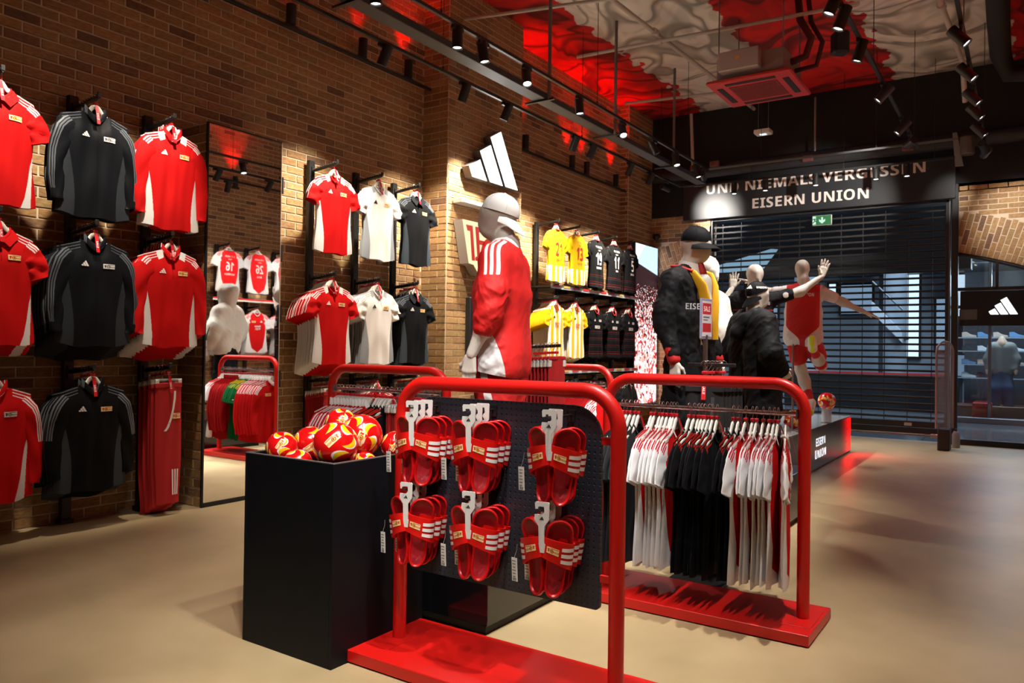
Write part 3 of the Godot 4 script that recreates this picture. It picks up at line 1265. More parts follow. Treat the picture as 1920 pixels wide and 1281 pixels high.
func lighting() -> void:
	var warm := Color(1.0, 0.935, 0.84)
	var white := Color(1.0, 0.965, 0.925)
	# T2: wall washers over the hanging clothes
	var t2 := track("lighting_track", "black lighting track hung along the brick wall above the clothes", [Vector3(-5.25, TY, 1.2), Vector3(-5.25, TY, -13.2), Vector3(-4.8, TY, -13.29)])
	hang(t2, [Vector3(-5.25, TY, -3), Vector3(-5.25, TY, -6.4), Vector3(-5.25, TY, -9.5), Vector3(-5.25, TY, -12.3)])
	var z2 := [-2.5, -3.35, -5.49, -6.77, -7.6, -9.28, -9.78, -11.06, -11.84, -12.57]
	for k in z2.size():
		var aim := Vector3(-0.72, -1.55, -0.1 if k % 2 else 0.1)
		if k < 2:
			aim = Vector3(-0.68, -1.45, -0.1)
		elif k == 9:
			aim = Vector3(0.40, -0.2, -1.3)
		spot(Vector3(-5.25, TY - 0.01, z2[k]), aim, "black spotlight facing the brick wall, %s along the wall-side track" % ordinal(k), "wall-side track spotlights", 10.5 if k < 2 else 7.0 if k == 9 else 14.0 if k == 2 else 18.0, warm if k < 9 else white, 23.0 if k < 2 else 22.0 if k == 9 else 34.0)
	# T3: cable tray
	var tr := thing("cable_tray", "wide dark grey cable tray hanging along the brick wall", "cable tray")
	var g := G.new()
	box(g, Vector3(-4.86, TY, -6.0), Vector3(0.17, 0.012, 14.4))
	box(g, Vector3(-4.775, TY + 0.03, -6.0), Vector3(0.008, 0.065, 14.4))
	box(g, Vector3(-4.945, TY + 0.03, -6.0), Vector3(0.008, 0.065, 14.4))
	obj("channel", g, M.dark_tray, tr)
	for z in [-2.0, -4.65, -7.75, -9.5, -11.6]:
		g = G.new()
		box(g, Vector3(-4.86, TY - 0.02, z), Vector3(0.4, 0.02, 0.035))
		obj("hanger_bar", g, M.black_metal, tr)
		g = G.new()
		tube(g, [Vector3(-4.73, TY - 0.02, z), Vector3(-4.73, CH, z)], 0.022, 8, false)
		obj("drop_pipe", g, flat(Color("6d6662"), 0.6), tr)
	# T4: lit spots along the room
	var t4 := track("lighting_track", "black lighting track of lit spotlights above the racks", [Vector3(-4.38, TY, 1.2), Vector3(-4.38, TY, -12.0)])
	hang(t4, [Vector3(-4.38, TY, -2.4), Vector3(-4.38, TY, -5.3), Vector3(-4.38, TY, -8.3), Vector3(-4.38, TY, -11.3)])
	var z4 := [-4.47, -5.54, -5.95, -6.72, -7.86, -9.02, -10.03, -10.84, -11.73]
	var aim4 := [Vector3(0.02, -1, -0.06), Vector3(0.02, -1, 0.03), Vector3(0.18, -1, -0.05), Vector3(0.3, -1, 0.3), Vector3(0.12, -1, 0.02), Vector3(0.45, -1, 0.5), Vector3(0.45, -1, -0.3), Vector3(0.3, -1, 0.2), Vector3(0.3, -1, 0.0)]
	for k in z4.size():
		spot(Vector3(-4.38, TY - 0.01, z4[k]), aim4[k], "lit black spotlight, %s along the track above the racks" % ordinal(k), "lit spotlights above the racks", 10.0, white, 25.0)
	# T5, T6: tracks over the right side of the room
	var t5 := track("lighting_track", "black lighting track slanting down towards the shutter sign beside the air conditioner", [Vector3(-1.34, TY, 1.2), Vector3(-1.34, TY, -12.4)])
	hang(t5, [Vector3(-1.34, TY, -4), Vector3(-1.34, TY, -8.6), Vector3(-1.34, TY, -12)])
	var z5 := [-0.3, -1.3, -2.25, -3.2, -5.0, -6.6, -6.95, -7.8, -9.21, -10.7, -11.5]
	var aim5 := [Vector3(-0.45, -1, -0.62), Vector3(-0.55, -1, -0.5), Vector3(-0.14, -1, -0.12), Vector3(-0.35, -1, -0.4), Vector3(-0.35, -1, -0.2), Vector3(-0.4, -1, 0.1), Vector3(-0.35, -1, 0.1), Vector3(-0.3, -1, 0.0), Vector3(-0.9, -1, 0.2), Vector3(-0.9, -1, 0.2), Vector3(-1.55, -0.35, -2.4)]
	for k in z5.size():
		spot(Vector3(-1.34, TY - 0.01, z5[k]), aim5[k], "black spotlight, %s along the track running past the air conditioner" % ordinal(k), "spotlights past the air conditioner", 6.0 if k < 2 else 13.0, white, 25.0)
	var t6 := track("lighting_track", "black lighting track over the walkway on the side away from the brick signs", [Vector3(-0.513, TY, 1.2), Vector3(-0.513, TY, -12.6)])
	hang(t6, [Vector3(-0.513, TY, -4), Vector3(-0.513, TY, -8.2), Vector3(-0.513, TY, -12.2)])
	var z6 := [-0.6, -2.0, -3.8, -5.2, -7.9, -8.95, -9.84, -10.48, -11.34, -12.3]
	for k in z6.size():
		var aim := Vector3(0.42, -0.75, -1.7) if k == 9 else Vector3(0.85, -1, 0.0) if k > 3 else Vector3(-0.26, -1, -0.04) if k == 2 else Vector3(-0.55, -1, -0.25)
		spot(Vector3(-0.513, TY - 0.01, z6[k]), aim, "black spotlight, %s along the walkway track" % ordinal(k), "walkway spotlights", 4.5 if k == 9 else 8.0 if k > 3 else 15.0 if k == 2 else 7.0, white, 25.0)
	# right wall washers (mirror)
	track("lighting_track", "black lighting track along the jersey wall reflected in the mirror", [Vector3(0.18, TY, 1.2), Vector3(0.18, TY, -13.2)])
	for k in 7:
		spot(Vector3(0.18, TY - 0.01, -2.4 - k * 1.55), Vector3(0.62, -2.2, 0), "black spotlight facing the mirrored jersey wall, %s along its track" % ordinal(k), "spotlights on the mirrored wall", 9.0, warm, 28.0)
	# T7: two cross tracks before the shutter sign
	var t7 := track("lighting_track", "black lighting track crossing before the shutter sign", [Vector3(-5.0, TY, -13.29), Vector3(-0.95, TY, -13.29)])
	hang(t7, [Vector3(-4.0, TY, -13.29), Vector3(-2.5, TY, -13.29), Vector3(-1.2, TY, -13.29)])
	var c7 := track("conduit", "thin grey conduit rail crossing above the shutter sign", [Vector3(-4.45, TY + 0.08, -12.5), Vector3(-0.85, TY + 0.08, -12.5)], 0.03, 0.03, flat(Color("55565a"), 0.5))
	hang(c7, [Vector3(-3.6, TY + 0.08, -12.5), Vector3(-1.9, TY + 0.08, -12.5)])
	var x7 := [-4.29, -3.75, -2.93, -2.02, -1.58]
	for k in 5:
		spot(Vector3(x7[k], TY - 0.01, -13.29), Vector3(0.05, -1, 0.12), "small black spotlight, %s across the shutter sign lettering" % ordinal(k), "spotlights before the shutter sign", 3.0, white, 26.0)
	# a spot that catches the sign at each end
	spot(Vector3(-4.38, TY - 0.01, -12.0), Vector3(-0.35, -0.42, -1.75), "lit black spotlight at the end of the track aimed at the shutter sign", "lit spotlights above the racks", 9.0, white, 15.0)
	spot(Vector3(-0.513, TY - 0.01, -12.6), Vector3(-0.55, -0.32, -1.4), "black spotlight at the walkway track end aimed at the shutter sign edge", "walkway spotlights", 2.0, white, 16.0)
	# T1: red uplights on the walls
	track("lighting_track", "black track with upright red lamps on the near brick wall", [Vector3(-6.2, 4.63, 0.5), Vector3(-6.2, 4.63, -7.3)])
	var z1 := [-1.2, -2.6, -4.3, -5.13, -6.14, -6.9]
	for k in 6:
		spot(Vector3(-6.2, 4.63, z1[k]), Vector3(-0.02, 1, -0.05), "upright black wall lamp throwing red light, %s along the near brick wall" % ordinal(k), "red uplights", 1.6 if k == 5 or k == 2 else 0.7, Color(1.0, 0.03, 0.02), 34.0, true)
	track("lighting_track", "black track with upright red lamps above the jerseys", [Vector3(-6.2, 4.35, -9.0), Vector3(-6.2, 4.35, -12.9)])
	var z3 := [-9.5, -10.9, -11.4, -12.5]
	for k in 4:
		spot(Vector3(-6.2, 4.35, z3[k]), Vector3(0.02, 1, 0.0), "upright black wall lamp throwing red light, %s above the jerseys" % ordinal(k), "red uplights above the jerseys", 2.2, Color(1.0, 0.03, 0.02), 34.0, true)
	for k in 4:
		spot(Vector3(RW - 0.13, 4.5, -6.6 - k * 0.95), Vector3(0.02, 1, 0.0), "upright lamp throwing red light on the mirrored wall, %s of its row" % ordinal(k), "red uplights on the mirrored wall", 4.0, Color(1.0, 0.03, 0.02), 34.0, true)

func pipe(called: String, label: String, pts: Array, r: float, m: Material, parts := []) -> Node3D:
	var t := thing(called, label, "pipe")
	var g := G.new()
	tube(g, pts, r, 10)
	obj("pipe_run", g, m, t)
	for p in parts:
		g = G.new()
		var d: Vector3 = (pts[1] - pts[0]).normalized()
		tube(g, [p - d * 0.05, p + d * 0.05], r * 1.5, 10)
		obj("coupling", g, m, t)
	return t


func ceiling_things() -> void:
	# ceiling cassette air conditioner
	var t := thing("air_conditioner", "ceiling cassette air conditioner with a red face and grey body", "air conditioner", Vector3(-2.9, 4.8, -9.95))
	var g := G.new()
	var body := flat(Color("8d8480"), 0.6)
	box(g, Vector3(0, 0.2, 0), Vector3(0.84, 0.3, 0.84), 0.01)
	obj("body", g, body, t)
	g = G.new()
	box(g, Vector3(0, 0.02, 0), Vector3(1.05, 0.05, 1.05), 0.015)
	obj("face_panel", g, flat(Color("b8292a"), 0.5), t)
	var slot_m := flat(Color("1c0a0a"), 0.7)
	for k in 4:
		g = G.new()
		box(g, Vector3(0, -0.006, 0.41), Vector3(0.62, 0.012, 0.075), 0.003, Transform3D(Basis(Vector3.UP, k * PI / 2), Vector3.ZERO))
		obj("air_slot", g, slot_m, t)
	g = G.new()
	box(g, Vector3(0, -0.008, 0), Vector3(0.6, 0.012, 0.6), 0.004)
	for k in 11:
		box(g, Vector3(0, -0.016, -0.25 + k * 0.05), Vector3(0.55, 0.006, 0.012))
	obj("intake_grille", g, flat(Color("7a2422"), 0.7), t)
	g = G.new()
	box(g, Vector3(-0.1, 0.24, 0.5), Vector3(0.5, 0.24, 0.16), 0.008)
	obj("control_box", g, flat(Color("a39b96"), 0.55), t)
	g = G.new()
	box(g, Vector3(-0.1, 0.26, 0.583), Vector3(0.05, 0.035, 0.004))
	obj("warning_label", g, flat(Color("d8a53a"), 0.5), t)
	for s in [[-0.4, -0.4], [0.4, -0.4], [0.4, 0.4], [-0.4, 0.4]]:
		g = G.new()
		tube(g, [Vector3(s[0], 0.3, s[1]), Vector3(s[0], CH - 4.8, s[1])], 0.008, 6, false)
		obj("threaded_rod", g, M.steel, t)
	g = G.new()
	tube(g, [Vector3(0.42, 0.25, 0.1), Vector3(0.6, 0.28, 0.12), Vector3(0.66, 0.5, 0.1), Vector3(0.5, 0.8, 0.0), Vector3(0.45, 1.15, -0.1)], 0.045, 10)
	tube(g, [Vector3(0.42, 0.2, -0.1), Vector3(0.68, 0.22, -0.1), Vector3(0.75, 0.5, -0.1), Vector3(0.6, 0.8, -0.15), Vector3(0.55, 1.15, -0.2)], 0.03, 10)
	obj("insulated_hose", g, flat(Color("4a1512"), 0.7), t)
	# pipes painted white
	pipe("sprinkler_pipe", "long white pipe running across the white stripe above the tracks", [Vector3(-4.35, 5.72, -6.2), Vector3(-4.05, 5.72, -13.6)], 0.03, M.pipe_white, [Vector3(-4.2, 5.72, -9.6), Vector3(-4.12, 5.72, -11.8)])
	pipe("sprinkler_pipe", "white cross pipe under the ceiling left of the air conditioner", [Vector3(-5.4, 5.62, -9.6), Vector3(-1.7, 5.62, -9.9)], 0.024, M.pipe_white, [Vector3(-4.2, 5.62, -9.7)])
	pipe("sprinkler_pipe", "white cross pipe nearer the camera over the red stripe", [Vector3(-5.9, 5.55, -7.6), Vector3(-3.2, 5.55, -8.3)], 0.022, M.pipe_white)
	pipe("sprinkler_pipe", "white cross pipe close to the black back wall", [Vector3(-5.7, 5.6, -11.8), Vector3(-3.6, 5.6, -12.2)], 0.022, M.pipe_white)
	pipe("sprinkler_pipe", "white vertical pipe turning under the ceiling beside the walkway track", [Vector3(-0.95, 5.7, -9.5), Vector3(-0.80, 5.6, -12.6), Vector3(-0.78, 5.1, -12.9)], 0.035, M.pipe_white, [Vector3(-0.9, 5.66, -10.6)])
	pipe("drop_pipe", "grey-white pipe dropping down the black wall to the red sockets", [Vector3(-5.25, 5.85, -13.7), Vector3(-5.2, 4.75, -13.7)], 0.03, M.pipe_white)
	pipe("drop_pipe", "thin pale conduit dropping to a socket above the shutter sign", [Vector3(-3.05, 5.8, -13.75), Vector3(-3.05, 4.75, -13.75)], 0.018, flat(Color("857a74"), 0.6))
	pipe("exhaust_duct", "thick black bent duct under the ceiling at the walkway side", [Vector3(-0.32, 5.75, -10.4), Vector3(-0.34, 5.72, -11.6), Vector3(-0.34, 5.6, -12.6), Vector3(-0.25, 5.45, -13.0), Vector3(0.3, 5.4, -13.1), Vector3(1.0, 5.4, -13.1)], 0.13, flat(Color("1d1c1f"), 0.7))
	# back wall beam
	pipe("duct_beam", "black horizontal duct on the black wall above the shutter", [Vector3(-6.0, 4.75, -13.75), Vector3(0.9, 4.75, -13.75)], 0.12, flat(Color("202126"), 0.6))
	# small things under the ceiling
	var sd := thing("smoke_detector", "white round smoke detector on the red ceiling stripe", "smoke detector", Vector3(-2.2, CH, -10.7))
	g = G.new()
	lathe(g, [Vector2(0, -0.075), Vector2(0.04, -0.072), Vector2(0.055, -0.055), Vector2(0.055, -0.045), Vector2(0.08, -0.04), Vector2(0.085, -0.02), Vector2(0.085, 0)], 24)
	obj("housing", g, M.white_plastic, sd)
	g = G.new()
	tube(g, arc(Vector3(0, -0.05, 0), 0.057, 0, TAU, 24, Vector3.RIGHT, Vector3.BACK), 0.004, 6)
	obj("vent_ring", g, M.black, sd)
	var sp := thing("loudspeaker", "black loudspeaker hanging on the red ceiling stripe near the smoke detector", "loudspeaker", Vector3(-2.05, 5.45, -10.6), "", 0.6)
	g = G.new()
	box(g, Vector3.ZERO, Vector3(0.2, 0.3, 0.18), 0.03)
	obj("cabinet", g, M.black, sp)
	g = G.new()
	tube(g, [Vector3(0, 0.14, 0), Vector3(0, 0.5, 0)], 0.012, 8)
	obj("bracket", g, M.black, sp)
	var em := thing("emergency_light", "small white emergency lamp hanging before the black back wall", "lamp", Vector3(-3.6, 5.0, -12.6))
	g = G.new()
	box(g, Vector3.ZERO, Vector3(0.26, 0.07, 0.2), 0.012)
	obj("housing", g, M.white_plastic, em)
	g = G.new()
	box(g, Vector3(0, -0.037, 0), Vector3(0.1, 0.008, 0.08), 0.002)
	obj("lens", g, glow(Color(0.85, 0.95, 1), 1.5), em)
	g = G.new()
	tube(g, [Vector3(-0.08, 0.03, 0), Vector3(-0.08, CH - 5.0, 0)], 0.005, 6, false)
	tube(g, [Vector3(0.08, 0.03, 0), Vector3(0.08, CH - 5.0, 0)], 0.005, 6, false)
	obj("suspension_rod", g, M.steel, em)
	var socket_m := flat(Color("6e4240"), 0.6)
	for q in [["reddish socket box on the black wall beside the pale drop pipe", -5.12, 4.80], ["reddish socket box on the black wall, further from the drop pipe", -4.75, 4.83], ["reddish socket box under the thin pale conduit above the sign", -3.12, 4.72], ["reddish socket box hanging near the end of the slanting track", -1.6, 4.7]]:
		var b := thing("socket_box", q[0], "socket box", Vector3(q[1], q[2], -13.58), "socket boxes above the shutter")
		g = G.new()
		box(g, Vector3.ZERO, Vector3(0.17, 0.1, 0.06), 0.006)
		obj("housing", g, socket_m, b)
		for s in [-1, 1]:
			g = G.new()
			lathe(g, [Vector2(0.03, 0), Vector2(0.024, 0.006), Vector2(0.022, 0.002), Vector2(0, 0.002)], 14, Transform3D(Basis(Vector3.RIGHT, PI / 2), Vector3(s * 0.04, 0, 0.03)))
			obj("socket", g, socket_m, b)
	# projector on the back wall right of the sign
	var pr := thing("motor_unit", "grey shutter motor unit on a bracket at the sign corner", "motor", Vector3(-0.78, 4.6, -13.5))
	g = G.new()
	lathe(g, [Vector2(0, -0.14), Vector2(0.09, -0.14), Vector2(0.1, -0.12), Vector2(0.1, 0.12), Vector2(0.09, 0.14), Vector2(0, 0.14)], 20)
	obj("motor_can", g, flat(Color("56524f"), 0.5), pr)
	g = G.new()
	extrude(g, PackedVector2Array([Vector2(-0.2, 0.22), Vector2(-0.14, 0.22), Vector2(-0.05, -0.3), Vector2(-0.16, -0.3)]), -0.02, 0.02)
	obj("bracket", g, flat(Color("6d6f72"), 0.5), pr)


func lamp_area(parent: Node3D, called: String, at: Vector3, n: Vector3, size: Vector2, k: float, c: Color) -> void:
	var l := AreaLight3D.new()
	l.name = called
	l.area_size = size
	l.light_energy = k
	l.light_color = c
	l.area_range = 30
	l.shadow_enabled = true
	l.transform = Transform3D(Basis.looking_at(-n * -1.0, Vector3.UP) if absf(n.y) < 0.9 else Basis(), at)
	parent.add_child(l, true)


func wall_signs() -> void:
	var rim := flat(Color("6a5f5a"), 0.5)
	# three lit bars
	var on_wall := Transform3D(Basis(Vector3(0, 0, -1), Vector3.UP, Vector3.RIGHT), Vector3(PW + 0.03, 3.92, -8.13))
	var t := thing("lit_bar_sign", "white lit sign of three slanted bars high on the brick wall", "sign")
	for b in three_bars(0.745):
		var bb := PackedVector2Array()
		for p in b:
			bb.append(Vector2(p.x * 1.07, p.y))
		var g := G.new()
		extrude(g, bb, 0, 0.11, on_wall)
		obj("bar_case", g, rim, t)
		g = G.new()
		var inner := PackedVector2Array()
		var c := Vector2.ZERO
		for p in bb:
			c += p / bb.size()
		for p in bb:
			inner.append(c + (p - c) * 0.965)
		extrude(g, inner, 0.108, 0.116, on_wall)
		obj("bar_face", g, glow(Color(1, 0.99, 0.97), 3.0), t)
	lamp_area(t, "bar_sign_light", Vector3(PW + 0.17, 3.85, -8.15), Vector3.RIGHT, Vector2(0.7, 0.5), 1.2, Color(1, 0.98, 0.95))
	# slim lit bar under it
	t = thing("light_bar", "slim white light bar on the brick wall under the bar sign", "light")
	var g := G.new()
	box(g, Vector3(PW + 0.09, 3.235, -7.85), Vector3(0.14, 0.06, 0.85), 0.006)
	obj("housing", g, flat(Color("cfc9c2"), 0.5), t)
	g = G.new()
	box(g, Vector3(PW + 0.161, 3.237, -7.85), Vector3(0.006, 0.042, 0.83), 0.001)
	obj("diffuser", g, glow(Color(1, 0.97, 0.92), 2.2), t)
	# club crest box: old style letters in red on cream
	t = thing("club_crest_sign", "cream lit box sign with red club letters and a bear roundel", "sign")
	var out := PackedVector2Array([Vector2(-0.52, 0.30), Vector2(0.62, 0.30), Vector2(0.62, -0.30), Vector2(0.30, -0.30), Vector2(0.18, -0.36), Vector2(-0.16, -0.36), Vector2(-0.28, -0.24), Vector2(-0.38, -0.23)])
	var cx := Transform3D(Basis(Vector3(0, 0, -1), Vector3.UP, Vector3.RIGHT), Vector3(PW + 0.02, 2.70, -7.96))
	g = G.new()
	extrude(g, out, 0, 0.14, cx)
	obj("case", g, flat(Color("9a948e"), 0.5), t)
	g = G.new()
	extrude(g, out, 0.14, 0.15, cx, 0.006)
	obj("lit_face", g, glow(Color(1.0, 0.93, 0.72), 1.15), t)
	crest(t, cx.translated_local(Vector3(0, 0, 0.151)))
	lamp_area(t, "crest_sign_light", Vector3(PW + 0.2, 2.7, -7.98), Vector3.RIGHT, Vector2(1.0, 0.5), 0.35, Color(1, 0.92, 0.75))
	# screen low on the wall behind the red mannequin
	t = thing("wall_screen", "tall dark screen with a blue picture on the brick wall behind the red mannequin", "screen")
	g = G.new()
	box(g, Vector3(PW + 0.05, 1.56, -8.05), Vector3(0.08, 1.0, 0.66), 0.008)
	obj("housing", g, M.black, t)
	g = G.new()
	box(g, Vector3(PW + 0.092, 1.56, -8.05), Vector3(0.004, 0.95, 0.61))
	var im := Image.create(64, 96, false, Image.FORMAT_RGB8)
	im.fill(Color("0b1830"))
	for k in 14:
		disc(im, Vector2(rng.randf() * 64, rng.randf() * 96), rng.randf_range(4, 14), [Color("174a7a"), Color("2f7fb0"), Color("7d2b6d"), Color("10223f")][k % 4], 10)
	obj("screen", g, picture(im, 0.7), t)
	# video wall in the corner: a crowd in red and white
	t = thing("video_wall", "tall bright video wall showing a red and white crowd in the corner", "screen")
	g = G.new()
	box(g, Vector3(-6.1, 1.91, -13.45), Vector3(0.2, 3.02, 1.05), 0.006)
	obj("housing", g, M.black, t)
	im = Image.create(192, 512, false, Image.FORMAT_RGB8)
	im.fill(Color("1c0d12"))
	poly(im, [Vector2(0, 0), Vector2(192, 0), Vector2(192, 90), Vector2(0, 60)], Color("bcd6ee"))
	poly(im, [Vector2(0, 0), Vector2(80, 0), Vector2(20, 50), Vector2(0, 55)], Color("e9f2fb"))
	poly(im, [Vector2(0, 62), Vector2(192, 92), Vector2(192, 150), Vector2(0, 190)], Color("23141d"))
	for k in 2600:
		var y := pow(rng.randf(), 0.8) * 380.0 + 130.0
		var s := 1.2 + (y - 130.0) / 380.0 * 5.0
		var c: Color = [Color("d8121a"), Color("fff4f4"), Color("f0c8cc"), Color("ffe3df"), Color("ffffff"), Color("8a0b16"), Color("e8a48e"), Color("f4e6ee")][rng.randi() % 8]
		var p := Vector2(rng.randf() * 192, y)
		poly(im, [p + Vector2(-s, -s * 1.3), p + Vector2(s, -s), p + Vector2(s * 0.8, s * 1.4), p + Vector2(-s * 1.1, s)], c)
	g = G.new()
	g.face([Vector3(-5.995, 0.42, -12.945), Vector3(-5.995, 0.42, -13.955), Vector3(-5.995, 3.4, -13.955), Vector3(-5.995, 3.4, -12.945)], [Vector2(0, 1), Vector2(1, 1), Vector2(1, 0), Vector2(0, 0)])
	obj("screen", g, picture(im, 1.5), t)
	lamp_area(t, "video_wall_light", Vector3(-5.97, 1.9, -13.45), Vector3.RIGHT, Vector2(1.0, 2.9), 1.1, Color(1, 0.85, 0.85))
	# dome camera and alarm
	t = thing("dome_camera", "small black dome camera on the back wall in the corner", "camera", Vector3(-6.0, 3.62, -13.88))
	g = G.new()
	lathe(g, [Vector2(0, -0.07), Vector2(0.04, -0.055), Vector2(0.065, -0.02), Vector2(0.07, 0.01), Vector2(0.07, 0.05), Vector2(0, 0.05)], 20)
	obj("dome", g, flat(Color("0c0c0e"), 0.15), t)
	g = G.new()
	box(g, Vector3(0, 0.02, -0.06), Vector3(0.08, 0.06, 0.1), 0.005)
	obj("mount", g, M.black, t)
	t = thing("motion_sensor", "small white motion sensor below the dome camera", "sensor", Vector3(-6.1, 3.36, -13.93))
	g = G.new()
	box(g, Vector3.ZERO, Vector3(0.06, 0.12, 0.06), 0.012)
	obj("housing", g, M.white_plastic, t)
	g = G.new()
	box(g, Vector3(0.0, -0.025, 0.031), Vector3(0.035, 0.04, 0.006), 0.002)
	obj("lens", g, flat(Color("bfc3c6"), 0.2), t)


func picture(im: Image, k: float) -> StandardMaterial3D:
	var m := flat(Color.BLACK, 0.3)
	m.emission_enabled = true
	m.emission_texture = tex(im)
	m.emission_operator = BaseMaterial3D.EMISSION_OP_MULTIPLY
	m.emission = Color.WHITE
	m.emission_energy_multiplier = k
	return m


func crest(t: Node3D, x: Transform3D) -> void:
	var red := glow(Color(0.85, 0.07, 0.03), 0.85)
	var g := G.new()
	# figure 1
	extrude(g, PackedVector2Array([Vector2(-0.46, 0.24), Vector2(-0.33, 0.24), Vector2(-0.27, -0.19), Vector2(-0.33, -0.19), Vector2(-0.375, 0.17), Vector2(-0.43, 0.17)]), 0, 0.006, x)
	lathe(g, [Vector2(0.028, 0), Vector2(0.028, 0.006), Vector2(0, 0.006)], 14, x * Transform3D(Basis(Vector3.RIGHT, PI / 2), Vector3(-0.235, -0.16, 0)))
	obj("figure_one", g, red, t)
	# letter F
	g = G.new()
	extrude(g, PackedVector2Array([Vector2(-0.27, 0.24), Vector2(0.06, 0.24), Vector2(0.06, 0.18), Vector2(-0.195, 0.18), Vector2(-0.185, 0.08), Vector2(-0.07, 0.08), Vector2(-0.07, 0.025), Vector2(-0.18, 0.025), Vector2(-0.155, -0.2), Vector2(-0.21, -0.2)]), 0, 0.006, x)
	obj("letter_f", g, red, t)
	# letter C as a ring segment
	g = G.new()
	var p := PackedVector2Array()
	for k in 19:
		var a := lerpf(0.9, TAU - 0.9, k / 18.0)
		p.append(Vector2(0.06, -0.08) + Vector2(cos(a), sin(a) * 1.05) * 0.205)
	for k in 19:
		var a := lerpf(TAU - 0.9, 0.9, k / 18.0)
		p.append(Vector2(0.06, -0.08) + Vector2(cos(a), sin(a) * 1.05) * 0.145)
	extrude(g, p, 0, 0.006, x)
	obj("letter_c", g, red, t)
	g = G.new()
	lathe(g, [Vector2(0.135, 0), Vector2(0.135, 0.004), Vector2(0, 0.004)], 24, x * Transform3D(Basis(Vector3.RIGHT, PI / 2), Vector3(0.07, -0.08, 0)))
	obj("roundel", g, glow(Color(0.95, 0.82, 0.15), 0.9), t)
	# upright bear
	g = G.new()
	extrude(g, PackedVector2Array([Vector2(0.05, -0.19), Vector2(0.075, -0.13), Vector2(0.05, -0.08), Vector2(0.0, -0.06), Vector2(0.0, -0.04), Vector2(0.045, -0.045), Vector2(0.045, -0.01), Vector2(0.03, 0.015), Vector2(0.06, 0.04), Vector2(0.09, 0.03), Vector2(0.1, 0.0), Vector2(0.145, -0.01), Vector2(0.145, -0.03), Vector2(0.11, -0.04), Vector2(0.12, -0.1), Vector2(0.11, -0.14), Vector2(0.13, -0.19), Vector2(0.1, -0.19), Vector2(0.09, -0.15), Vector2(0.08, -0.19)]), 0.004, 0.009, x)
	obj("bear", g, M.black, t)
	g = G.new()
	extrude(g, PackedVector2Array([Vector2(0.24, 0.20), Vector2(0.56, 0.20), Vector2(0.56, 0.13), Vector2(0.24, 0.13)]), 0, 0.003, x)
	flat_tris(g, letters("UNION", 0.16, 0.9), x * Transform3D(Basis(), Vector3(0.42, -0.06, 0.004)))
	obj("lettering", g, red, t)


func red_banner() -> void:
	var t := thing("banner", "tall plain red banner standing by the mirrored jersey wall", "banner", Vector3(0.95, 0, -8.15))
	var g := G.new()
	box(g, Vector3(0, 1.75, 0), Vector3(0.03, 3.4, 0.75), 0.006)
	obj("panel", g, flat(Color("a8201e"), 0.6), t)
	g = G.new()
	box(g, Vector3(0, 0.025, 0), Vector3(0.35, 0.05, 0.8), 0.006)
	obj("foot", g, M.black, t)

# ---------------------------------------------------------------- red tube racks
func rack(cx: float, z: float, label: String, rail := true) -> Node3D:
	var t := thing("garment_rack", label, "clothes rack", Vector3(cx, 0, z), "red tube racks")
	var g := G.new()
	box(g, Vector3(0, 0.033, 0), Vector3(1.29, 0.054, 0.5), 0.003)
	obj("base", g, M.red_paint, t)
	for s in [-1, 1]:
		g = G.new()
		box(g, Vector3(s * 0.56, 0.0615, 0), Vector3(0.14, 0.004, 0.3), 0.001)
		obj("foot_plate", g, M.red_paint, t)
	g = G.new()
	box(g, Vector3(0, 0.004, 0), Vector3(1.2, 0.008, 0.42))
	obj("glide", g, M.black, t)
	g = G.new()
	var p := [Vector3(-0.56, 0.06, 0), Vector3(-0.56, 0.6, 0)]
	p.append_array(arc(Vector3(-0.41, 1.105, 0), 0.15, PI, PI / 2, 10))
	p.append_array(arc(Vector3(0.41, 1.105, 0), 0.15, PI / 2, 0, 10))
	p.append_array([Vector3(0.56, 0.6, 0), Vector3(0.56, 0.06, 0)])
	tube(g, p, 0.0315, 20, true, Vector2.ONE, Vector3.BACK)
	obj("tube_frame", g, M.red_paint, t)
	if rail:
		g = G.new()
		tube(g, [Vector3(-0.55, 1.10, 0), Vector3(0.55, 1.10, 0)], 0.0125, 12)
		obj("hanging_rail", g, M.chrome, t)
		for s in [-1, 1]:
			g = G.new()
			box(g, Vector3(s * 0.525, 1.10, 0), Vector3(0.01, 0.05, 0.05), 0.004)
			obj("rail_socket", g, M.steel, t)
	return t


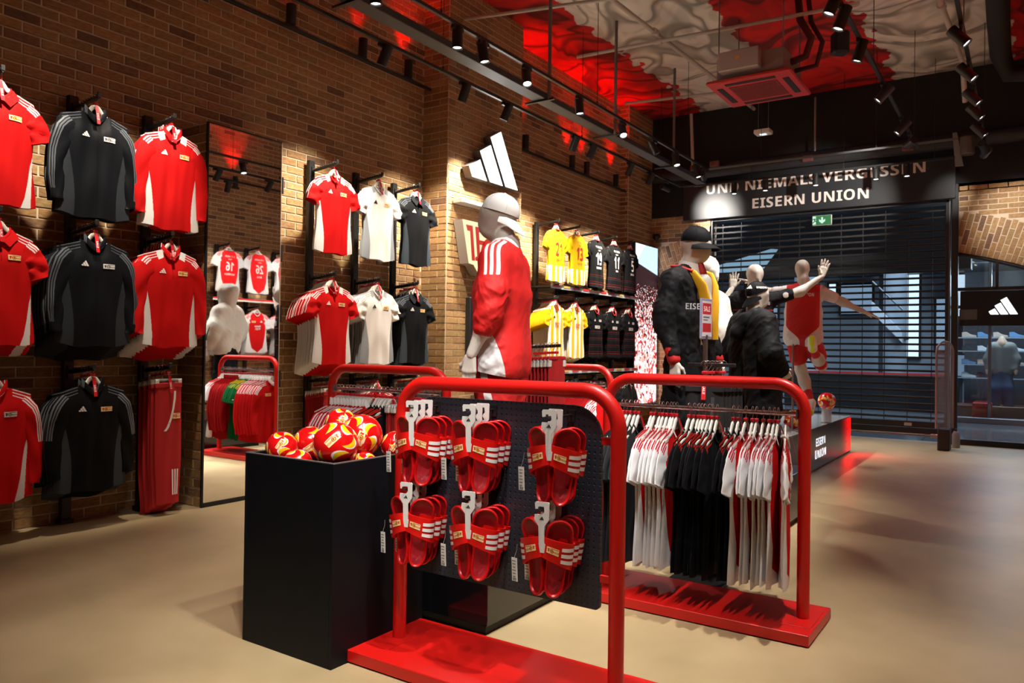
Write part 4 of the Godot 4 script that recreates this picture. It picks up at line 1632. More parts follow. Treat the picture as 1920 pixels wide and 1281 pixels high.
func racks() -> void:
	var t := rack(-1.878, -2.71, "red tube rack holding the black pegboard of slide sandals", false)
	# pegboard
	var W := 0.98
	var H := 0.80
	var pg := PackedVector2Array()
	for c in [[W / 2 - 0.13, H / 2 - 0.13, 0.0, 0.13], [-W / 2 + 0.13, H / 2 - 0.13, PI / 2, 0.13], [-W / 2 + 0.02, -H / 2 + 0.02, PI, 0.02], [W / 2 - 0.02, -H / 2 + 0.02, PI * 1.5, 0.02]]:
		for k in 7:
			var a: float = c[2] + PI / 2 * k / 6.0
			pg.append(Vector2(c[0] + cos(a) * c[3], c[1] + sin(a) * c[3]))
	var g := G.new()
	extrude(g, pg, -0.009, 0.009, Transform3D(Basis(), Vector3(0, 0.795, 0)), 0.0)
	for k in g.t.size():
		g.t[k] = Vector2(g.v[k].x, g.v[k].y) / 0.025
	var im := Image.create(64, 64, false, Image.FORMAT_RGB8)
	im.fill(Color("1f2733"))
	disc(im, Vector2(32, 32), 11, Color("06080b"), 20)
	var hm := Image.create(64, 64, false, Image.FORMAT_RGB8)
	hm.fill(Color.WHITE)
	disc(hm, Vector2(32, 32), 12, Color.BLACK, 20)
	var m := painted(im, 0.5)
	m.heightmap_enabled = true
	m.heightmap_texture = tex(hm)
	m.heightmap_scale = 0.2
	obj("pegboard", g, m, t)
	for y in [1.06, 0.52]:
		for s in [-1, 1]:
			g = G.new()
			box(g, Vector3(s * 0.515, y, 0), Vector3(0.07, 0.03, 0.014), 0.002)
			obj("board_bracket", g, M.red_paint, t)
	rack(-1.507, -4.11, "red tube rack of white, black and red jerseys nearest the walkway")
	rack(-3.85, -4.10, "red tube rack of red shirts behind the ball box")
	rack(-3.66, -6.2, "red tube rack with green and red tops seen whole in the mirror")


func ball_box() -> void:
	var t := thing("ball_bin", "tall open black box full of red and yellow footballs", "display bin", Vector3(-2.825, 0, -2.665))
	var g := G.new()
	var w := 0.61
	for s in [-1, 1]:
		box(g, Vector3(s * (w / 2 - 0.008), 0.45, 0), Vector3(0.016, 0.90, w), 0.0015)
		box(g, Vector3(0, 0.45, s * (w / 2 - 0.008)), Vector3(w - 0.032, 0.90, 0.016), 0.0015)
	obj("side_panel", g, M.box_black, t)
	g = G.new()
	for s in [-1, 1]:
		box(g, Vector3(s * (w / 2 - 0.008), 0.901, 0), Vector3(0.0165, 0.004, w + 0.0005))
		box(g, Vector3(0, 0.901, s * (w / 2 - 0.008)), Vector3(w - 0.033, 0.004, 0.0165))
	obj("rim_edge", g, flat(Color("5a5553"), 0.5), t)
	g = G.new()
	box(g, Vector3(0, 0.72, 0), Vector3(w - 0.034, 0.015, w - 0.034))
	obj("inner_floor", g, M.box_black, t)
	balls()
	# podiums
	var gloss := flat(Color("14161a"), 0.12, 0.0, 0.6)
	var pd := [[Vector3(-2.62, 0.21, -3.78), Vector3(0.86, 0.42, 1.42), "low black podium with glossy side under the red shirted mannequin"], [Vector3(-2.22, 0.21, -5.98), Vector3(1.28, 0.42, 2.16), "low black podium under the three dark and white hooded mannequins"]]
	for q in pd:
		var p := thing("podium", q[2], "podium", Vector3(q[0].x, 0, q[0].z))
		var s: Vector3 = q[1]
		g = G.new()
		box(g, Vector3(0, 0.235, 0), Vector3(s.x, 0.37, s.z), 0.003)
		obj("body", g, gloss, p)
		g = G.new()
		box(g, Vector3(0, 0.025, 0), Vector3(s.x - 0.06, 0.05, s.z - 0.06))
		obj("recessed_plinth", g, M.black, p)
	# LED platform of the running mannequins
	t = thing("led_platform", "long black platform with red glowing end and lit white lettering", "platform", Vector3(-2.95, 0, -9.55))
	g = G.new()
	box(g, Vector3(0, 0.26, 0), Vector3(1.68, 0.50, 4.7), 0.005)
	obj("body", g, flat(Color("17161a"), 0.35), t)
	g = G.new()
	box(g, Vector3(0, 0.005, 0), Vector3(1.6, 0.03, 4.6))
	obj("plinth", g, M.black, t)
	var im := Image.create(256, 48, false, Image.FORMAT_RGB8)
	for x in 256:
		var k := smoothstep(150.0, 250.0, x)
		im.fill_rect(Rect2i(x, 0, 1, 48), Color(0.02, 0.01, 0.015).lerp(Color(0.9, 0.03, 0.02), k * k))
	for k in 60:
		var px := int(235 - pow(rng.randf(), 2.0) * 70)
		im.fill_rect(Rect2i(px, rng.randi() % 48, 1 + rng.randi() % 4, 1), Color(0.35, 0.0, 0.01))
	stamp(im, letters("EISERN", 11, 0.9), Vector2(88, 17), Vector2.ONE, Color(0.95, 0.97, 1))
	stamp(im, letters("UNION", 11, 1.05), Vector2(88, 32), Vector2.ONE, Color(0.95, 0.97, 1))
	g = G.new()
	g.face([Vector3(0.845, 0.03, 0.6), Vector3(0.845, 0.03, -2.34), Vector3(0.845, 0.5, -2.34), Vector3(0.845, 0.5, 0.6)], [Vector2(0, 1), Vector2(1, 1), Vector2(1, 0), Vector2(0, 0)])
	obj("led_screen", g, picture(im, 1.6), t)
	lamp_area(t, "led_screen_light", Vector3(0.87, 0.27, -2.0), Vector3.RIGHT, Vector2(0.6, 0.4), 0.8, Color(1, 0.1, 0.06))
	g = G.new()
	box(g, Vector3(0.1, 0.515, 0), Vector3(1.5, 0.012, 4.5), 0.002)
	obj("top_plate", g, flat(Color("9aa5ab"), 0.15), t)

func shutter() -> void:
	# roller shutter of the wide opening: each slat its own piece
	var d := base("door")
	d.name = "door_1"
	structure(d, "black roller shutter of open slats across the wide shop entrance", "shutter")
	var dark := flat(Color("121316"), 0.5)
	var xa := -4.93
	var xb := -1.10
	var g := G.new()
	box(g, Vector3.ZERO, Vector3(xb - xa, 0.036, 0.016), 0.004)
	var slat := g.mesh(dark)
	var solid := G.new()
	box(solid, Vector3.ZERO, Vector3(xb - xa, 0.1, 0.016), 0.004)
	var sm := solid.mesh(dark)
	for k in 33:
		var y := 0.28 + k * 0.108
		obj("slat", slat, null, d).position = Vector3((xa + xb) / 2, y, -14.06)
	for k in 2:
		obj("bottom_slat", sm, null, d).position = Vector3((xa + xb) / 2, 0.17 + k * 0.104, -14.06)
	g = G.new()
	box(g, Vector3((xa + xb) / 2, 0.105, -14.05), Vector3(xb - xa, 0.035, 0.05), 0.004)
	obj("bottom_rail", g, flat(Color("7f7474"), 0.4, 0.4), d)
	g = G.new()
	box(g, Vector3(-1.22, 0.105, -14.015), Vector3(0.14, 0.06, 0.03), 0.004)
	obj("lock", g, flat(Color("a09492"), 0.4, 0.5), d)
	g = G.new()
	box(g, Vector3(-1.62, 0.27, -14.046), Vector3(0.11, 0.05, 0.006))
	obj("lock_plate", g, flat(Color("a8a29b"), 0.5), d)
	for k in 11:
		g = G.new()
		box(g, Vector3(xa + 0.19 + k * 0.345, 2.0, -14.06), Vector3(0.012, 3.6, 0.010))
		obj("link_chain", g, dark, d)
	for x in [xa - 0.02, xb + 0.035]:
		g = G.new()
		box(g, Vector3(x, 2.0, -14.05), Vector3(0.07, 4.0, 0.1), 0.004)
		obj("guide_rail", g, dark, d)
		g = G.new()
		box(g, Vector3(x + 0.02, 2.0, -13.995), Vector3(0.012, 3.9, 0.008))
		obj("guide_seal", g, flat(Color("7b7d84"), 0.4), d)
	g = G.new()
	box(g, Vector3((xa + xb) / 2, 4.0, -14.15), Vector3(xb - xa + 0.1, 0.3, 0.3))
	obj("shutter_box", g, dark, d)
	# sign over the shutter
	var s := thing("slogan_sign", "long black sign board with white club slogan lettering above the shutter", "sign")
	g = G.new()
	box(g, Vector3(-3.21, 4.22, -13.93), Vector3(4.5, 0.66, 0.10), 0.004)
	obj("board", g, flat(Color("1e2226"), 0.42), s)
	var tm := flat(Color("d8cfc8"), 0.6)
	for q in [["UND NIEMALS VERGESSEN", -3.19, 4.435, 3.62], ["EISERN UNION", -3.18, 4.095, 1.93]]:
		var tr := letters(q[0], 0.185, 1.0)
		var lo := 1e9
		var hi := -1e9
		for p in tr:
			lo = minf(lo, p.x)
			hi = maxf(hi, p.x)
		for one in single_letters(letters(q[0], 0.185, q[3] / (hi - lo))):
			g = G.new()
			flat_tris(g, one, Transform3D(Basis(), Vector3(q[1], q[2], -13.876)))
			obj("letter", g, tm, s)
	# exit sign
	var e := thing("exit_sign", "green and white emergency exit sign hanging under the slogan sign", "sign")
	g = G.new()
	box(g, Vector3(-2.94, 3.69, -13.85), Vector3(0.31, 0.17, 0.05), 0.004)
	obj("housing", g, M.white_plastic, e)
	g = G.new()
	box(g, Vector3(-2.94, 3.69, -13.822), Vector3(0.30, 0.16, 0.006))
	obj("face", g, glow(Color(0.02, 0.5, 0.25), 0.8), e)
	var lit := glow(Color(0.85, 1, 0.92), 0.9)
	g = G.new()
	var at := Transform3D(Basis(), Vector3(-3.03, 3.69, -13.818))
	extrude(g, PackedVector2Array([Vector2(-0.06, -0.07), Vector2(-0.005, -0.07), Vector2(-0.005, 0.07), Vector2(-0.06, 0.07)]), 0, 0.002, at)
	obj("door_picture", g, lit, e)
	g = G.new()
	for p in [[Vector2(0.0, 0.05), Vector2(0.0, 0.051), 0.012], [Vector2(-0.01, 0.03), Vector2(0.0, -0.01), 0.011], [Vector2(0.0, -0.01), Vector2(0.03, -0.025), 0.008], [Vector2(0.03, -0.025), Vector2(0.025, -0.06), 0.007], [Vector2(0.0, -0.01), Vector2(-0.03, -0.04), 0.008], [Vector2(-0.03, -0.04), Vector2(-0.055, -0.045), 0.007], [Vector2(-0.01, 0.03), Vector2(0.03, 0.015), 0.006], [Vector2(-0.01, 0.03), Vector2(-0.04, 0.01), 0.006]]:
		tube(g, [at * Vector3(p[0].x - 0.02, p[0].y, 0.004), at * Vector3(p[1].x - 0.02, p[1].y, 0.004)], p[2], 6)
	obj("running_figure", g, flat(Color("0b5a33"), 0.5), e)
	g = G.new()
	extrude(g, PackedVector2Array([Vector2(0.08, 0.05), Vector2(0.11, 0.05), Vector2(0.11, -0.005), Vector2(0.145, 0.02), Vector2(0.145, -0.02), Vector2(0.095, -0.06), Vector2(0.045, -0.02), Vector2(0.045, 0.02), Vector2(0.08, -0.005)]), 0, 0.002, at)
	obj("arrow", g, lit, e)
	# side glazing under the arch
	var w := base("window")
	w.name = "window_9"
	structure(w, "black framed shop window under the brick arch beside the shutter", "window")
	g = G.new()
	var top := func(x: float) -> float: return -5.53 + sqrt(8.80 * 8.80 - (x + 2.95) * (x + 2.95))
	box(g, Vector3(-0.965, 2.06, -14.0), Vector3(0.09, 4.12, 0.14), 0.004)
	box(g, Vector3(0.16, 0.045, -14.0), Vector3(2.2, 0.09, 0.08), 0.004)
	for x in [-0.40, 0.55]:
		var h: float = top.call(x) - 0.02
		box(g, Vector3(x, 2.45 + (h - 2.45) / 2, -14.0), Vector3(0.045, h - 2.45, 0.06), 0.003)
	box(g, Vector3(0.16, 2.45, -14.0), Vector3(2.2, 0.05, 0.06), 0.003)
	var pts := []
	for k in 12:
		var x := lerpf(-0.92, 1.25, k / 11.0)
		pts.append(Vector3(x, top.call(x) - 0.025, -14.0))
	tube(g, pts, 0.03, 4)
	obj("window_frame", g, dark, w)
	g = G.new()
	var pg := PackedVector2Array([Vector2(-0.92, 0.09), Vector2(1.25, 0.09)])
	for k in 12:
		var x := lerpf(1.25, -0.92, k / 11.0)
		pg.append(Vector2(x, top.call(x) - 0.03))
	extrude(g, pg, -14.008, -13.998)
	obj("window_pane", g, M.glass, w)
	g = G.new()
	var sheet := flat(Color("a8adb0"), 0.6)
	box(g, Vector3(-0.78, 2.05, -13.992), Vector3(0.24, 0.16, 0.002))
	obj("notice_text", g, flat(Color("4d5257"), 0.6), w)
	# shop security gate
	var a := thing("security_gate", "clear acrylic security gate panel with dark foot at the shutter end", "security gate", Vector3(-1.02, 0, -13.05))
	g = G.new()
	box(g, Vector3(0, 0.16, 0), Vector3(0.16, 0.32, 0.30), 0.012)
	obj("foot", g, flat(Color("1a1a1d"), 0.4), a)
	g = G.new()
	pg = PackedVector2Array([Vector2(-0.16, 0.32), Vector2(0.16, 0.32)])
	for k in 11:
		var an := PI * k / 10.0
		pg.append(Vector2(cos(an) * 0.16, 1.45 + sin(an) * 0.16))
	extrude(g, pg, -0.008, 0.008, Transform3D(Basis(Vector3.UP, 0.9), Vector3.ZERO))
	var ac := flat(Color(0.7, 0.78, 0.9, 0.22), 0.05)
	ac.transparency = BaseMaterial3D.TRANSPARENCY_ALPHA
	obj("acrylic_panel", g, ac, a)
	g = G.new()
	var loop := [Vector3(-0.16, 0.32, 0), Vector3(-0.16, 1.45, 0)]
	loop.append_array(arc(Vector3(0, 1.45, 0), 0.16, PI, 0, 12))
	loop.append(Vector3(0.16, 0.32, 0))
	for k in loop.size():
		loop[k] = Basis(Vector3.UP, 0.9) * (loop[k] as Vector3)
	tube(g, loop, 0.014, 8)
	obj("edge_tube", g, flat(Color("8a8086"), 0.35), a)
	var ex := thing("extinguisher", "small grey canister standing beside the security gate foot", "canister", Vector3(-0.9, 0, -13.5))
	g = G.new()
	lathe(g, [Vector2(0, 0), Vector2(0.05, 0), Vector2(0.055, 0.01), Vector2(0.055, 0.2), Vector2(0.03, 0.25), Vector2(0, 0.25)], 16)
	obj("body", g, flat(Color("8c8a90"), 0.35), ex)
	g = G.new()
	box(g, Vector3(0, 0.265, 0), Vector3(0.03, 0.04, 0.05), 0.004)
	obj("valve", g, M.black, ex)


func single_letters(t: PackedVector2Array) -> Array:   # triangles that overlap from side to side belong to one letter
	var list := []
	for k in range(0, t.size(), 3):
		list.append([minf(t[k].x, minf(t[k + 1].x, t[k + 2].x)), maxf(t[k].x, maxf(t[k + 1].x, t[k + 2].x)), k])
	list.sort_custom(func(a, b): return a[0] < b[0])
	var o := []
	var edge := -1e9
	for q in list:
		if q[0] > edge - 0.0005:
			o.append(PackedVector2Array())
		edge = maxf(edge, q[1])
		for j in 3:
			o[-1].append(t[q[2] + j])
	return o

# ---------------------------------------------------------------- garments on hangers; origin where the hook sits on the rail, +z the front, +x the viewer's right
const NK := -0.135     # neck height under the rail
const SL := 0.79       # length
const TW := 224        # texture: front, back, sleeve
const TH := 400
var weave_mat := {}

class Shirt:
	var seed := 0.0
	var fold := 0.012
	var thick := 1.0
	var wide := 1.0
	func half(v: float) -> float:
		var w := lerpf(0.235, 0.245, smoothstep(0.0, 0.12, v))
		w = lerpf(w, 0.228, smoothstep(0.15, 0.55, v))
		return wide * lerpf(w, 0.258, smoothstep(0.55, 1.0, v))
	func top(x: float, s: float) -> float:
		var a := absf(x)
		if a < 0.085:
			return -0.135 - (0.075 if s > 0 else 0.012) * cos(PI / 2 * a / 0.085)
		return -0.135 - (a - 0.085) * 0.32
	func low(x: float, s: float) -> float:
		return -0.135 - 0.79 - 0.012 * cos(x * 9.0) + 0.008 * sin(x * 23.0 + seed) + (0.01 if s < 0 else 0.0)
	func z(u: float, v: float, s: float) -> float:
		var k := 1.0 - minf(u * u, 1.0)
		var t := lerpf(0.012, 0.05, smoothstep(0.0, 0.2, v)) * lerpf(1.0, 0.85, v)
		var f := fold * smoothstep(0.15, 1.0, v) * sin(u * 7.5 + seed + 1.4 * sin(u * 3.1 + seed * 2.0 + v)) + 0.35 * fold * sin(u * 15.0 + v * 4.0 + seed)
		f += 0.004 * sin(v * 11.0 - absf(u) * 5.0 + seed) * smoothstep(0.0, 0.3, v)
		return thick * (s * t * pow(k, 0.55) + f * k)
	func point(u: float, v: float, s: float) -> Vector3:
		var x := u * half(v)
		return Vector3(x, lerpf(top(x, s), low(x, s), v), z(u, v, s))
	func on(x: float, y: float, s: float, off: float) -> Vector3:   # a point of the cloth under (x, y), lifted
		var a := top(x, s)
		var v := clampf((a - y) / (a - low(x, s)), 0.0, 1.0)
		return Vector3(x, y, z(clampf(x / half(v), -1, 1), v, s) + s * off)


func uv_front(x: float, y: float, s: float) -> Vector2:
	var fx := (x / 0.30 * 0.5 + 0.5) * TW
	return Vector2((fx + (0.0 if s > 0 else float(TW))) / 576.0, (0.03 + NK - y) / 0.86)


func torso_mesh(c: Shirt, m: Material) -> ArrayMesh:
	var g := G.new()
	var us := []
	for k in 27:
		var a := -1.0 + 2.0 * k / 26.0
		us.append(sin(a * PI / 2) * 0.35 + a * 0.65)
	for s in [1.0, -1.0]:
		var o := g.v.size()
		for r in 19:
			var v := r / 18.0
			for u in us:
				var p := c.point(u, v, s)
				g.add(p, uv_front(p.x, p.y, s))
		for r in 18:
			for k in 26:
				var a := o + r * 27 + k
				if s > 0:
					g.tri(a + 27, a + 28, a + 1)
					g.tri(a + 27, a + 1, a)
				else:
					g.tri(a + 28, a + 27, a)
					g.tri(a + 28, a, a + 1)
	return g.mesh(m)


func sleeve_mesh(c: Shirt, side: float, kind: String, m: Material) -> ArrayMesh:
	var g := G.new()
	var pts := [Vector3(0.155, NK - 0.118, 0), Vector3(0.215, NK - 0.165, 0.002), Vector3(0.262, NK - 0.235, 0.006), Vector3(0.288, NK - 0.31, 0.01)]
	var wd := [0.088, 0.092, 0.086, 0.082]
	var th := [0.022, 0.034, 0.034, 0.032]
	if kind == "long":
		pts = [Vector3(0.155, NK - 0.118, 0), Vector3(0.21, NK - 0.17, 0.002), Vector3(0.25, NK - 0.27, 0.0), Vector3(0.272, NK - 0.40, -0.004), Vector3(0.280, NK - 0.52, 0.004), Vector3(0.275, NK - 0.64, 0.012), Vector3(0.272, NK - 0.69, 0.014)]
		wd = [0.088, 0.09, 0.078, 0.068, 0.06, 0.048, 0.044]
		th = [0.022, 0.036, 0.036, 0.034, 0.03, 0.026, 0.026]
	var rows := []
	var n := 14
	var steps := 12
	for r in steps + 1:
		var f := float(r) / steps * (pts.size() - 1)
		var k := mini(int(f), pts.size() - 2)
		var q := f - k
		var p0: Vector3 = pts[maxi(k - 1, 0)]
		var p3: Vector3 = pts[mini(k + 2, pts.size() - 1)]
		var p := (pts[k] as Vector3).cubic_interpolate(pts[k + 1], p0, p3, q)
		var d: Vector3 = (pts[k + 1] - pts[k]).normalized()
		var e := Vector3(-d.y, d.x, 0).normalized()   # towards the outer top
		var w := lerpf(wd[k], wd[k + 1], q)
		var t := lerpf(th[k], th[k + 1], q) * c.thick
		var row := []
		for j in n:
			var a := TAU * j / n
			var wob := 1.0 + 0.22 * sin(a * 3.0 + r * 1.1 + c.seed * 3.0 + side) * smoothstep(0.0, 0.4, float(r) / steps)
			var pp := p + e * cos(a) * w + Vector3(0, 0, sin(a) * t * wob + 0.006 * c.thick * sin(r * 1.7 + cos(a) * 2.0 + c.seed))
			pp.x *= side
			row.append(pp)
		rows.append(row)
	var o := g.v.size()
	for r in rows.size():
		for j in n:
			var a := TAU * j / n
			g.add(rows[r][j], Vector2((448.0 + 128.0 * clampf(0.5 - 0.5 * cos(a), 0.01, 0.99)) / 576.0, float(r) / steps))
	for r in steps:
		for j in n:
			var a := o + r * n + j
			var b := o + r * n + (j + 1) % n
			if side > 0:
				g.tri(a + n, b, a)
				g.tri(a + n, b + n, b)
			else:
				g.tri(a, b, a + n)
				g.tri(b, b + n, a + n)
	return g.mesh(m)


func collar_mesh(kind: String, m: Material, inner := true) -> ArrayMesh:
	var g := G.new()
	var c := Shirt.new()
	var loop := []
	var n := 28
	for k in n:
		var a := TAU * k / n
		var x := 0.085 * sin(a)
		var f := cos(a)
		var s := 1.0 if f >= 0 else -1.0
		loop.append(Vector3(x, c.top(x * 0.999, s), 0.012 * f))
	var h := 0.014
	if kind == "high":
		h = 0.055
	elif kind == "polo":
		h = 0.03
	var rows := []
	for q in [[0.010, -0.006, 1.02], [0.012, 0.35, 1.03], [0.006, 1.0, 0.97], [-0.004, 0.95, 0.92], [-0.006, 0.0, 0.95]]:
		var row := []
		for k in n:
			var p: Vector3 = loop[k]
			var a := TAU * k / n
			var lift: float = h * q[1]
			if kind == "polo" and cos(a) > 0.0:
				lift *= 0.8
			row.append(Vector3(p.x * q[2], p.y + lift, p.z + cos(a) * (q[0] + 0.012)))
		rows.append(row)
	g.grid(rows, true)
	if kind == "polo":   # two collar leaves
		for s in [-1.0, 1.0]:
			var l := [Vector3(s * 0.09, NK + 0.015, 0.006), Vector3(s * 0.125, NK - 0.045, 0.028), Vector3(s * 0.055, NK - 0.115, 0.05), Vector3(s * 0.008, NK - 0.07, 0.038)]
			g.out(l, Vector3(0, NK, -0.3))
	return g.mesh(m)


# triangles in the plane laid on the cloth, cut small so that they follow it
func lay_on(c: Shirt, tris: PackedVector2Array, at: Vector2, s: float, off := 0.003, turn := 0.0, uvbox := Rect2()) -> G:
	var g := G.new()
	var todo := []
	for k in range(0, tris.size(), 3):
		todo.append([tris[k], tris[k + 1], tris[k + 2], 0])
	while todo.size():
		var t: Array = todo.pop_back()
		var e := [(t[0] as Vector2).distance_to(t[1]), (t[1] as Vector2).distance_to(t[2]), (t[2] as Vector2).distance_to(t[0])]
		var big := 0 if e[0] >= e[1] and e[0] >= e[2] else 1 if e[1] >= e[2] else 2
		if e[big] > 0.03 and t[3] < 7:
			var a: Vector2 = t[big]
			var b: Vector2 = t[(big + 1) % 3]
			var d: Vector2 = t[(big + 2) % 3]
			todo.append([a, (a + b) / 2, d, t[3] + 1])
			todo.append([(a + b) / 2, b, d, t[3] + 1])
			continue
		var p := []
		var uv := []
		for j in 3:
			var q := (t[j] as Vector2).rotated(turn)
			if s < 0:
				q.x = -q.x
			q += at
			p.append(c.on(q.x, q.y, s, off))
			uv.append(((t[j] as Vector2) - uvbox.position) / uvbox.size if uvbox.size.x > 0 else Vector2.ZERO)
		var nrm: Vector3 = (p[1] - p[0]).cross(p[2] - p[0])
		if nrm.z * s < 0:
			p.reverse()
			uv.reverse()
		for j in uv.size():
			uv[j].y = 1.0 - uv[j].y
		g.face(p, uv)
	return g


func rect_tris(w: float, h: float) -> PackedVector2Array:
	var a := Vector2(w, h) / 2
	return PackedVector2Array([-a, Vector2(a.x, -a.y), a, -a, a, Vector2(-a.x, a.y)])


func badge_tex(kind: String) -> StandardMaterial3D:
	if M.has("badge_" + kind):
		return M["badge_" + kind]
	var im := Image.create(128, 64, false, Image.FORMAT_RGB8)
	var bg := Color("efdca0")
	var fg := Color("c01a1a")
	if kind == "white":
		bg = Color("d9dde0")
		fg = Color("202226")
	im.fill(bg)
	stamp(im, letters("1", 34, 1.0), Vector2(14, 32), Vector2.ONE, fg)
	stamp(im, letters("F", 34, 1.0), Vector2(30, 32), Vector2.ONE, fg)
	disc(im, Vector2(56, 36), 19, fg)
	disc(im, Vector2(57, 36), 13, Color("e8c92c") if kind != "white" else bg)
	poly(im, [Vector2(52, 46), Vector2(55, 36), Vector2(50, 30), Vector2(56, 28), Vector2(60, 24), Vector2(64, 30), Vector2(61, 38), Vector2(63, 46), Vector2(58, 42)], Color("15151a"))
	stamp(im, letters("UNION", 18, 0.85), Vector2(100, 40), Vector2.ONE, fg)
	poly(im, [Vector2(44, 8), Vector2(122, 8), Vector2(122, 14), Vector2(44, 14)], fg)
	M["badge_" + kind] = painted(im, 0.5)
	return M["badge_" + kind]


var protos := {}
# d: tex, sleeve, collar, collar_mat, badge, logo, prints [[text, x, y, height, stretch, side, material]]
func make_garment(key: String, d: Dictionary) -> Node3D:
	if protos.has(key):
		return protos[key]
	var t := Node3D.new()
	t.name = "proto"
	var c := Shirt.new()
	c.seed = d.get("seed", 1.0)
	c.fold = d.get("fold", 0.012)
	c.thick = d.get("thick", 1.0)
	c.wide = d.get("wide", 1.0)
	var m: Material = d.tex
	obj("body", torso_mesh(c, m), null, t)
	for s in [-1.0, 1.0]:
		obj("sleeve", sleeve_mesh(c, s, d.get("sleeve", "short"), m), null, t)
	obj("collar", collar_mesh(d.get("collar", "crew"), d.get("collar_mat", m)), null, t).scale.z = clampf(c.thick * 1.4, 0.4, 1.0)
	if d.has("badge"):
		var o := obj("badge", lay_on(c, rect_tris(0.088, 0.036), Vector2(0.09, NK - 0.185), 1.0, 0.004, 0.0, Rect2(-0.044, -0.018, 0.088, 0.036)), badge_tex(d.badge), t)
		o.set_meta("label", "oblong printed badge on the chest")
	if d.has("logo"):
		obj("logo", lay_on(c, bars_tris(0.042), Vector2(-0.09, NK - 0.175), 1.0, 0.004), d.logo, t)
	var names := {"number": 1}
	for p in d.get("prints", []):
		obj("number" if (p[0] as String).is_valid_int() else "lettering", lay_on(c, letters(p[0], p[3], p[4]), Vector2(p[1], NK + p[2]), p[5], 0.0065), p[6], t)
	protos[key] = t
	return t


func place_garment(key: String, called: String, x: Transform3D, label: String, category: String, group: String) -> Node3D:
	var p: Node3D = protos[key]
	var o := dup(p, called, x, label, group)
	o.set_meta("category", category)
	return o


# hanger: hook, arms, red size cap; front ones carry a red sale strip
func make_hangers() -> void:
	for kind in ["plain", "sale", "clip", "clip_sale"]:
		var t := Node3D.new()
		t.name = "proto"
		var g := G.new()
		var hook := [Vector3(0, NK + 0.055, 0), Vector3(0, -0.045, 0)]
		hook.append_array(arc(Vector3(0, -0.006, 0), 0.021, -0.9, PI + 0.3, 12))
		tube(g, hook, 0.0021, 6)
		obj("hook", g, M.chrome, t)
		g = G.new()
		if kind.begins_with("clip"):
			box(g, Vector3(0, NK + 0.02, 0), Vector3(0.24, 0.022, 0.014), 0.004)
			obj("bar", g, flat(Color("8f9294"), 0.35), t)
			for s in [-1, 1]:
				g = G.new()
				box(g, Vector3(s * 0.10, NK - 0.0, 0.0), Vector3(0.035, 0.05, 0.022), 0.004)
				obj("clip", g, M.hanger, t)
		else:
			var arm := [Vector3(-0.19, NK - 0.058, 0), Vector3(-0.10, NK - 0.026, 0), Vector3(-0.05, NK + 0.006, 0), Vector3(-0.022, NK + 0.045, 0), Vector3(0, NK + 0.06, 0), Vector3(0.022, NK + 0.045, 0), Vector3(0.05, NK + 0.006, 0), Vector3(0.10, NK - 0.026, 0), Vector3(0.19, NK - 0.058, 0)]
			tube(g, arm, [0.010, 0.013, 0.017, 0.017, 0.016, 0.017, 0.017, 0.013, 0.010], 8, true, Vector2(1.0, 0.42), Vector3.BACK)
			obj("shoulder_bar", g, M.hanger, t)
		g = G.new()
		box(g, Vector3(0, NK + 0.078, 0), Vector3(0.034, 0.018, 0.018), 0.003)
		obj("size_cap", g, M.tag_red, t)
		if kind.ends_with("sale"):
			g = G.new()
			g.grid([[Vector3(-0.013, NK + 0.06, 0.012), Vector3(0.013, NK + 0.06, 0.012)], [Vector3(-0.013, NK + 0.02, 0.026), Vector3(0.013, NK + 0.02, 0.026)], [Vector3(-0.013, NK - 0.085, 0.052), Vector3(0.013, NK - 0.085, 0.052)]])
			for k in range(0, g.i.size(), 3):
				var q := g.i[k]
				g.i[k] = g.i[k + 1]
				g.i[k + 1] = q
			obj("sale_strip", g, M.tag_red, t)
			g = G.new()
			var a := atan2(0.026, 0.105)
			flat_tris(g, letters("SALE", 0.015, 1.25), Transform3D(Basis(Vector3.RIGHT, -a) * Basis(Vector3.BACK, -PI / 2), Vector3(0, NK - 0.025, 0.0385)))
			obj("sale_lettering", g, M.print_white, t)
		protos["hanger_" + kind] = t


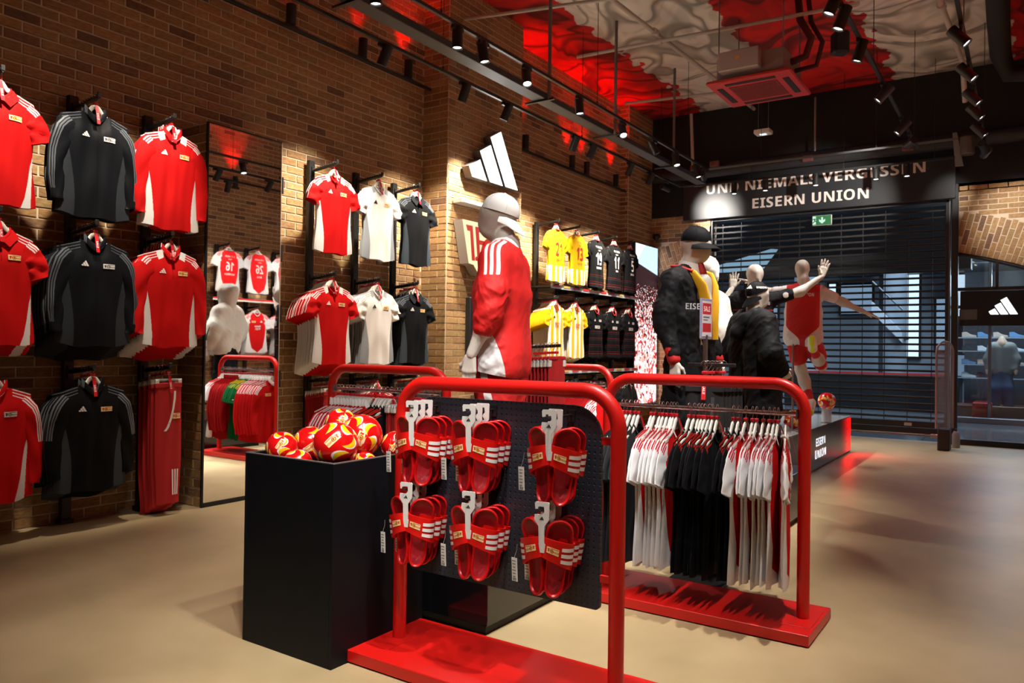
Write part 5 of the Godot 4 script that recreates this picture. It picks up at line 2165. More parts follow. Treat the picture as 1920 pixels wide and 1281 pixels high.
# folded trousers on a clip hanger
func make_trousers(key: String, m: Material, stripe: Material, badge: String) -> void:
	var t := Node3D.new()
	t.name = "proto"
	var f := func(u: float, v: float, s: float) -> Vector3:
		var w := lerpf(0.115, 0.118, smoothstep(0.0, 0.4, v)) - 0.02 * smoothstep(0.6, 1.0, v)
		var zz := s * 0.016 * pow(1.0 - u * u, 0.5) + 0.006 * sin(u * 6.0 + v * 5.0) * (1 - u * u)
		return Vector3(u * w + 0.012 * v, NK - v * 1.0, zz)
	var g := G.new()
	for s in [1.0, -1.0]:
		var rows := []
		for r in 21:
			var row := []
			for k in 15:
				row.append(f.call((-1.0 + k / 7.0) * s, 1.0 - r / 20.0, s))
			rows.append(row)
		g.grid(rows)
	obj("leg_panel", g, m, t)
	g = G.new()
	box(g, Vector3(0, NK - 0.022, 0), Vector3(0.235, 0.045, 0.036), 0.008)
	obj("waistband", g, m, t)
	if stripe:
		var band := func(pts: Array, wdt: float, called: String) -> void:
			var b := G.new()
			var rows := []
			for p in pts:
				var a: Vector3 = f.call(p.x - wdt, p.y, 1.0)
				var c: Vector3 = f.call(p.x + wdt, p.y, 1.0)
				rows.append([a + Vector3(0, 0, 0.003), c + Vector3(0, 0, 0.003)])
			rows.reverse()
			b.grid(rows)
			obj(called, b, stripe, t)
		band.call([Vector2(0.45, 0.07), Vector2(0.42, 0.14), Vector2(0.30, 0.22), Vector2(0.12, 0.30), Vector2(-0.12, 0.37), Vector2(-0.3, 0.40)], 0.09, "side_panel")
		for k in 3:
			band.call([Vector2(0.30 + k * 0.19, 0.72 + k * 0.0), Vector2(0.36 + k * 0.19, 0.93)], 0.055, "stripe")
		g = G.new()
		var pts := [f.call(0.25, 0.30, 1.0), f.call(0.86, 0.30, 1.0), f.call(0.86, 0.255, 1.0), f.call(0.25, 0.255, 1.0)]
		for k in 4:
			pts[k] += Vector3(0, 0, 0.005)
		g.face(pts, [Vector2(0, 1), Vector2(1, 1), Vector2(1, 0), Vector2(0, 0)])
		obj("badge", g, badge_tex(badge), t)
	protos[key] = t

# ---------------------------------------------------------------- the cloth patterns
func cloth(c: Color) -> Image:
	var im := Image.create(576, TH, false, Image.FORMAT_RGB8)
	im.fill(c)
	return im


func fp(x: float, y: float, s := 1.0) -> Vector2:   # metres from the neck to pixels
	return Vector2((x / 0.30 * 0.5 + 0.5) * TW + (0.0 if s > 0 else float(TW)), (0.03 - y) / 0.86 * TH)


func both(im: Image, pts: Array, c: Color, sides := [1.0, -1.0]) -> void:   # a panel, mirrored, on front and back
	for s in sides:
		for k in [-1.0, 1.0]:
			var p := []
			for q in pts:
				p.append(fp(q.x * k, q.y, s))
			poly(im, p, c)


func shoulder_stripes(im: Image, c: Color, reach := 0.7, w := 3.6) -> void:
	for s in [1.0, -1.0]:
		for k in [-1.0, 1.0]:
			for j in 3:
				var d := 0.006 + j * 0.021
				line(im, [fp(0.115 * k, -0.008 - d, s), fp(0.245 * k, -0.05 - d * 1.1, s)], w, c)
	for j in 3:
		var x := 448.0 + 128.0 * (0.05 + j * 0.105)
		poly(im, [Vector2(x, 0), Vector2(x + 8, 0), Vector2(x + 8, TH * reach), Vector2(x, TH * reach)], c)


func side_panels(im: Image, c: Color, wide := 1.0) -> void:
	var p := []
	for k in 13:
		var v := k / 12.0
		p.append(Vector2(lerpf(0.225, 0.155, sin(v * PI * 0.62)) + (1.0 - wide) * 0.08, -0.20 - v * 0.62))
	p.append(Vector2(0.31, -0.84))
	p.append(Vector2(0.31, -0.20))
	both(im, p, c)


func neck_panels(im: Image, c: Color) -> void:
	both(im, [Vector2(0.082, 0.03), Vector2(0.135, 0.0), Vector2(0.115, -0.085), Vector2(0.068, -0.062)], c)


func fabric(im: Image, rough := 0.75) -> StandardMaterial3D:
	var m := painted(im, rough)
	m.metallic_specular = 0.22
	return m


func designs() -> void:
	var red := Color("c41214")
	var wh := Color("dfe0e3")
	var ink := Color("101318")
	var coal := Color("2d3239")
	make_hangers()
	# red polo
	var im := cloth(red)
	shoulder_stripes(im, wh, 0.30)
	both(im, [Vector2(0.235, -0.40), Vector2(0.205, -0.50), Vector2(0.19, -0.62), Vector2(0.17, -0.72), Vector2(0.13, -0.83), Vector2(0.215, -0.83), Vector2(0.222, -0.60)], wh)
	line(im, [fp(0, 0.0), fp(0, -0.22)], 2, Color("8a0c0e"))
	M.polo = fabric(im)
	make_garment("polo", {"tex": M.polo, "collar": "polo", "badge": "cream", "seed": 0.6})
	# red jacket
	im = cloth(red)
	shoulder_stripes(im, wh, 0.5)
	both(im, [Vector2(0.235, -0.30), Vector2(0.20, -0.42), Vector2(0.17, -0.60), Vector2(0.13, -0.80), Vector2(0.20, -0.80), Vector2(0.215, -0.55)], wh)
	line(im, [fp(0, 0.0), fp(0, -0.83)], 2, Color("8a0c0e"))
	make_garment("red_jacket", {"tex": fabric(im), "sleeve": "long", "collar": "high", "badge": "white", "seed": 2.2, "wide": 1.06})
	# black rain jacket
	im = cloth(ink)
	shoulder_stripes(im, Color("555b63"), 0.8, 2.4)
	side_panels(im, coal)
	line(im, [fp(0, 0.0), fp(0, -0.83)], 2, Color("0b0c0e"))
	M.jacket = fabric(im, 0.5)
	make_garment("black_jacket", {"tex": M.jacket, "sleeve": "long", "collar": "high", "badge": "white", "logo": M.print_white, "seed": 1.3, "fold": 0.016, "wide": 1.1})
	# black jacket with grey sides
	im = cloth(Color("0d0f12"))
	shoulder_stripes(im, Color("6a7078"), 0.5, 2.6)
	side_panels(im, Color("3b4147"))
	make_garment("grey_jacket", {"tex": fabric(im, 0.6), "sleeve": "long", "collar": "high", "badge": "cream", "logo": M.print_white, "seed": 3.1, "wide": 1.05})
	# red training top
	im = cloth(red)
	shoulder_stripes(im, wh, 0.12)
	side_panels(im, wh, 0.85)
	neck_panels(im, wh)
	line(im, [fp(0, 0.0), fp(0, -0.24)], 2, Color("8a0c0e"))
	M.training = fabric(im)
	make_garment("training_top", {"tex": M.training, "sleeve": "long", "collar": "high", "badge": "cream", "logo": M.print_white, "seed": 0.2})
	# tees
	im = cloth(red)
	shoulder_stripes(im, wh, 0.35)
	side_panels(im, wh, 1.0)
	neck_panels(im, wh)
	make_garment("red_tee", {"tex": fabric(im), "badge": "cream", "logo": M.print_white, "seed": 1.9})
	im = cloth(Color("e2e2e2"))
	shoulder_stripes(im, Color("b3b6ba"), 0.35)
	side_panels(im, Color("8d939b"), 1.0)
	neck_panels(im, Color("9da1a6"))
	make_garment("white_tee", {"tex": fabric(im), "badge": "cream", "logo": M.print_black, "seed": 2.7})
	im = cloth(Color("0f1115"))
	shoulder_stripes(im, Color("565e68"), 0.35)
	side_panels(im, Color("3a434d"), 1.0)
	make_garment("black_tee", {"tex": fabric(im), "badge": "cream", "logo": M.print_white, "seed": 4.0, "collar": "polo"})
	# yellow jerseys
	var yl := Color("e2b414")
	var rd := Color("b3201a")
	im = cloth(yl)
	shoulder_stripes(im, rd, 0.12, 3.0)
	for k in 4:
		var x := -0.24 + k * 0.137
		poly(im, [fp(x, -0.55, -1.0), fp(x + 0.07, -0.55, -1.0), fp(x + 0.07, -0.84, -1.0), fp(x, -0.84, -1.0)], wh)
		poly(im, [fp(x, -0.0), fp(x + 0.07, -0.0), fp(x + 0.07, -0.84), fp(x, -0.84)], wh)
	M.yellow = fabric(im)
	var mrd := flat(rd, 0.6)
	for n in ["21", "13"]:
		make_garment("yellow_" + n, {"tex": M.yellow, "collar_mat": mrd, "seed": 0.4 if n == "21" else 2.0, "prints": [["1. FC UNION", 0.0, -0.12, 0.032, 0.8, -1.0, mrd], ["BERLIN", 0.0, -0.175, 0.02, 0.8, -1.0, mrd], [n, 0.0, -0.30, 0.20, 0.75, -1.0, mrd], ["SKARKE" if n == "13" else "BAUER", 0.0, -0.46, 0.035, 0.9, -1.0, mrd]]})
	make_garment("yellow_front", {"tex": M.yellow, "collar_mat": mrd, "seed": 1.1, "thick": 0.6, "logo": M.print_black, "prints": [["home", 0.0, -0.27, 0.04, 0.9, 1.0, mrd], ["to go_", 0.0, -0.32, 0.045, 0.9, 1.0, mrd]]})
	# black jerseys with red hoops
	im = cloth(Color("0f1013"))
	for s in [1.0, -1.0]:
		for y in [-0.36, -0.47, -0.58, -0.69, -0.73]:
			if s > 0 or y < -0.5:
				line(im, [fp(-0.3, y, s), fp(0.3, y, s)], 2.4, Color("8c1418"))
				line(im, [fp(-0.3, y - 0.03, s), fp(0.3, y - 0.03, s)], 5, Color("26282e"))
	M.black_jersey = fabric(im)
	var mred := flat(Color("c0161a"), 0.7)
	for n in ["19", "11", "5"]:
		make_garment("black_" + n, {"tex": M.black_jersey, "collar_mat": mred, "seed": float(n.to_int()), "prints": [["1. FC UNION", 0.0, -0.12, 0.034, 0.8, -1.0, M.print_white], ["BERLIN", 0.0, -0.175, 0.02, 0.8, -1.0, M.print_white], [n, 0.0, -0.31, 0.20, 0.75, -1.0, M.print_white], [["HABERER", "JEONG", "DOEKHI"][["19", "11", "5"].find(n)], 0.0, -0.46, 0.036, 0.85, -1.0, M.print_white]]})
	make_garment("black_front", {"tex": M.black_jersey, "collar_mat": mred, "seed": 2.4, "thick": 0.7, "logo": M.print_white, "badge": "white", "prints": [["BERLIN", 0.0, -0.29, 0.05, 0.7, 1.0, M.print_white]]})
	# home jerseys: red body, white sleeves and flanks
	im = cloth(wh)
	for s in [1.0, -1.0]:
		var p := []
		for q in [Vector2(0.08, 0.02), Vector2(0.15, -0.06), Vector2(0.19, -0.18), Vector2(0.20, -0.36), Vector2(0.17, -0.55), Vector2(0.13, -0.70), Vector2(0.0, -0.79)]:
			p.append(fp(q.x, q.y, s))
		for q in [Vector2(-0.13, -0.70), Vector2(-0.17, -0.55), Vector2(-0.20, -0.36), Vector2(-0.19, -0.18), Vector2(-0.15, -0.06), Vector2(-0.08, 0.02)]:
			p.append(fp(q.x, q.y, s))
		poly(im, p, red)
	shoulder_stripes(im, red, 0.30)
	M.home = fabric(im)
	for n in ["16", "26"]:
		make_garment("home_" + n, {"tex": M.home, "collar_mat": M.white, "seed": float(n.to_int()), "prints": [["1. FC UNION", 0.0, -0.12, 0.034, 0.8, -1.0, M.print_white], ["BERLIN", 0.0, -0.175, 0.02, 0.8, -1.0, M.print_white], [n, 0.0, -0.31, 0.17, 0.75, -1.0, M.print_white], [["HOLLERBACH", "ROTHE"][["16", "26"].find(n)], 0.0, -0.46, 0.036, 0.75, -1.0, M.print_white]]})
	make_garment("home_front", {"tex": M.home, "collar_mat": M.white, "seed": 0.9, "thick": 0.5, "logo": M.print_white, "badge": "cream", "prints": [["home", 0.0, -0.27, 0.045, 0.9, 1.0, M.print_white], ["to go_", 0.0, -0.325, 0.05, 0.9, 1.0, M.print_white]]})
	for k in 2:
		make_garment("home_rail_%d" % k, {"tex": M.home, "collar_mat": M.white, "seed": 3.0 + k * 1.7, "thick": 0.42, "fold": 0.03})
	im = cloth(Color("131316"))
	shoulder_stripes(im, Color("c2281c"), 0.16, 4.0)
	for s in [1.0, -1.0]:
		line(im, [fp(-0.3, -0.62, s), fp(0.3, -0.5, s)], 2, Color("2d2d33"))
	var mbk := fabric(im)
	for k in 2:
		make_garment("black_rail_%d" % k, {"tex": mbk, "seed": 1.0 + k * 2.3, "thick": 0.42, "fold": 0.03})
	# red tops with white stripes, green tops with yellow stripes
	im = cloth(Color("b41013"))
	shoulder_stripes(im, wh, 0.22)
	var mrt := fabric(im)
	make_garment("red_rail", {"tex": mrt, "seed": 0.7, "thick": 0.42, "fold": 0.03, "badge": "cream"})
	make_garment("red_long_rail", {"tex": mrt, "sleeve": "long", "seed": 1.7, "thick": 0.5, "fold": 0.03, "badge": "cream", "collar": "high", "collar_mat": M.white})
	im = cloth(Color("8f0e12"))
	make_garment("hoodie_rail", {"tex": fabric(im), "sleeve": "long", "seed": 5.2, "thick": 0.6, "fold": 0.02, "collar": "high"})
	im = cloth(Color("0d5a2c"))
	shoulder_stripes(im, Color("d2b52a"), 0.3)
	poly(im, [fp(-0.2, -0.28), fp(0.2, -0.28), fp(0.2, -0.36), fp(-0.2, -0.36)], wh)
	for k in 7:
		disc(im, Vector2(470 + k * 15, 300 + (k % 3) * 12), 9, wh if k % 2 else Color("1a1d22"), 8)
	make_garment("green_rail", {"tex": fabric(im), "seed": 2.9, "thick": 0.42, "fold": 0.03})
	im = cloth(Color("2a2c30"))
	make_garment("grey_rail", {"tex": fabric(im), "seed": 3.9, "thick": 0.5, "fold": 0.03})
	make_trousers("red_trousers", flat(Color("b01014"), 0.75), M.print_white, "cream")
	make_trousers("plain_red_trousers", flat(Color("a50f13"), 0.75), null, "")
	make_trousers("black_trousers", flat(Color("15161a"), 0.7), flat(Color("3c3f45"), 0.6), "white")


# ---------------------------------------------------------------- hanging them up
const WALL_IN := Basis(Vector3(0, 0, -1), Vector3(0, 1, 0), Vector3(1, 0, 0))
const FAR_IN := Basis(Vector3(0, 0, 1), Vector3(0, 1, 0), Vector3(-1, 0, 0))

# n garments on a wall arm; the front one at xf
func hang_row(key: String, called: String, what: String, where: String, cat: String, z: float, y: float, n: int, group: String, opt := {}) -> void:
	var side: float = opt.get("side", 1.0)
	var wall: float = LW if side > 0 else RW
	var turned: bool = opt.get("back", false)
	var hk: String = opt.get("hanger", "")
	var gap: float = minf(0.034, 0.27 / maxf(n, 1))
	for k in n:
		var x: float = wall + side * (0.435 - k * gap)
		var b: Basis = WALL_IN if side > 0 else FAR_IN
		b = b * Basis(Vector3.UP, rng.randf_range(-0.015, 0.015) + (0.0 if k else opt.get("turn", 0.0)))
		var s := 1.0 + (0.013 * k if n > 4 else 0.0)
		var at := Vector3(x, y - 0.006 - k * gap * 0.1, z + rng.randf_range(-0.008, 0.008))
		var thin: float = (0.85 if k == 0 else clampf(gap / 0.1, 0.3, 0.4)) if not key.contains("trousers") else 0.8
		if k == 0:
			x += side * 0.022
		var gb := b * Basis(Vector3.UP, PI) if turned else b
		var ord: String = "front piece" if k == 0 else ordinal(k) + " from the front"
		place_garment(key, called, Transform3D(gb.scaled_local(Vector3(s, s, thin)), at), "%s, %s %s" % [what, ord, where], cat, group)
		var h: String = hk if hk else ("sale" if k == 0 and not opt.get("no_sale", false) else "plain")
		if h == "clip" and k == 0:
			h = "clip_sale"
		place_garment("hanger_" + h, "garment_hanger", Transform3D(b.scaled_local(Vector3(s, s, 1)), at), "hanger of %s, %s %s" % [what.get_slice(" with", 0), ord.replace(" from the front", "").replace(" piece", ""), where], "hanger", "hangers on the wall arms")


# garments along a rack rail, faces towards +x
func hang_rail(key: String, called: String, what: String, where: String, cat: String, xs: Array, z: float, group: String, opt := {}) -> void:
	for k in xs.size():
		var b := Basis(Vector3(0, 0, -1), Vector3(0, 1, 0), Vector3(1, 0, 0)) * Basis(Vector3.UP, rng.randf_range(-0.06, 0.06) + opt.get("turn", 0.0))
		var at := Vector3(xs[k], 1.10 + 0.0145, z + rng.randf_range(-0.006, 0.006))
		var sp: float = absf(xs[-1] - xs[0]) / maxf(xs.size() - 1, 1) if xs.size() > 1 else 0.05
		var zs := clampf(sp / 0.04, 0.4, 1.0)
		var s: float = opt.get("scale", 0.95) * rng.randf_range(0.985, 1.015)
		var kk: String = key if protos.has(key) else key + "_%d" % (k % 2)
		var hb := b
		if opt.get("back", false):
			b = b * Basis(Vector3.UP, PI)
		place_garment(kk, called, Transform3D(b.scaled_local(Vector3(s, s, zs)), at), "%s, %s %s" % [what, ordinal(xs.size() - 1 - k), where], cat, group)
		place_garment("hanger_" + opt.get("hanger", "plain" if k < xs.size() - 1 else "sale"), "garment_hanger", Transform3D(hb, at), "hanger of %s, %s %s" % [what.get_slice(" with", 0), ordinal(xs.size() - 1 - k), where], "hanger", "hangers on the rack rails")


func span(a: float, b: float, n: int) -> Array:
	var o := []
	for k in n:
		o.append(lerpf(a, b, float(k) / maxf(n - 1, 1)))
	return o


func garments() -> void:
	designs()
	var A := COL_A
	hang_row("polo", "polo_shirt", "red polo shirt", "on the top arm by the frame edge", "shirt", A[0], 3.30, 2, "red polo shirts", {"turn": 0.1})
	hang_row("polo", "polo_shirt", "red polo shirt", "on the middle arm by the frame edge", "shirt", A[0], 2.33, 6, "red polo shirts", {"turn": 0.1})
	hang_row("red_jacket", "jacket", "red jacket", "on the bottom arm by the frame edge", "jacket", A[0], 1.24, 4, "red jackets", {"turn": 0.12})
	hang_row("black_jacket", "jacket", "black rain jacket", "on the top arm", "jacket", A[1], 3.30, 3, "black rain jackets")
	hang_row("black_jacket", "jacket", "black rain jacket", "on the middle arm", "jacket", A[1], 2.33, 8, "black rain jackets")
	hang_row("grey_jacket", "jacket", "grey-sided black jacket", "on the bottom arm", "jacket", A[1], 1.24, 5, "grey-sided jackets")
	hang_row("training_top", "training_top", "red training top", "on the top arm before the mirror", "shirt", A[2], 3.30, 3, "red training tops")
	hang_row("training_top", "training_top", "red training top", "on the middle arm before the mirror", "shirt", A[2], 2.33, 8, "red training tops")
	hang_row("red_trousers", "trousers", "red striped trousers", "low before the mirror", "trousers", A[2], 1.24, 7, "red trousers", {"hanger": "clip"})
	hang_row("red_tee", "tee_shirt", "red tee", "on the top arm beyond the mirror", "shirt", A[3], 3.30, 2, "red tees")
	hang_row("red_tee", "tee_shirt", "red tee", "on the middle arm beyond the mirror", "shirt", A[3], 2.17, 9, "red tees")
	hang_row("plain_red_trousers", "trousers", "plain red trousers", "on the bottom arm beyond the mirror", "trousers", A[3], 1.10, 9, "plain red trousers", {"hanger": "clip"})
	hang_row("white_tee", "tee_shirt", "white tee", "on the top arm", "shirt", A[4], 3.30, 2, "white tees")
	hang_row("white_tee", "tee_shirt", "white tee", "on the middle arm", "shirt", A[4], 2.17, 8, "white tees")
	hang_row("red_rail", "tee_shirt", "dark red top", "low on the wall behind the ball box", "shirt", A[4], 1.10, 8, "red tops low on the wall")
	hang_row("black_tee", "tee_shirt", "black tee", "on the top arm by the brick corner", "shirt", A[5], 3.30, 2, "black tees")
	hang_row("black_tee", "tee_shirt", "black tee", "on the middle arm by the brick corner", "shirt", A[5], 2.17, 8, "black tees")
	hang_row("grey_rail", "tee_shirt", "dark grey top", "on the bottom arm by the brick corner", "shirt", A[5], 1.10, 8, "grey tops low on the wall")
	# jersey section
	var C := COL_C
	hang_row("yellow_21", "jersey", "yellow jersey numbered twenty-one", "above the shelf", "jersey", C[0], 3.36, 2, "yellow jerseys", {"back": true, "no_sale": true})
	hang_row("yellow_13", "jersey", "yellow jersey numbered thirteen", "above the shelf", "jersey", C[1], 3.36, 2, "yellow jerseys", {"back": true, "no_sale": true})
	for k in 3:
		hang_row(["black_19", "black_11", "black_5"][k], "jersey", "black jersey numbered " + ["nineteen", "eleven", "five"][k], "above the shelf", "jersey", C[2 + k], 3.36, 2, "black jerseys", {"back": true, "no_sale": true})
	hang_row("yellow_front", "jersey", "yellow and white striped jersey", "under the yellow twenty-one", "jersey", C[0], 2.22, 10, "striped jerseys")
	hang_row("yellow_front", "jersey", "yellow and white striped jersey", "under the yellow thirteen", "jersey", C[1], 2.22, 6, "striped jerseys")
	for k in 3:
		hang_row("black_front", "jersey", "black hooped jersey", "under the black " + ["nineteen", "eleven", "five"][k], "jersey", C[2 + k], 2.22, 6, "hooped jerseys")
	for k in 5:
		hang_row("grey_rail", "tee_shirt", "dark top", "low in jersey column " + ordinal(k), "shirt", C[k], 0.95, 3, "dark tops under the jerseys")
	# jerseys on the far wall, seen in the mirror
	for k in 4:
		var z := -9.1 - k * 0.68
		hang_row(["home_16", "home_26"][k % 2], "jersey", "red jersey numbered " + ["sixteen", "twenty-six"][k % 2], "in mirrored column " + ordinal(k), "jersey", z, 3.36, 2, "home jerseys in the mirror", {"side": -1.0, "back": true, "no_sale": true})
		hang_row("home_front", "jersey", "red jersey front", "in mirrored column " + ordinal(k), "jersey", z, 2.2, 5, "home jerseys in the mirror", {"side": -1.0, "no_sale": true})
	# right rack
	var rx := func(px: Array) -> Array:
		var o := []
		for p in px:
			o.append(-1.951 + (p - 1175.0) * 0.973 / 323.0)
		return o
	hang_rail("grey_rail", "tee_shirt", "dark grey top", "from the walkway on the jersey rack", "shirt", rx.call([1169, 1177, 1185, 1194, 1202]), -4.11, "dark tops on the walkway rack")
	hang_rail("home_rail", "jersey", "white jersey with red shoulder stripes", "of the inner white bunch", "jersey", rx.call([1228, 1234, 1245, 1252, 1260, 1267, 1273, 1279]), -4.11, "white jerseys on the walkway rack")
	hang_rail("black_rail", "jersey", "black jersey with red shoulder stripes", "of the big black bunch", "jersey", rx.call([1304, 1313, 1321, 1328, 1334, 1341, 1348, 1356]), -4.11, "black jerseys on the walkway rack")
	hang_rail("black_rail", "jersey", "black jersey with red stripes", "of the two beside the outer white bunch", "jersey", rx.call([1386, 1395]), -4.11, "black jerseys on the walkway rack")
	hang_rail("home_rail", "jersey", "white jersey with red shoulder stripes", "of the outer white bunch", "jersey", rx.call([1408, 1420, 1427, 1438, 1449, 1457, 1464]), -4.11, "white jerseys on the walkway rack")
	hang_rail("home_front", "jersey", "red jersey front with white lettering", "at the walkway end of the rack", "jersey", rx.call([1476]), -4.11, "", {"turn": 0.25})
	# rack behind the ball box
	hang_rail("red_long_rail", "training_top", "red top with white stripes", "of the bunch behind the ball box", "shirt", span(-4.34, -3.98, 12), -4.10, "tops on the ball box rack")
	hang_rail("black_rail", "jersey", "black top with red stripes", "of the bunch behind the ball box", "jersey", span(-3.93, -3.80, 5), -4.10, "black tops on the ball box rack")
	hang_rail("plain_red_trousers", "trousers", "red trousers", "of the bunch behind the ball box", "trousers", span(-3.75, -3.48, 11), -4.10, "trousers on the ball box rack", {"hanger": "clip"})
	hang_rail("hoodie_rail", "hoodie", "dark red hooded top", "at the end of the ball box rack", "hoodie", span(-3.43, -3.36, 2), -4.10, "")
	# rack seen in the mirror, fronts towards the wall
	var bk := {"back": true}
	hang_rail("red_long_rail", "training_top", "red striped top", "at the wall end of the mirrored rack", "shirt", span(-4.15, -3.82, 7), -6.2, "red tops on the mirrored rack", bk)
	hang_rail("green_rail", "jersey", "green top with yellow stripes", "of the mirrored rack's green bunch", "jersey", span(-3.77, -3.59, 6), -6.2, "green tops on the mirrored rack", bk)
	hang_rail("hoodie_rail", "hoodie", "red hooded top", "of the mirrored rack's plain bunch", "hoodie", span(-3.54, -3.29, 7), -6.2, "red hooded tops on the mirrored rack", bk)
	hang_rail("home_rail", "jersey", "white-sleeved jersey", "at the aisle end of the mirrored rack", "jersey", span(-3.24, -3.16, 3), -6.2, "white jerseys on the mirrored rack", bk)
	# black trousers on the sale stand
	for k in 6:
		var b := Basis(Vector3.UP, 0.25 + 0.04 * k) if k == 0 else Basis(Vector3.UP, 0.25 + rng.randf_range(-0.1, 0.1))
		var at := Vector3(-1.64 + k * 0.012, 1.345 + 0.0, -4.55 - k * 0.035)
		place_garment("black_trousers", "trousers", Transform3D(b, at), "black trousers with grey stripe, %s on the sale stand" % ordinal(k), "trousers", "black trousers on the sale stand")
		place_garment("hanger_clip_sale" if k == 0 else "hanger_clip", "garment_hanger", Transform3D(b, at), "grey clip hanger, %s on the sale stand" % ordinal(k), "hanger", "clip hangers on the sale stand")
	# red shorts on a stand behind the capped mannequin
	var st := thing("shorts_stand", "slim black stand of red shorts behind the white-capped mannequin", "stand", Vector3(-3.06, 0, -4.72))
	var g := G.new()
	tube(g, [Vector3(0, 0.02, 0), Vector3(0, 1.46, 0)], 0.014, 12)
	obj("post", g, M.black_metal, st)
	g = G.new()
	box(g, Vector3(0.06, 0.012, 0), Vector3(0.36, 0.024, 0.30), 0.004)
	obj("foot", g, M.black_metal, st)
	g = G.new()
	tube(g, [Vector3(0, 1.43, 0), Vector3(0.30, 1.445, 0)], 0.012, 8)
	obj("hanging_arm", g, M.black_metal, st)
	for k in 7:
		var at := Vector3(-2.79 - k * 0.03, 1.452 - k * 0.0015, -4.72)
		place_garment("plain_red_trousers", "shorts", Transform3D(WALL_IN.scaled_local(Vector3(1, 1, 0.7)), at), "plain red shorts, %s from the walkway on the slim black stand" % ordinal(k), "shorts", "red shorts on the slim stand").scale *= Vector3(1.0, 0.62, 1.0)
		place_garment("hanger_clip", "garment_hanger", Transform3D(WALL_IN, at), "clip hanger of red shorts, %s on the slim black stand" % ordinal(k), "hanger", "clip hangers on the slim stand")

# ---------------------------------------------------------------- footballs
func balls() -> void:
	var W := 512
	var H := 256
	var im := Image.create(W, H, false, Image.FORMAT_RGB8)
	var hubs := []
	for k in 6:   # spread points on the sphere
		var y := 1.0 - 2.0 * (k + 0.5) / 6.0
		var a := k * 2.399963
		hubs.append(Vector3(cos(a) * sqrt(1 - y * y), y, sin(a) * sqrt(1 - y * y)))
	var red := Color("cf0f12")
	var yl := Color("edc012")
	var wh := Color("eeeef0")
	for y in H:
		var th := PI * (y + 0.5) / H
		for x in W:
			var ph := TAU * x / W
			var p := Vector3(sin(th) * cos(ph), cos(th), sin(th) * sin(ph))
			var best: Vector3 = hubs[0]
			var bd := -2.0
			for h in hubs:
				var q: float = p.dot(h)
				if q > bd:
					bd = q
					best = h
			var r := acos(clampf(bd, -1, 1))
			var u := best.cross(Vector3(0.3, 0.8, 0.5)).normalized()
			var w := best.cross(u)
			var a := atan2(p.dot(w), p.dot(u))
			var f := fposmod(a / TAU * 3.0 + r * 0.55, 1.0)
			var c := red
			if r < 0.80:
				var t := 0.46 * sin(PI * clampf(r / 0.80, 0.04, 1.0))
				if f < t * 0.68:
					c = yl
				elif f < t:
					c = wh
			im.set_pixel(x, y, c)
	var m := painted(im, 0.18)
	m.clearcoat_enabled = true
	m.clearcoat = 0.6
	m.clearcoat_roughness = 0.08
	var list := [[-3.0, 0.925, -2.47, 0.077, "small football low at the outer front corner of the bin"], [-3.0, 0.925, -2.65, 0.088, "football behind the small one at the outer side of the bin"], [-2.66, 0.963, -2.50, 0.105, "large football in front at the middle of the bin"], [-2.70, 0.985, -2.705, 0.103, "large football resting behind the front middle one with upright badge"], [-2.86, 1.03, -2.72, 0.078, "football topmost of the heap in the bin"], [-2.64, 0.925, -2.88, 0.07, "small football at the pegboard side of the bin"], [-2.86, 0.86, -2.45, 0.07, "football mostly sunk behind the front rim of the bin"], [-2.60, 0.86, -2.63, 0.062, "football sunk at the side rim below the large ones"], [-2.79, 0.80, -2.60, 0.07, "football buried in the middle of the bin"], [-2.86, 0.81, -2.86, 0.08, "football at the back of the bin"], [-3.04, 0.81, -2.83, 0.075, "football in the far back corner of the bin"], [-2.57, 0.85, -2.76, 0.045, "tiny football by the side rim of the bin"]]
	for k in list.size():
		var q: Array = list[k]
		ball(Vector3(q[0], q[1], q[2]), q[3], "red and yellow " + q[4], m, Basis.from_euler(Vector3(k * 1.3 + 0.4, k * 2.1, k * 0.7)), "footballs in the bin", k)
	# ball on a stand at the running mannequin
	ball(Vector3(-2.13, 0.80, -10.4), 0.11, "red and yellow football on a clear stand on the platform", m, Basis.from_euler(Vector3(0.4, 1.0, 2.0)), "", 3)
	var t := thing("ball_stand", "short clear cylinder stand under the football on the platform", "stand", Vector3(-2.13, 0.52, -10.4))
	var g := G.new()
	lathe(g, [Vector2(0.05, 0.0), Vector2(0.06, 0.005), Vector2(0.06, 0.19), Vector2(0.055, 0.19), Vector2(0.055, 0.01), Vector2(0, 0.01)], 20)
	var ac := flat(Color(0.8, 0.82, 0.86, 0.35), 0.05)
	ac.transparency = BaseMaterial3D.TRANSPARENCY_ALPHA
	obj("cylinder", g, ac, t)
	g = G.new()
	lathe(g, [Vector2(0.07, 0.0), Vector2(0.07, 0.008), Vector2(0.0, 0.008)], 20)
	obj("foot", g, M.black, t)
	ball(Vector3(-2.28, 0.63, -9.35), 0.11, "red football lying on the platform beside the supporting pole", m, Basis.from_euler(Vector3(1.4, 0.3, 1.0)), "", 5)


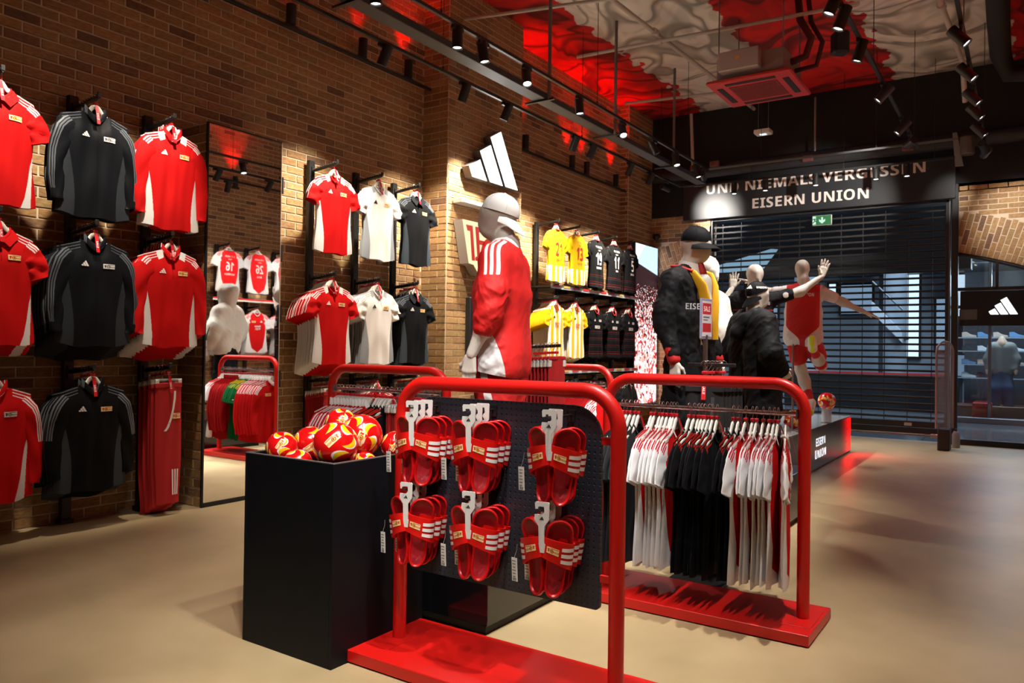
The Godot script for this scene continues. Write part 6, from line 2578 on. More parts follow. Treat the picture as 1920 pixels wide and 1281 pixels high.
func ball(at: Vector3, r: float, label: String, m: Material, turn: Basis, group: String, k: int) -> void:
	var t := thing("football", label, "football", at, group)
	var g := G.new()
	var rows := []
	for j in 25:
		var th := PI * (1.0 - j / 24.0)
		var row := []
		for i in 41:
			var ph := -TAU * i / 40.0
			row.append(turn * Vector3(sin(th) * cos(ph), cos(th), sin(th) * sin(ph)) * r)
		rows.append(row)
	g.grid(rows)
	for q in g.t.size():
		g.t[q] = Vector2(-g.t[q].x + 1.0, 1.0 - g.t[q].y)
	obj("panels", g, m, t)
	# oblong badge towards the room
	g = G.new()
	var d := Vector3(0.75 + 0.2 * sin(k * 2.0), 0.15 + 0.2 * cos(k * 3.0), 0.75).normalized()
	var u := d.cross(Vector3.UP).normalized().rotated(d, 1.0 + 0.4 * sin(k * 5.0))
	var w := u.cross(d)
	rows = []
	for j in 4:
		var row := []
		for i in 7:
			row.append((d + u * (0.5 - i / 6.0) * -0.75 + w * (j / 3.0 - 0.5) * 0.34).normalized() * r * 1.004)
		rows.append(row)
	g.grid(rows)
	for q in g.t.size():
		g.t[q] = Vector2(g.t[q].x, 1.0 - g.t[q].y)
	for q in range(0, g.i.size(), 3):
		var a := g.v[g.i[q]]
		if (g.v[g.i[q + 2]] - a).cross(g.v[g.i[q + 1]] - a).dot(d) < 0:
			var s := g.i[q + 1]
			g.i[q + 1] = g.i[q + 2]
			g.i[q + 2] = s
	obj("badge", g, badge_tex("cream"), t)


# ---------------------------------------------------------------- slide sandals on the pegboard
func slide_half(y: float) -> Vector2:   # half widths of the sole, inner and outer, at y below the toe
	var t := clampf(y / 0.255, 0.0, 1.0)
	var w := 0.047 * sqrt(clampf(1.0 - pow(maxf(0.0, (0.17 - t) / 0.17), 2.0), 0.0, 1.0))
	if t >= 0.17:
		w = lerpf(0.047, 0.036, smoothstep(0.3, 0.65, t))
	if t > 0.82:
		w = 0.036 * sqrt(clampf(1.0 - pow((t - 0.82) / 0.18, 2.0), 0.0, 1.0))
	return Vector2(w * (1.0 - 0.12 * smoothstep(0.3, 0.6, t)), w)


func make_slide(side: float) -> Node3D:   # toe up, footbed towards +z
	var t := Node3D.new()
	t.name = "proto"
	var rubber := flat(Color("c40c10"), 0.32)
	var bed := flat(Color("940818"), 0.5)
	var ring := func(inset: float, z: float) -> Array:
		var o := []
		var n := 22
		for k in 2 * n:
			var f := float(k) / n
			var y := 0.1275 * (1.0 - cos(PI * f))
			var w := slide_half(y)
			var sx: float = -1.0 if k < n else 1.0
			if k >= n:
				y = 0.255 - 0.1275 * (1.0 - cos(PI * (f - 1.0)))
				w = slide_half(y)
			var x: float = sx * (w.x if sx * side < 0 else w.y)
			var c := Vector2(0, -0.1275)
			var p := Vector2(x, -y)
			var q := p - (p - Vector2(0, clampf(p.y, -0.215, -0.045))).normalized() * inset
			var lift := 0.018 * smoothstep(0.11, 0.0, y) + 0.010 * smoothstep(0.18, 0.255, y)
			o.append(Vector3(q.x, q.y, z + lift))
		return o
	var g := G.new()
	g.grid([ring.call(0.006, -0.022), ring.call(0.0, -0.018), ring.call(0.0, -0.004), ring.call(0.002, 0.0), ring.call(0.006, 0.0), ring.call(0.010, -0.008)], true)
	var cap: Array = ring.call(0.006, -0.022)
	var c0 := g.v.size()
	g.add(Vector3(0, -0.13, -0.022))
	for p in cap:
		g.add(p)
	for k in cap.size():
		g.tri(c0, c0 + 1 + (k + 1) % cap.size(), c0 + 1 + k)
	obj("sole", g, rubber, t)
	g = G.new()
	var inner: Array = ring.call(0.010, -0.008)
	var inner2: Array = ring.call(0.024, -0.012)
	g.grid([inner, inner2], true)
	c0 = g.v.size()
	for y in 9:
		g.add(Vector3(0, -0.03 - y * 0.0245, -0.012 + 0.018 * smoothstep(0.11, 0.0, 0.03 + y * 0.0245) + 0.010 * smoothstep(0.18, 0.255, 0.03 + y * 0.0245)))
	var o2 := g.v.size()
	for p in inner2:
		g.add(p)
	var near := func(p: Vector3) -> int: return c0 + clampi(int(round((-p.y - 0.03) / 0.0245)), 0, 8)
	for k in inner2.size():
		var a: Vector3 = inner2[k]
		var b: Vector3 = inner2[(k + 1) % inner2.size()]
		var na: int = near.call(a)
		var nb: int = near.call(b)
		g.tri(o2 + k, o2 + (k + 1) % inner2.size(), na)
		if na != nb:
			g.tri(o2 + (k + 1) % inner2.size(), nb, na)
	obj("footbed", g, bed, t)
	var st := func(f: float, h: float, off: float) -> Vector3:   # f 0 outer .. 1 inner, h 0 toe edge .. 1 heel edge
		var a := PI * f
		var y := lerpf(0.060, 0.125, h) + 0.034 * pow(0.5 + 0.5 * cos(a), 1.3) * (0.35 + 0.65 * h)
		var z := (0.051 - 0.006 * h + off) * pow(sin(a), 0.75) - 0.012
		var x := side * cos(a) * (0.056 + off)
		return Vector3(x, -y, z)
	g = G.new()
	for lev in 2:
		var rows := []
		for r in 6:
			var row := []
			for k in 21:
				var kk: float = k / 20.0
				row.append(st.call(kk if (side > 0) == (lev == 0) else 1.0 - kk, 1.0 - r / 5.0, 0.0 if lev == 0 else -0.006))
			row.reverse()
			rows.append(row)
		g.grid(rows)
	for h in [0.0, 1.0]:
		for k in 20:
			g.out([st.call(k / 20.0, h, 0.0), st.call((k + 1) / 20.0, h, 0.0), st.call((k + 1) / 20.0, h, -0.006), st.call(k / 20.0, h, -0.006)], Vector3(0, -0.105, 0.02))
	obj("strap", g, flat(Color("dc1712"), 0.3), t)
	var patch := func(f0: float, f1: float, h0: float, h1: float, sh: float) -> G:
		var q := G.new()
		for k in 6:
			var a := lerpf(f0, f1, k / 6.0)
			var b := lerpf(f0, f1, (k + 1) / 6.0)
			var da := sh * (a - f0)
			var db := sh * (b - f0)
			var uv := [Vector2(1 - k / 6.0, 1), Vector2(1 - (k + 1) / 6.0, 1), Vector2(1 - (k + 1) / 6.0, 0), Vector2(1 - k / 6.0, 0)]
			q.out([st.call(a, h1 + da, 0.0016), st.call(b, h1 + db, 0.0016), st.call(b, h0 + db, 0.0016), st.call(a, h0 + da, 0.0016)], Vector3(0, -0.105, -0.02), uv)
		return q
	for k in 3:
		obj("stripe", patch.call(0.13, 0.44, 0.13 + k * 0.25, 0.28 + k * 0.25, 0.35), M.print_white, t)
	obj("badge", patch.call(0.49, 0.74, 0.34, 0.64, 0.0), badge_tex("cream"), t)
	return t


func slides() -> void:
	var proto := [make_slide(-1.0), make_slide(1.0)]
	# plastic hanger: hook, neck and foot
	var hp := PackedVector2Array([Vector2(-0.012, -0.002), Vector2(-0.012, 0.006), Vector2(0.008, 0.006), Vector2(0.010, -0.012), Vector2(0.0, -0.022), Vector2(-0.026, -0.022), Vector2(-0.028, -0.040), Vector2(-0.012, -0.062), Vector2(-0.010, -0.120), Vector2(-0.030, -0.128), Vector2(-0.032, -0.146), Vector2(-0.028, -0.152), Vector2(0.028, -0.152), Vector2(0.032, -0.146), Vector2(0.030, -0.128), Vector2(0.010, -0.120), Vector2(0.010, -0.062), Vector2(0.027, -0.038), Vector2(0.028, 0.018), Vector2(0.024, 0.022), Vector2(-0.022, 0.022), Vector2(-0.026, 0.016), Vector2(-0.024, -0.004)])
	var hg := G.new()
	for k in hp.size():
		hp[k] *= 1.12
	extrude(hg, hp, -0.002, 0.002)
	var hm := hg.mesh(M.white_plastic)
	var lg := G.new()
	flat_tris(lg, bars_tris(0.014), Transform3D(Basis(), Vector3(0.0, -0.038, 0.0026)))
	var lm := lg.mesh(M.print_black)
	var tagg := G.new()
	box(tagg, Vector3(0, -0.045, 0), Vector3(0.032, 0.09, 0.001))
	var tagm := tagg.mesh(M.white)
	var lines := G.new()
	for k in 6:
		box(lines, Vector3(-0.002, -0.012 - k * 0.012, 0.001), Vector3(0.022 - (k % 3) * 0.004, 0.003, 0.0006))
	for k in 7:
		box(lines, Vector3(-0.010 + k * 0.003, -0.082, 0.001), Vector3(0.0014, 0.011, 0.0006))
	var linem := lines.mesh(flat(Color("6b6f73"), 0.6))
	var spots := [[-2.215, 1.156, 3, "upper row nearest the ball bin"], [-1.905, 1.156, 3, "upper row middle peg"], [-1.520, 1.156, 2, "upper row at the walkway side"], [-2.245, 0.800, 3, "lower row nearest the ball bin"], [-1.905, 0.800, 3, "lower row middle peg"], [-1.550, 0.800, 3, "lower row at the walkway side"]]
	for q in spots:
		var peg := thing("pegboard_hook", "black pegboard hook of the " + q[3], "hook", Vector3(q[0], q[1], -2.70), "pegboard hooks")
		var g := G.new()
		tube(g, [Vector3(0, 0, 0), Vector3(0, 0, 0.188), Vector3(0, 0.012, 0.198)], 0.0035, 8)
		obj("rod", g, M.black_metal, peg)
		g = G.new()
		box(g, Vector3(0, -0.005, 0.003), Vector3(0.03, 0.05, 0.006), 0.001)
		obj("back_plate", g, M.black_metal, peg)
		for k in q[2]:
			var at := Vector3(q[0] + 0.004 * sin(k * 7.0 + q[1] * 3.0), q[1] + 0.006, -2.522 - k * 0.050)
			var ord: String = ["front pair", "second pair", "third pair"][k]
			var sw := 0.02 * sin(k * 3.0 + q[0] * 5.0)
			var b := Basis(Vector3.UP, 0.17 + sw)
			var h := thing("slide_hanger", "white plastic slide hanger, %s of the %s" % [ord, q[3]], "hanger", Vector3.ZERO, "slide hangers")
			h.transform = Transform3D(b, at)
			obj("hook_plate", hm, null, h)
			obj("logo", lm, null, h)
			for s in 2:
				var sg := -1.0 if s == 0 else 1.0
				var x := Transform3D(b * Basis(Vector3.UP, sg * 0.46) * Basis(Vector3.BACK, sg * -0.14 + 0.03 * sin(k * 5.0 + s * 2.0)) * Basis.from_scale(Vector3(1.15, 1.19, 1.08)), at + b * Vector3(sg * 0.063, -0.046, -0.046))
				dup(proto[s], "slide_sandal", x, "%s red slide sandal with white stripes, %s, %s" % [["bin-side", "walkway-side"][s], ord, q[3]], "red slide sandals on the pegboard").set_meta("category", "sandal")
			if k != 1:
				var tg := thing("price_tag", "white paper tag dangling from the %s, %s" % [ord, q[3]], "tag", Vector3.ZERO, "paper tags on the sandals")
				tg.transform = Transform3D(b * Basis(Vector3.UP, -0.4) * Basis(Vector3.BACK, 0.06), at + Vector3(-0.105, -0.20 - 0.01 * k, 0.03))
				obj("paper", tagm, null, tg)
				obj("print", linem, null, tg)
				g = G.new()
				tube(g, [Vector3(0, 0, 0), Vector3(0.015, 0.03, 0.0), Vector3(0.025, 0.055, 0.005)], 0.0008, 4)
				obj("thread", g, M.white, tg)

# ---------------------------------------------------------------- mannequins; local +z is where the figure faces, +x its left hand side
func head_bones(c: Vector3, neck: Vector3) -> Array:
	return [[c + Vector3(0, 0.035, -0.025), c + Vector3(0, 0.035, 0.012), 0.090, 0.086, Vector3(1.12, 1, 1)], [c + Vector3(0, 0.0, 0.018), c + Vector3(0, -0.072, 0.040), 0.074, 0.046, Vector3(1.08, 1, 1)],
		[c + Vector3(0, 0.012, 0.090), c + Vector3(0, -0.030, 0.096), 0.012, 0.015], [c + Vector3(0, -0.062, 0.078), c + Vector3(0, -0.064, 0.080), 0.018, 0.018],
		[c + Vector3(0, -0.05, -0.015), neck + Vector3(0, 0.02, 0), 0.055, 0.056], [neck + Vector3(0, 0.02, 0), neck + Vector3(0, -0.05, -0.01), 0.057, 0.075]]


# wrist w, towards the fingers f, palm side p, thumb side t, curl in radians
func hand_bones(w: Vector3, f: Vector3, p: Vector3, t: Vector3, curl: float, spread := 0.0) -> Array:
	f = f.normalized()
	t = (t - f * t.dot(f)).normalized()
	p = f.cross(t) * signf(f.cross(t).dot(p))
	var o := []
	var offs := [0.030, 0.010, -0.010, -0.028]
	var lens := [[0.040, 0.024, 0.020], [0.044, 0.028, 0.021], [0.041, 0.026, 0.020], [0.032, 0.019, 0.018]]
	for k in 4:
		var b: Vector3 = w + f * (0.088 - 0.004 * absf(k - 1.2)) + t * offs[k]
		o.append([w + f * 0.01 + t * offs[k] * 0.55, b, 0.0155, 0.0125])
		var d: Vector3 = (f + t * spread * (offs[k] - 0.002) * 14.0).normalized()
		var at := b
		for s in 3:
			var ang: float = curl * (0.55 + 0.35 * s) * (1.0 + 0.12 * k)
			var dd: Vector3 = (d * cos(ang) + p * sin(ang)).normalized()
			var r := 0.0092 - 0.0008 * s - (0.0012 if k == 3 else 0.0)
			o.append([at, at + dd * lens[k][s], r, r - 0.0006])
			at += dd * lens[k][s]
	var tb := w + f * 0.028 + t * 0.026 + p * 0.006
	var m := tb + f * 0.030 + t * 0.026 + p * 0.010
	var e := m + f * 0.032 + t * (0.006 + spread * 0.02) + p * 0.012
	o.append([w + f * 0.008 + t * 0.010, tb, 0.017, 0.015])
	o.append([tb, m, 0.0135, 0.0105])
	o.append([m, e, 0.0100, 0.0078])
	return o


func figure(label: String, at: Vector3, yaw: float, s: float, bones: Array, hands: Array, head: Vector3, neck: Vector3, cell := 0.015) -> Node3D:
	var t := thing("mannequin", label, "mannequin", at)
	t.rotation.y = deg_to_rad(yaw)
	t.scale = Vector3.ONE * s
	var g := blob(bones, cell, 45.0).g()
	g.join(blob(head_bones(head, neck), 0.0075, 60.0).g())
	for h in hands:
		g.join(blob(hand_bones(h[0], h[1], h[2], h[3], h[4], h[5] if h.size() > 5 else 0.0), 0.0045, 260.0).g())
	obj("body", g, M.skin, t)
	return t


func limb(a: Vector3, b: Vector3, c: Vector3, r0: float, r1: float, r2: float) -> Array:
	return [[a, b, r0, r1], [b, c, r1, r2]]


func wrinkle(sd: int, amp: float, stretch := Vector3(9, 5, 9), lean := 0.6) -> Callable:
	var n := smooth_noise(sd, 1.0)
	return func(p: Vector3, _n: Vector3) -> float:
		var q := Vector3(p.x + p.y * lean, p.y, p.z - p.y * lean * 0.7) * stretch
		var a := n.get_noise_3dv(q)
		return amp * (1.1 * pow(maxf(0.0, 1.0 - 2.6 * absf(a)), 2.0) - 0.4) + amp * 0.5 * pow(maxf(0.0, 1.0 - 3.0 * absf(n.get_noise_3dv(q * 1.9 + Vector3(7, 3, 1)))), 2.0)


func cap_on(t: Node3D, c: Vector3, m: Material, back: bool, tilt := 0.12, logo: Material = null) -> void:
	var x := Transform3D(Basis(Vector3.UP, PI if back else 0.0) * Basis(Vector3.RIGHT, tilt), c + Vector3(0, 0.020, -0.005))
	var g := G.new()
	var rows := []
	for r in 11:
		var a := r / 10.0
		var row := []
		for k in 32:
			var th := -TAU * k / 32.0
			var rr := cos(a * PI / 2 * 0.985) * (1.0 + 0.04 * sin(a * PI))
			row.append(x * Vector3(0.093 * rr * cos(th), 0.122 * sin(a * PI / 2) - 0.002 + 0.012 * (1 - a), 0.112 * rr * sin(th) * (1.0 + 0.04 * sin(th))))
		rows.append(row)
	g.grid(rows, true)
	obj("crown", g, m, t)
	for k in 6:   # seams
		g = G.new()
		var pts := []
		var th := TAU * k / 6.0 + PI / 6
		for r in 9:
			var a := r / 8.0 * 0.98
			var rr := cos(a * PI / 2) * (1.0 + 0.04 * sin(a * PI)) + 0.004
			pts.append(x * Vector3(0.093 * rr * cos(th), 0.1225 * sin(a * PI / 2) + 0.012 * (1 - a), 0.112 * rr * sin(th) * (1.0 + 0.04 * sin(th))))
		tube(g, pts, 0.0012, 5)
		obj("seam", g, m, t)
	g = G.new()
	lathe(g, [Vector2(0.009, 0.0), Vector2(0.007, 0.006), Vector2(0, 0.007)], 10, x.translated_local(Vector3(0, 0.120, 0)))
	obj("top_button", g, m, t)
	g = G.new()
	var up := []
	var dn := []
	for r in 7:
		var q := r / 6.0
		var row := []
		var row2 := []
		for k in 15:
			var th := PI * (0.10 + 0.80 * k / 14.0)
			var w := sin(PI * k / 14.0)
			var z := 0.108 * sin(th) + 0.085 * q * pow(w, 0.5)
			var y := 0.006 - 0.016 * q - 0.030 * pow(cos(th), 2) - 0.01 * q * q
			var dz := z - 0.07
			var yy := y - (0.5 * maxf(dz, 0.0) if back else 0.12 * maxf(dz, 0.0))
			y = yy
			row.append(x * Vector3(0.095 * cos(th) * (1.0 + 0.08 * q), y + 0.004, z))
			row2.append(x * Vector3(0.095 * cos(th) * (1.0 + 0.08 * q), y, z))
		up.append(row)
		dn.append(row2)
	for r in 7:
		up[r].reverse()
	up.reverse()
	up.reverse()
	g.grid(up)
	g.grid(dn)
	for k in 14:
		g.out([up[6][k], up[6][k + 1], dn[6][13 - k], dn[6][14 - k]], x.origin)
	# winding check: top faces up
	var nrm := (g.v[g.i[2]] - g.v[g.i[0]]).cross(g.v[g.i[1]] - g.v[g.i[0]])
	if nrm.y < 0:
		for q in range(0, 7 * 15 * 2 * 0 + 6 * 14 * 2 * 6, 3):
			var s := g.i[q]
			g.i[q] = g.i[q + 1]
			g.i[q + 1] = s
	obj("brim", g, m, t)
	if logo:
		g = G.new()
		flat_tris(g, bars_tris(0.03), x * Transform3D(Basis(Vector3.RIGHT, -0.45) , Vector3(0.0, 0.05, 0.106)))
		obj("logo", g, logo, t)


func mannequins() -> void:
	red_man()
	jacket_man()
	hood_man()
	back_man()
	spread_man()
	kick_man()
	sale_stand()


func feet(side: float, hip: Vector3, knee: Vector3, ankle: Vector3) -> Array:
	return [[hip, knee, 0.082, 0.056], [knee, knee.lerp(ankle, 0.3), 0.054, 0.056], [knee.lerp(ankle, 0.3), ankle, 0.056, 0.036], [ankle, ankle + Vector3(0.01 * side, -0.05, 0.12), 0.036, 0.026], [ankle, ankle + Vector3(0, -0.045, -0.035), 0.036, 0.034]]


func trunk() -> Array:
	return [[Vector3(-0.07, 1.42, -0.01), Vector3(0.07, 1.42, -0.01), 0.085, 0.085], [Vector3(0, 1.38, 0), Vector3(0, 1.05, 0), 0.092, 0.082], [Vector3(-0.06, 0.97, 0), Vector3(0.06, 0.97, 0), 0.085, 0.085], [Vector3(0, 1.50, -0.01), Vector3(0, 1.42, -0.01), 0.06, 0.08]]


func red_man() -> void:
	var head := Vector3(0.0, 1.735, 0.03)
	var neck := Vector3(0, 1.585, -0.01)
	var le := Vector3(0.275, 1.20, -0.02)
	var lw := Vector3(0.285, 0.965, 0.085)
	var re := Vector3(-0.275, 1.20, -0.02)
	var rw := Vector3(-0.285, 0.965, 0.085)
	var b := trunk()
	b.append_array(limb(Vector3(0.185, 1.475, -0.01), le, lw, 0.058, 0.044, 0.030))
	b.append_array(limb(Vector3(-0.185, 1.475, -0.01), re, rw, 0.058, 0.044, 0.030))
	b.append([le, le.lerp(lw, 0.3), 0.043, 0.045])
	b.append_array(feet(1, Vector3(0.09, 0.95, 0), Vector3(0.10, 0.51, 0.01), Vector3(0.11, 0.085, -0.02)))
	b.append_array(feet(-1, Vector3(-0.09, 0.95, 0), Vector3(-0.10, 0.51, 0.01), Vector3(-0.11, 0.085, -0.02)))
	var f := Vector3(0.0, -1.0, 0.10)
	var t := figure("white mannequin in long red shirt, red shorts and backwards white cap", Vector3(-2.46, 0.42, -3.55), -71, 1.0, b, [[lw + Vector3(0, -0.005, 0.003), f, Vector3(-1, 0, 0), Vector3(0, 0, 1), 0.35], [rw + Vector3(0, -0.005, 0.003), f, Vector3(1, 0, 0), Vector3(0, 0, 1), 0.35]], head, neck, 0.013)
	# shirt
	var red := flat(Color("c81212"), 0.7)
	var s := []
	for k in [-1.0, 1.0]:
		s.append_array([[Vector3(0.10 * k, 1.44, -0.015), Vector3(0.105 * k, 1.30, 0.0), 0.115, 0.125], [Vector3(0.105 * k, 1.30, 0.0), Vector3(0.10 * k, 0.98, 0.0), 0.128, 0.135], [Vector3(0.10 * k, 0.98, 0.0), Vector3(0.11 * k, 0.90, 0.0), 0.135, 0.14],
			[Vector3(0.06 * k, 1.54, -0.01), Vector3(0.18 * k, 1.48, -0.01), 0.065, 0.075],
			[Vector3(0.19 * k, 1.47, -0.01), Vector3(0.262 * k, 1.30, -0.02), 0.080, 0.078], [Vector3(0.262 * k, 1.30, -0.02), Vector3(0.28 * k, 1.19, -0.01), 0.078, 0.070], [Vector3(0.28 * k, 1.19, -0.01), Vector3(0.286 * k, 1.11, 0.02), 0.064, 0.057]])
	s.append([Vector3(0, 1.28, -0.02), Vector3(0, 0.92, 0.0), 0.13, 0.13])
	s.append([Vector3(0, 1.52, -0.035), Vector3(0, 1.30, -0.03), 0.075, 0.12])
	var cloth_blob := blob(s, 0.0095, 55.0)
	var wr := wrinkle(3, 0.006, Vector3(7, 6, 7), 0.5)
	cloth_blob.ripple(func(p: Vector3, n: Vector3) -> float:
		var arm := smoothstep(0.20, 0.25, absf(p.x)) * smoothstep(1.45, 1.3, p.y)
		return wr.call(p, n) * (0.3 + 0.55 * arm) + arm * 0.0022 * sin(p.y * 70.0 + p.z * 35.0))
	# hem cut level, side panels and shoulder stripes
	var hem := cloth_blob.cut(func(p: Vector3, _n: Vector3) -> float: return p.y - (0.862 + 0.20 * p.z))
	var body := Blob.new()
	body.v = hem[1].v
	for k in range(0, hem[1].i.size(), 3):
		body.i.append_array([hem[1].i[k], hem[1].i[k + 2], hem[1].i[k + 1]])
	var arms := func(p: Vector3) -> bool: return absf(p.x) > 0.225 and p.y > 1.05 and p.y > 1.46 - (absf(p.x) - 0.2) * 0.0 - 0.5
	var sides := body.cut(func(p: Vector3, n: Vector3) -> float:
		if absf(p.x) < 0.12 or p.y > 1.30:
			return 0.2
		var d := maxf(p.z - 0.062, lerpf(-0.085, 0.045, smoothstep(0.86, 1.28, p.y)) - p.z)
		if absf(p.x) > 0.262 - 0.05 * smoothstep(1.05, 1.25, p.y) and p.y > 1.06:
			return maxf(d, 0.02)
		return d)
	for q in halves(sides[0]):
		obj("side_panel", q, flat(Color("d5d6da"), 0.7), t)
	var rest := Blob.new()
	rest.v = sides[1].v
	for k in range(0, sides[1].i.size(), 3):
		rest.i.append_array([sides[1].i[k], sides[1].i[k + 2], sides[1].i[k + 1]])
	var str := rest.cut(func(p: Vector3, _n: Vector3) -> float:
		if p.y < 1.36 or absf(p.x) < 0.085:
			return 0.2
		var d := 1.0
		for zz in [-0.050, -0.016, 0.018]:
			d = minf(d, absf(p.z - zz + (1.5 - p.y) * 0.10) - 0.0095)
		return maxf(d, 1.385 - p.y))
	for q in halves(str[0]):
		obj("shoulder_stripes", q, M.print_white, t)
	obj("shirt", str[1], red, t)
	var g := G.new()
	var rows := []
	for r in [[0.094, 1.535], [0.088, 1.575], [0.078, 1.612], [0.072, 1.610]]:
		var row := []
		for k in 24:
			var a := -TAU * k / 24
			row.append(Vector3(r[0] * cos(a), r[1] - 0.022 * sin(a) + 0.004 * sin(a * 5.0), -0.005 + r[0] * 1.05 * sin(a)))
		rows.append(row)
	g.grid(rows, true)
	obj("collar", g, flat(Color("e4e4e4"), 0.7), t)
	# shorts
	var sh := []
	for k in [-1.0, 1.0]:
		sh.append_array([[Vector3(0.075 * k, 0.96, 0), Vector3(0.10 * k, 0.80, 0.0), 0.118, 0.112], [Vector3(0.10 * k, 0.80, 0), Vector3(0.115 * k, 0.56, 0.0), 0.112, 0.108]])
	var shb := blob(sh, 0.013, 60.0).ripple(wrinkle(6, 0.005))
	var sc := shb.cut(func(p: Vector3, _n: Vector3) -> float: return maxf(absf(p.z - 0.05 + (0.9 - p.y) * 0.25) - 0.022, 0.15 - absf(p.x)))
	obj("shorts", sc[1], flat(Color("b80f10"), 0.7), t)
	for q in halves(sc[0]):
		obj("shorts_stripe", q, flat(Color("d5d6da"), 0.7), t)
	cap_on(t, head, flat(Color("dcdcdc"), 0.75), true, 0.30)


func cloth_part(t: Node3D, called: String, bones: Array, m: Material, cell: float, sd: int, amp := 0.006, stretch := Vector3(4.5, 3.2, 4.5)) -> void:
	obj(called, blob(bones, cell, 50.0).ripple(wrinkle(sd, amp, stretch)).g(), m, t)


func letters_at(t: Node3D, s: String, h: float, x: Transform3D, m: Material, stretch := 1.0) -> void:
	var g := G.new()
	flat_tris(g, letters(s, h, stretch), x)
	obj("lettering", g, m, t)


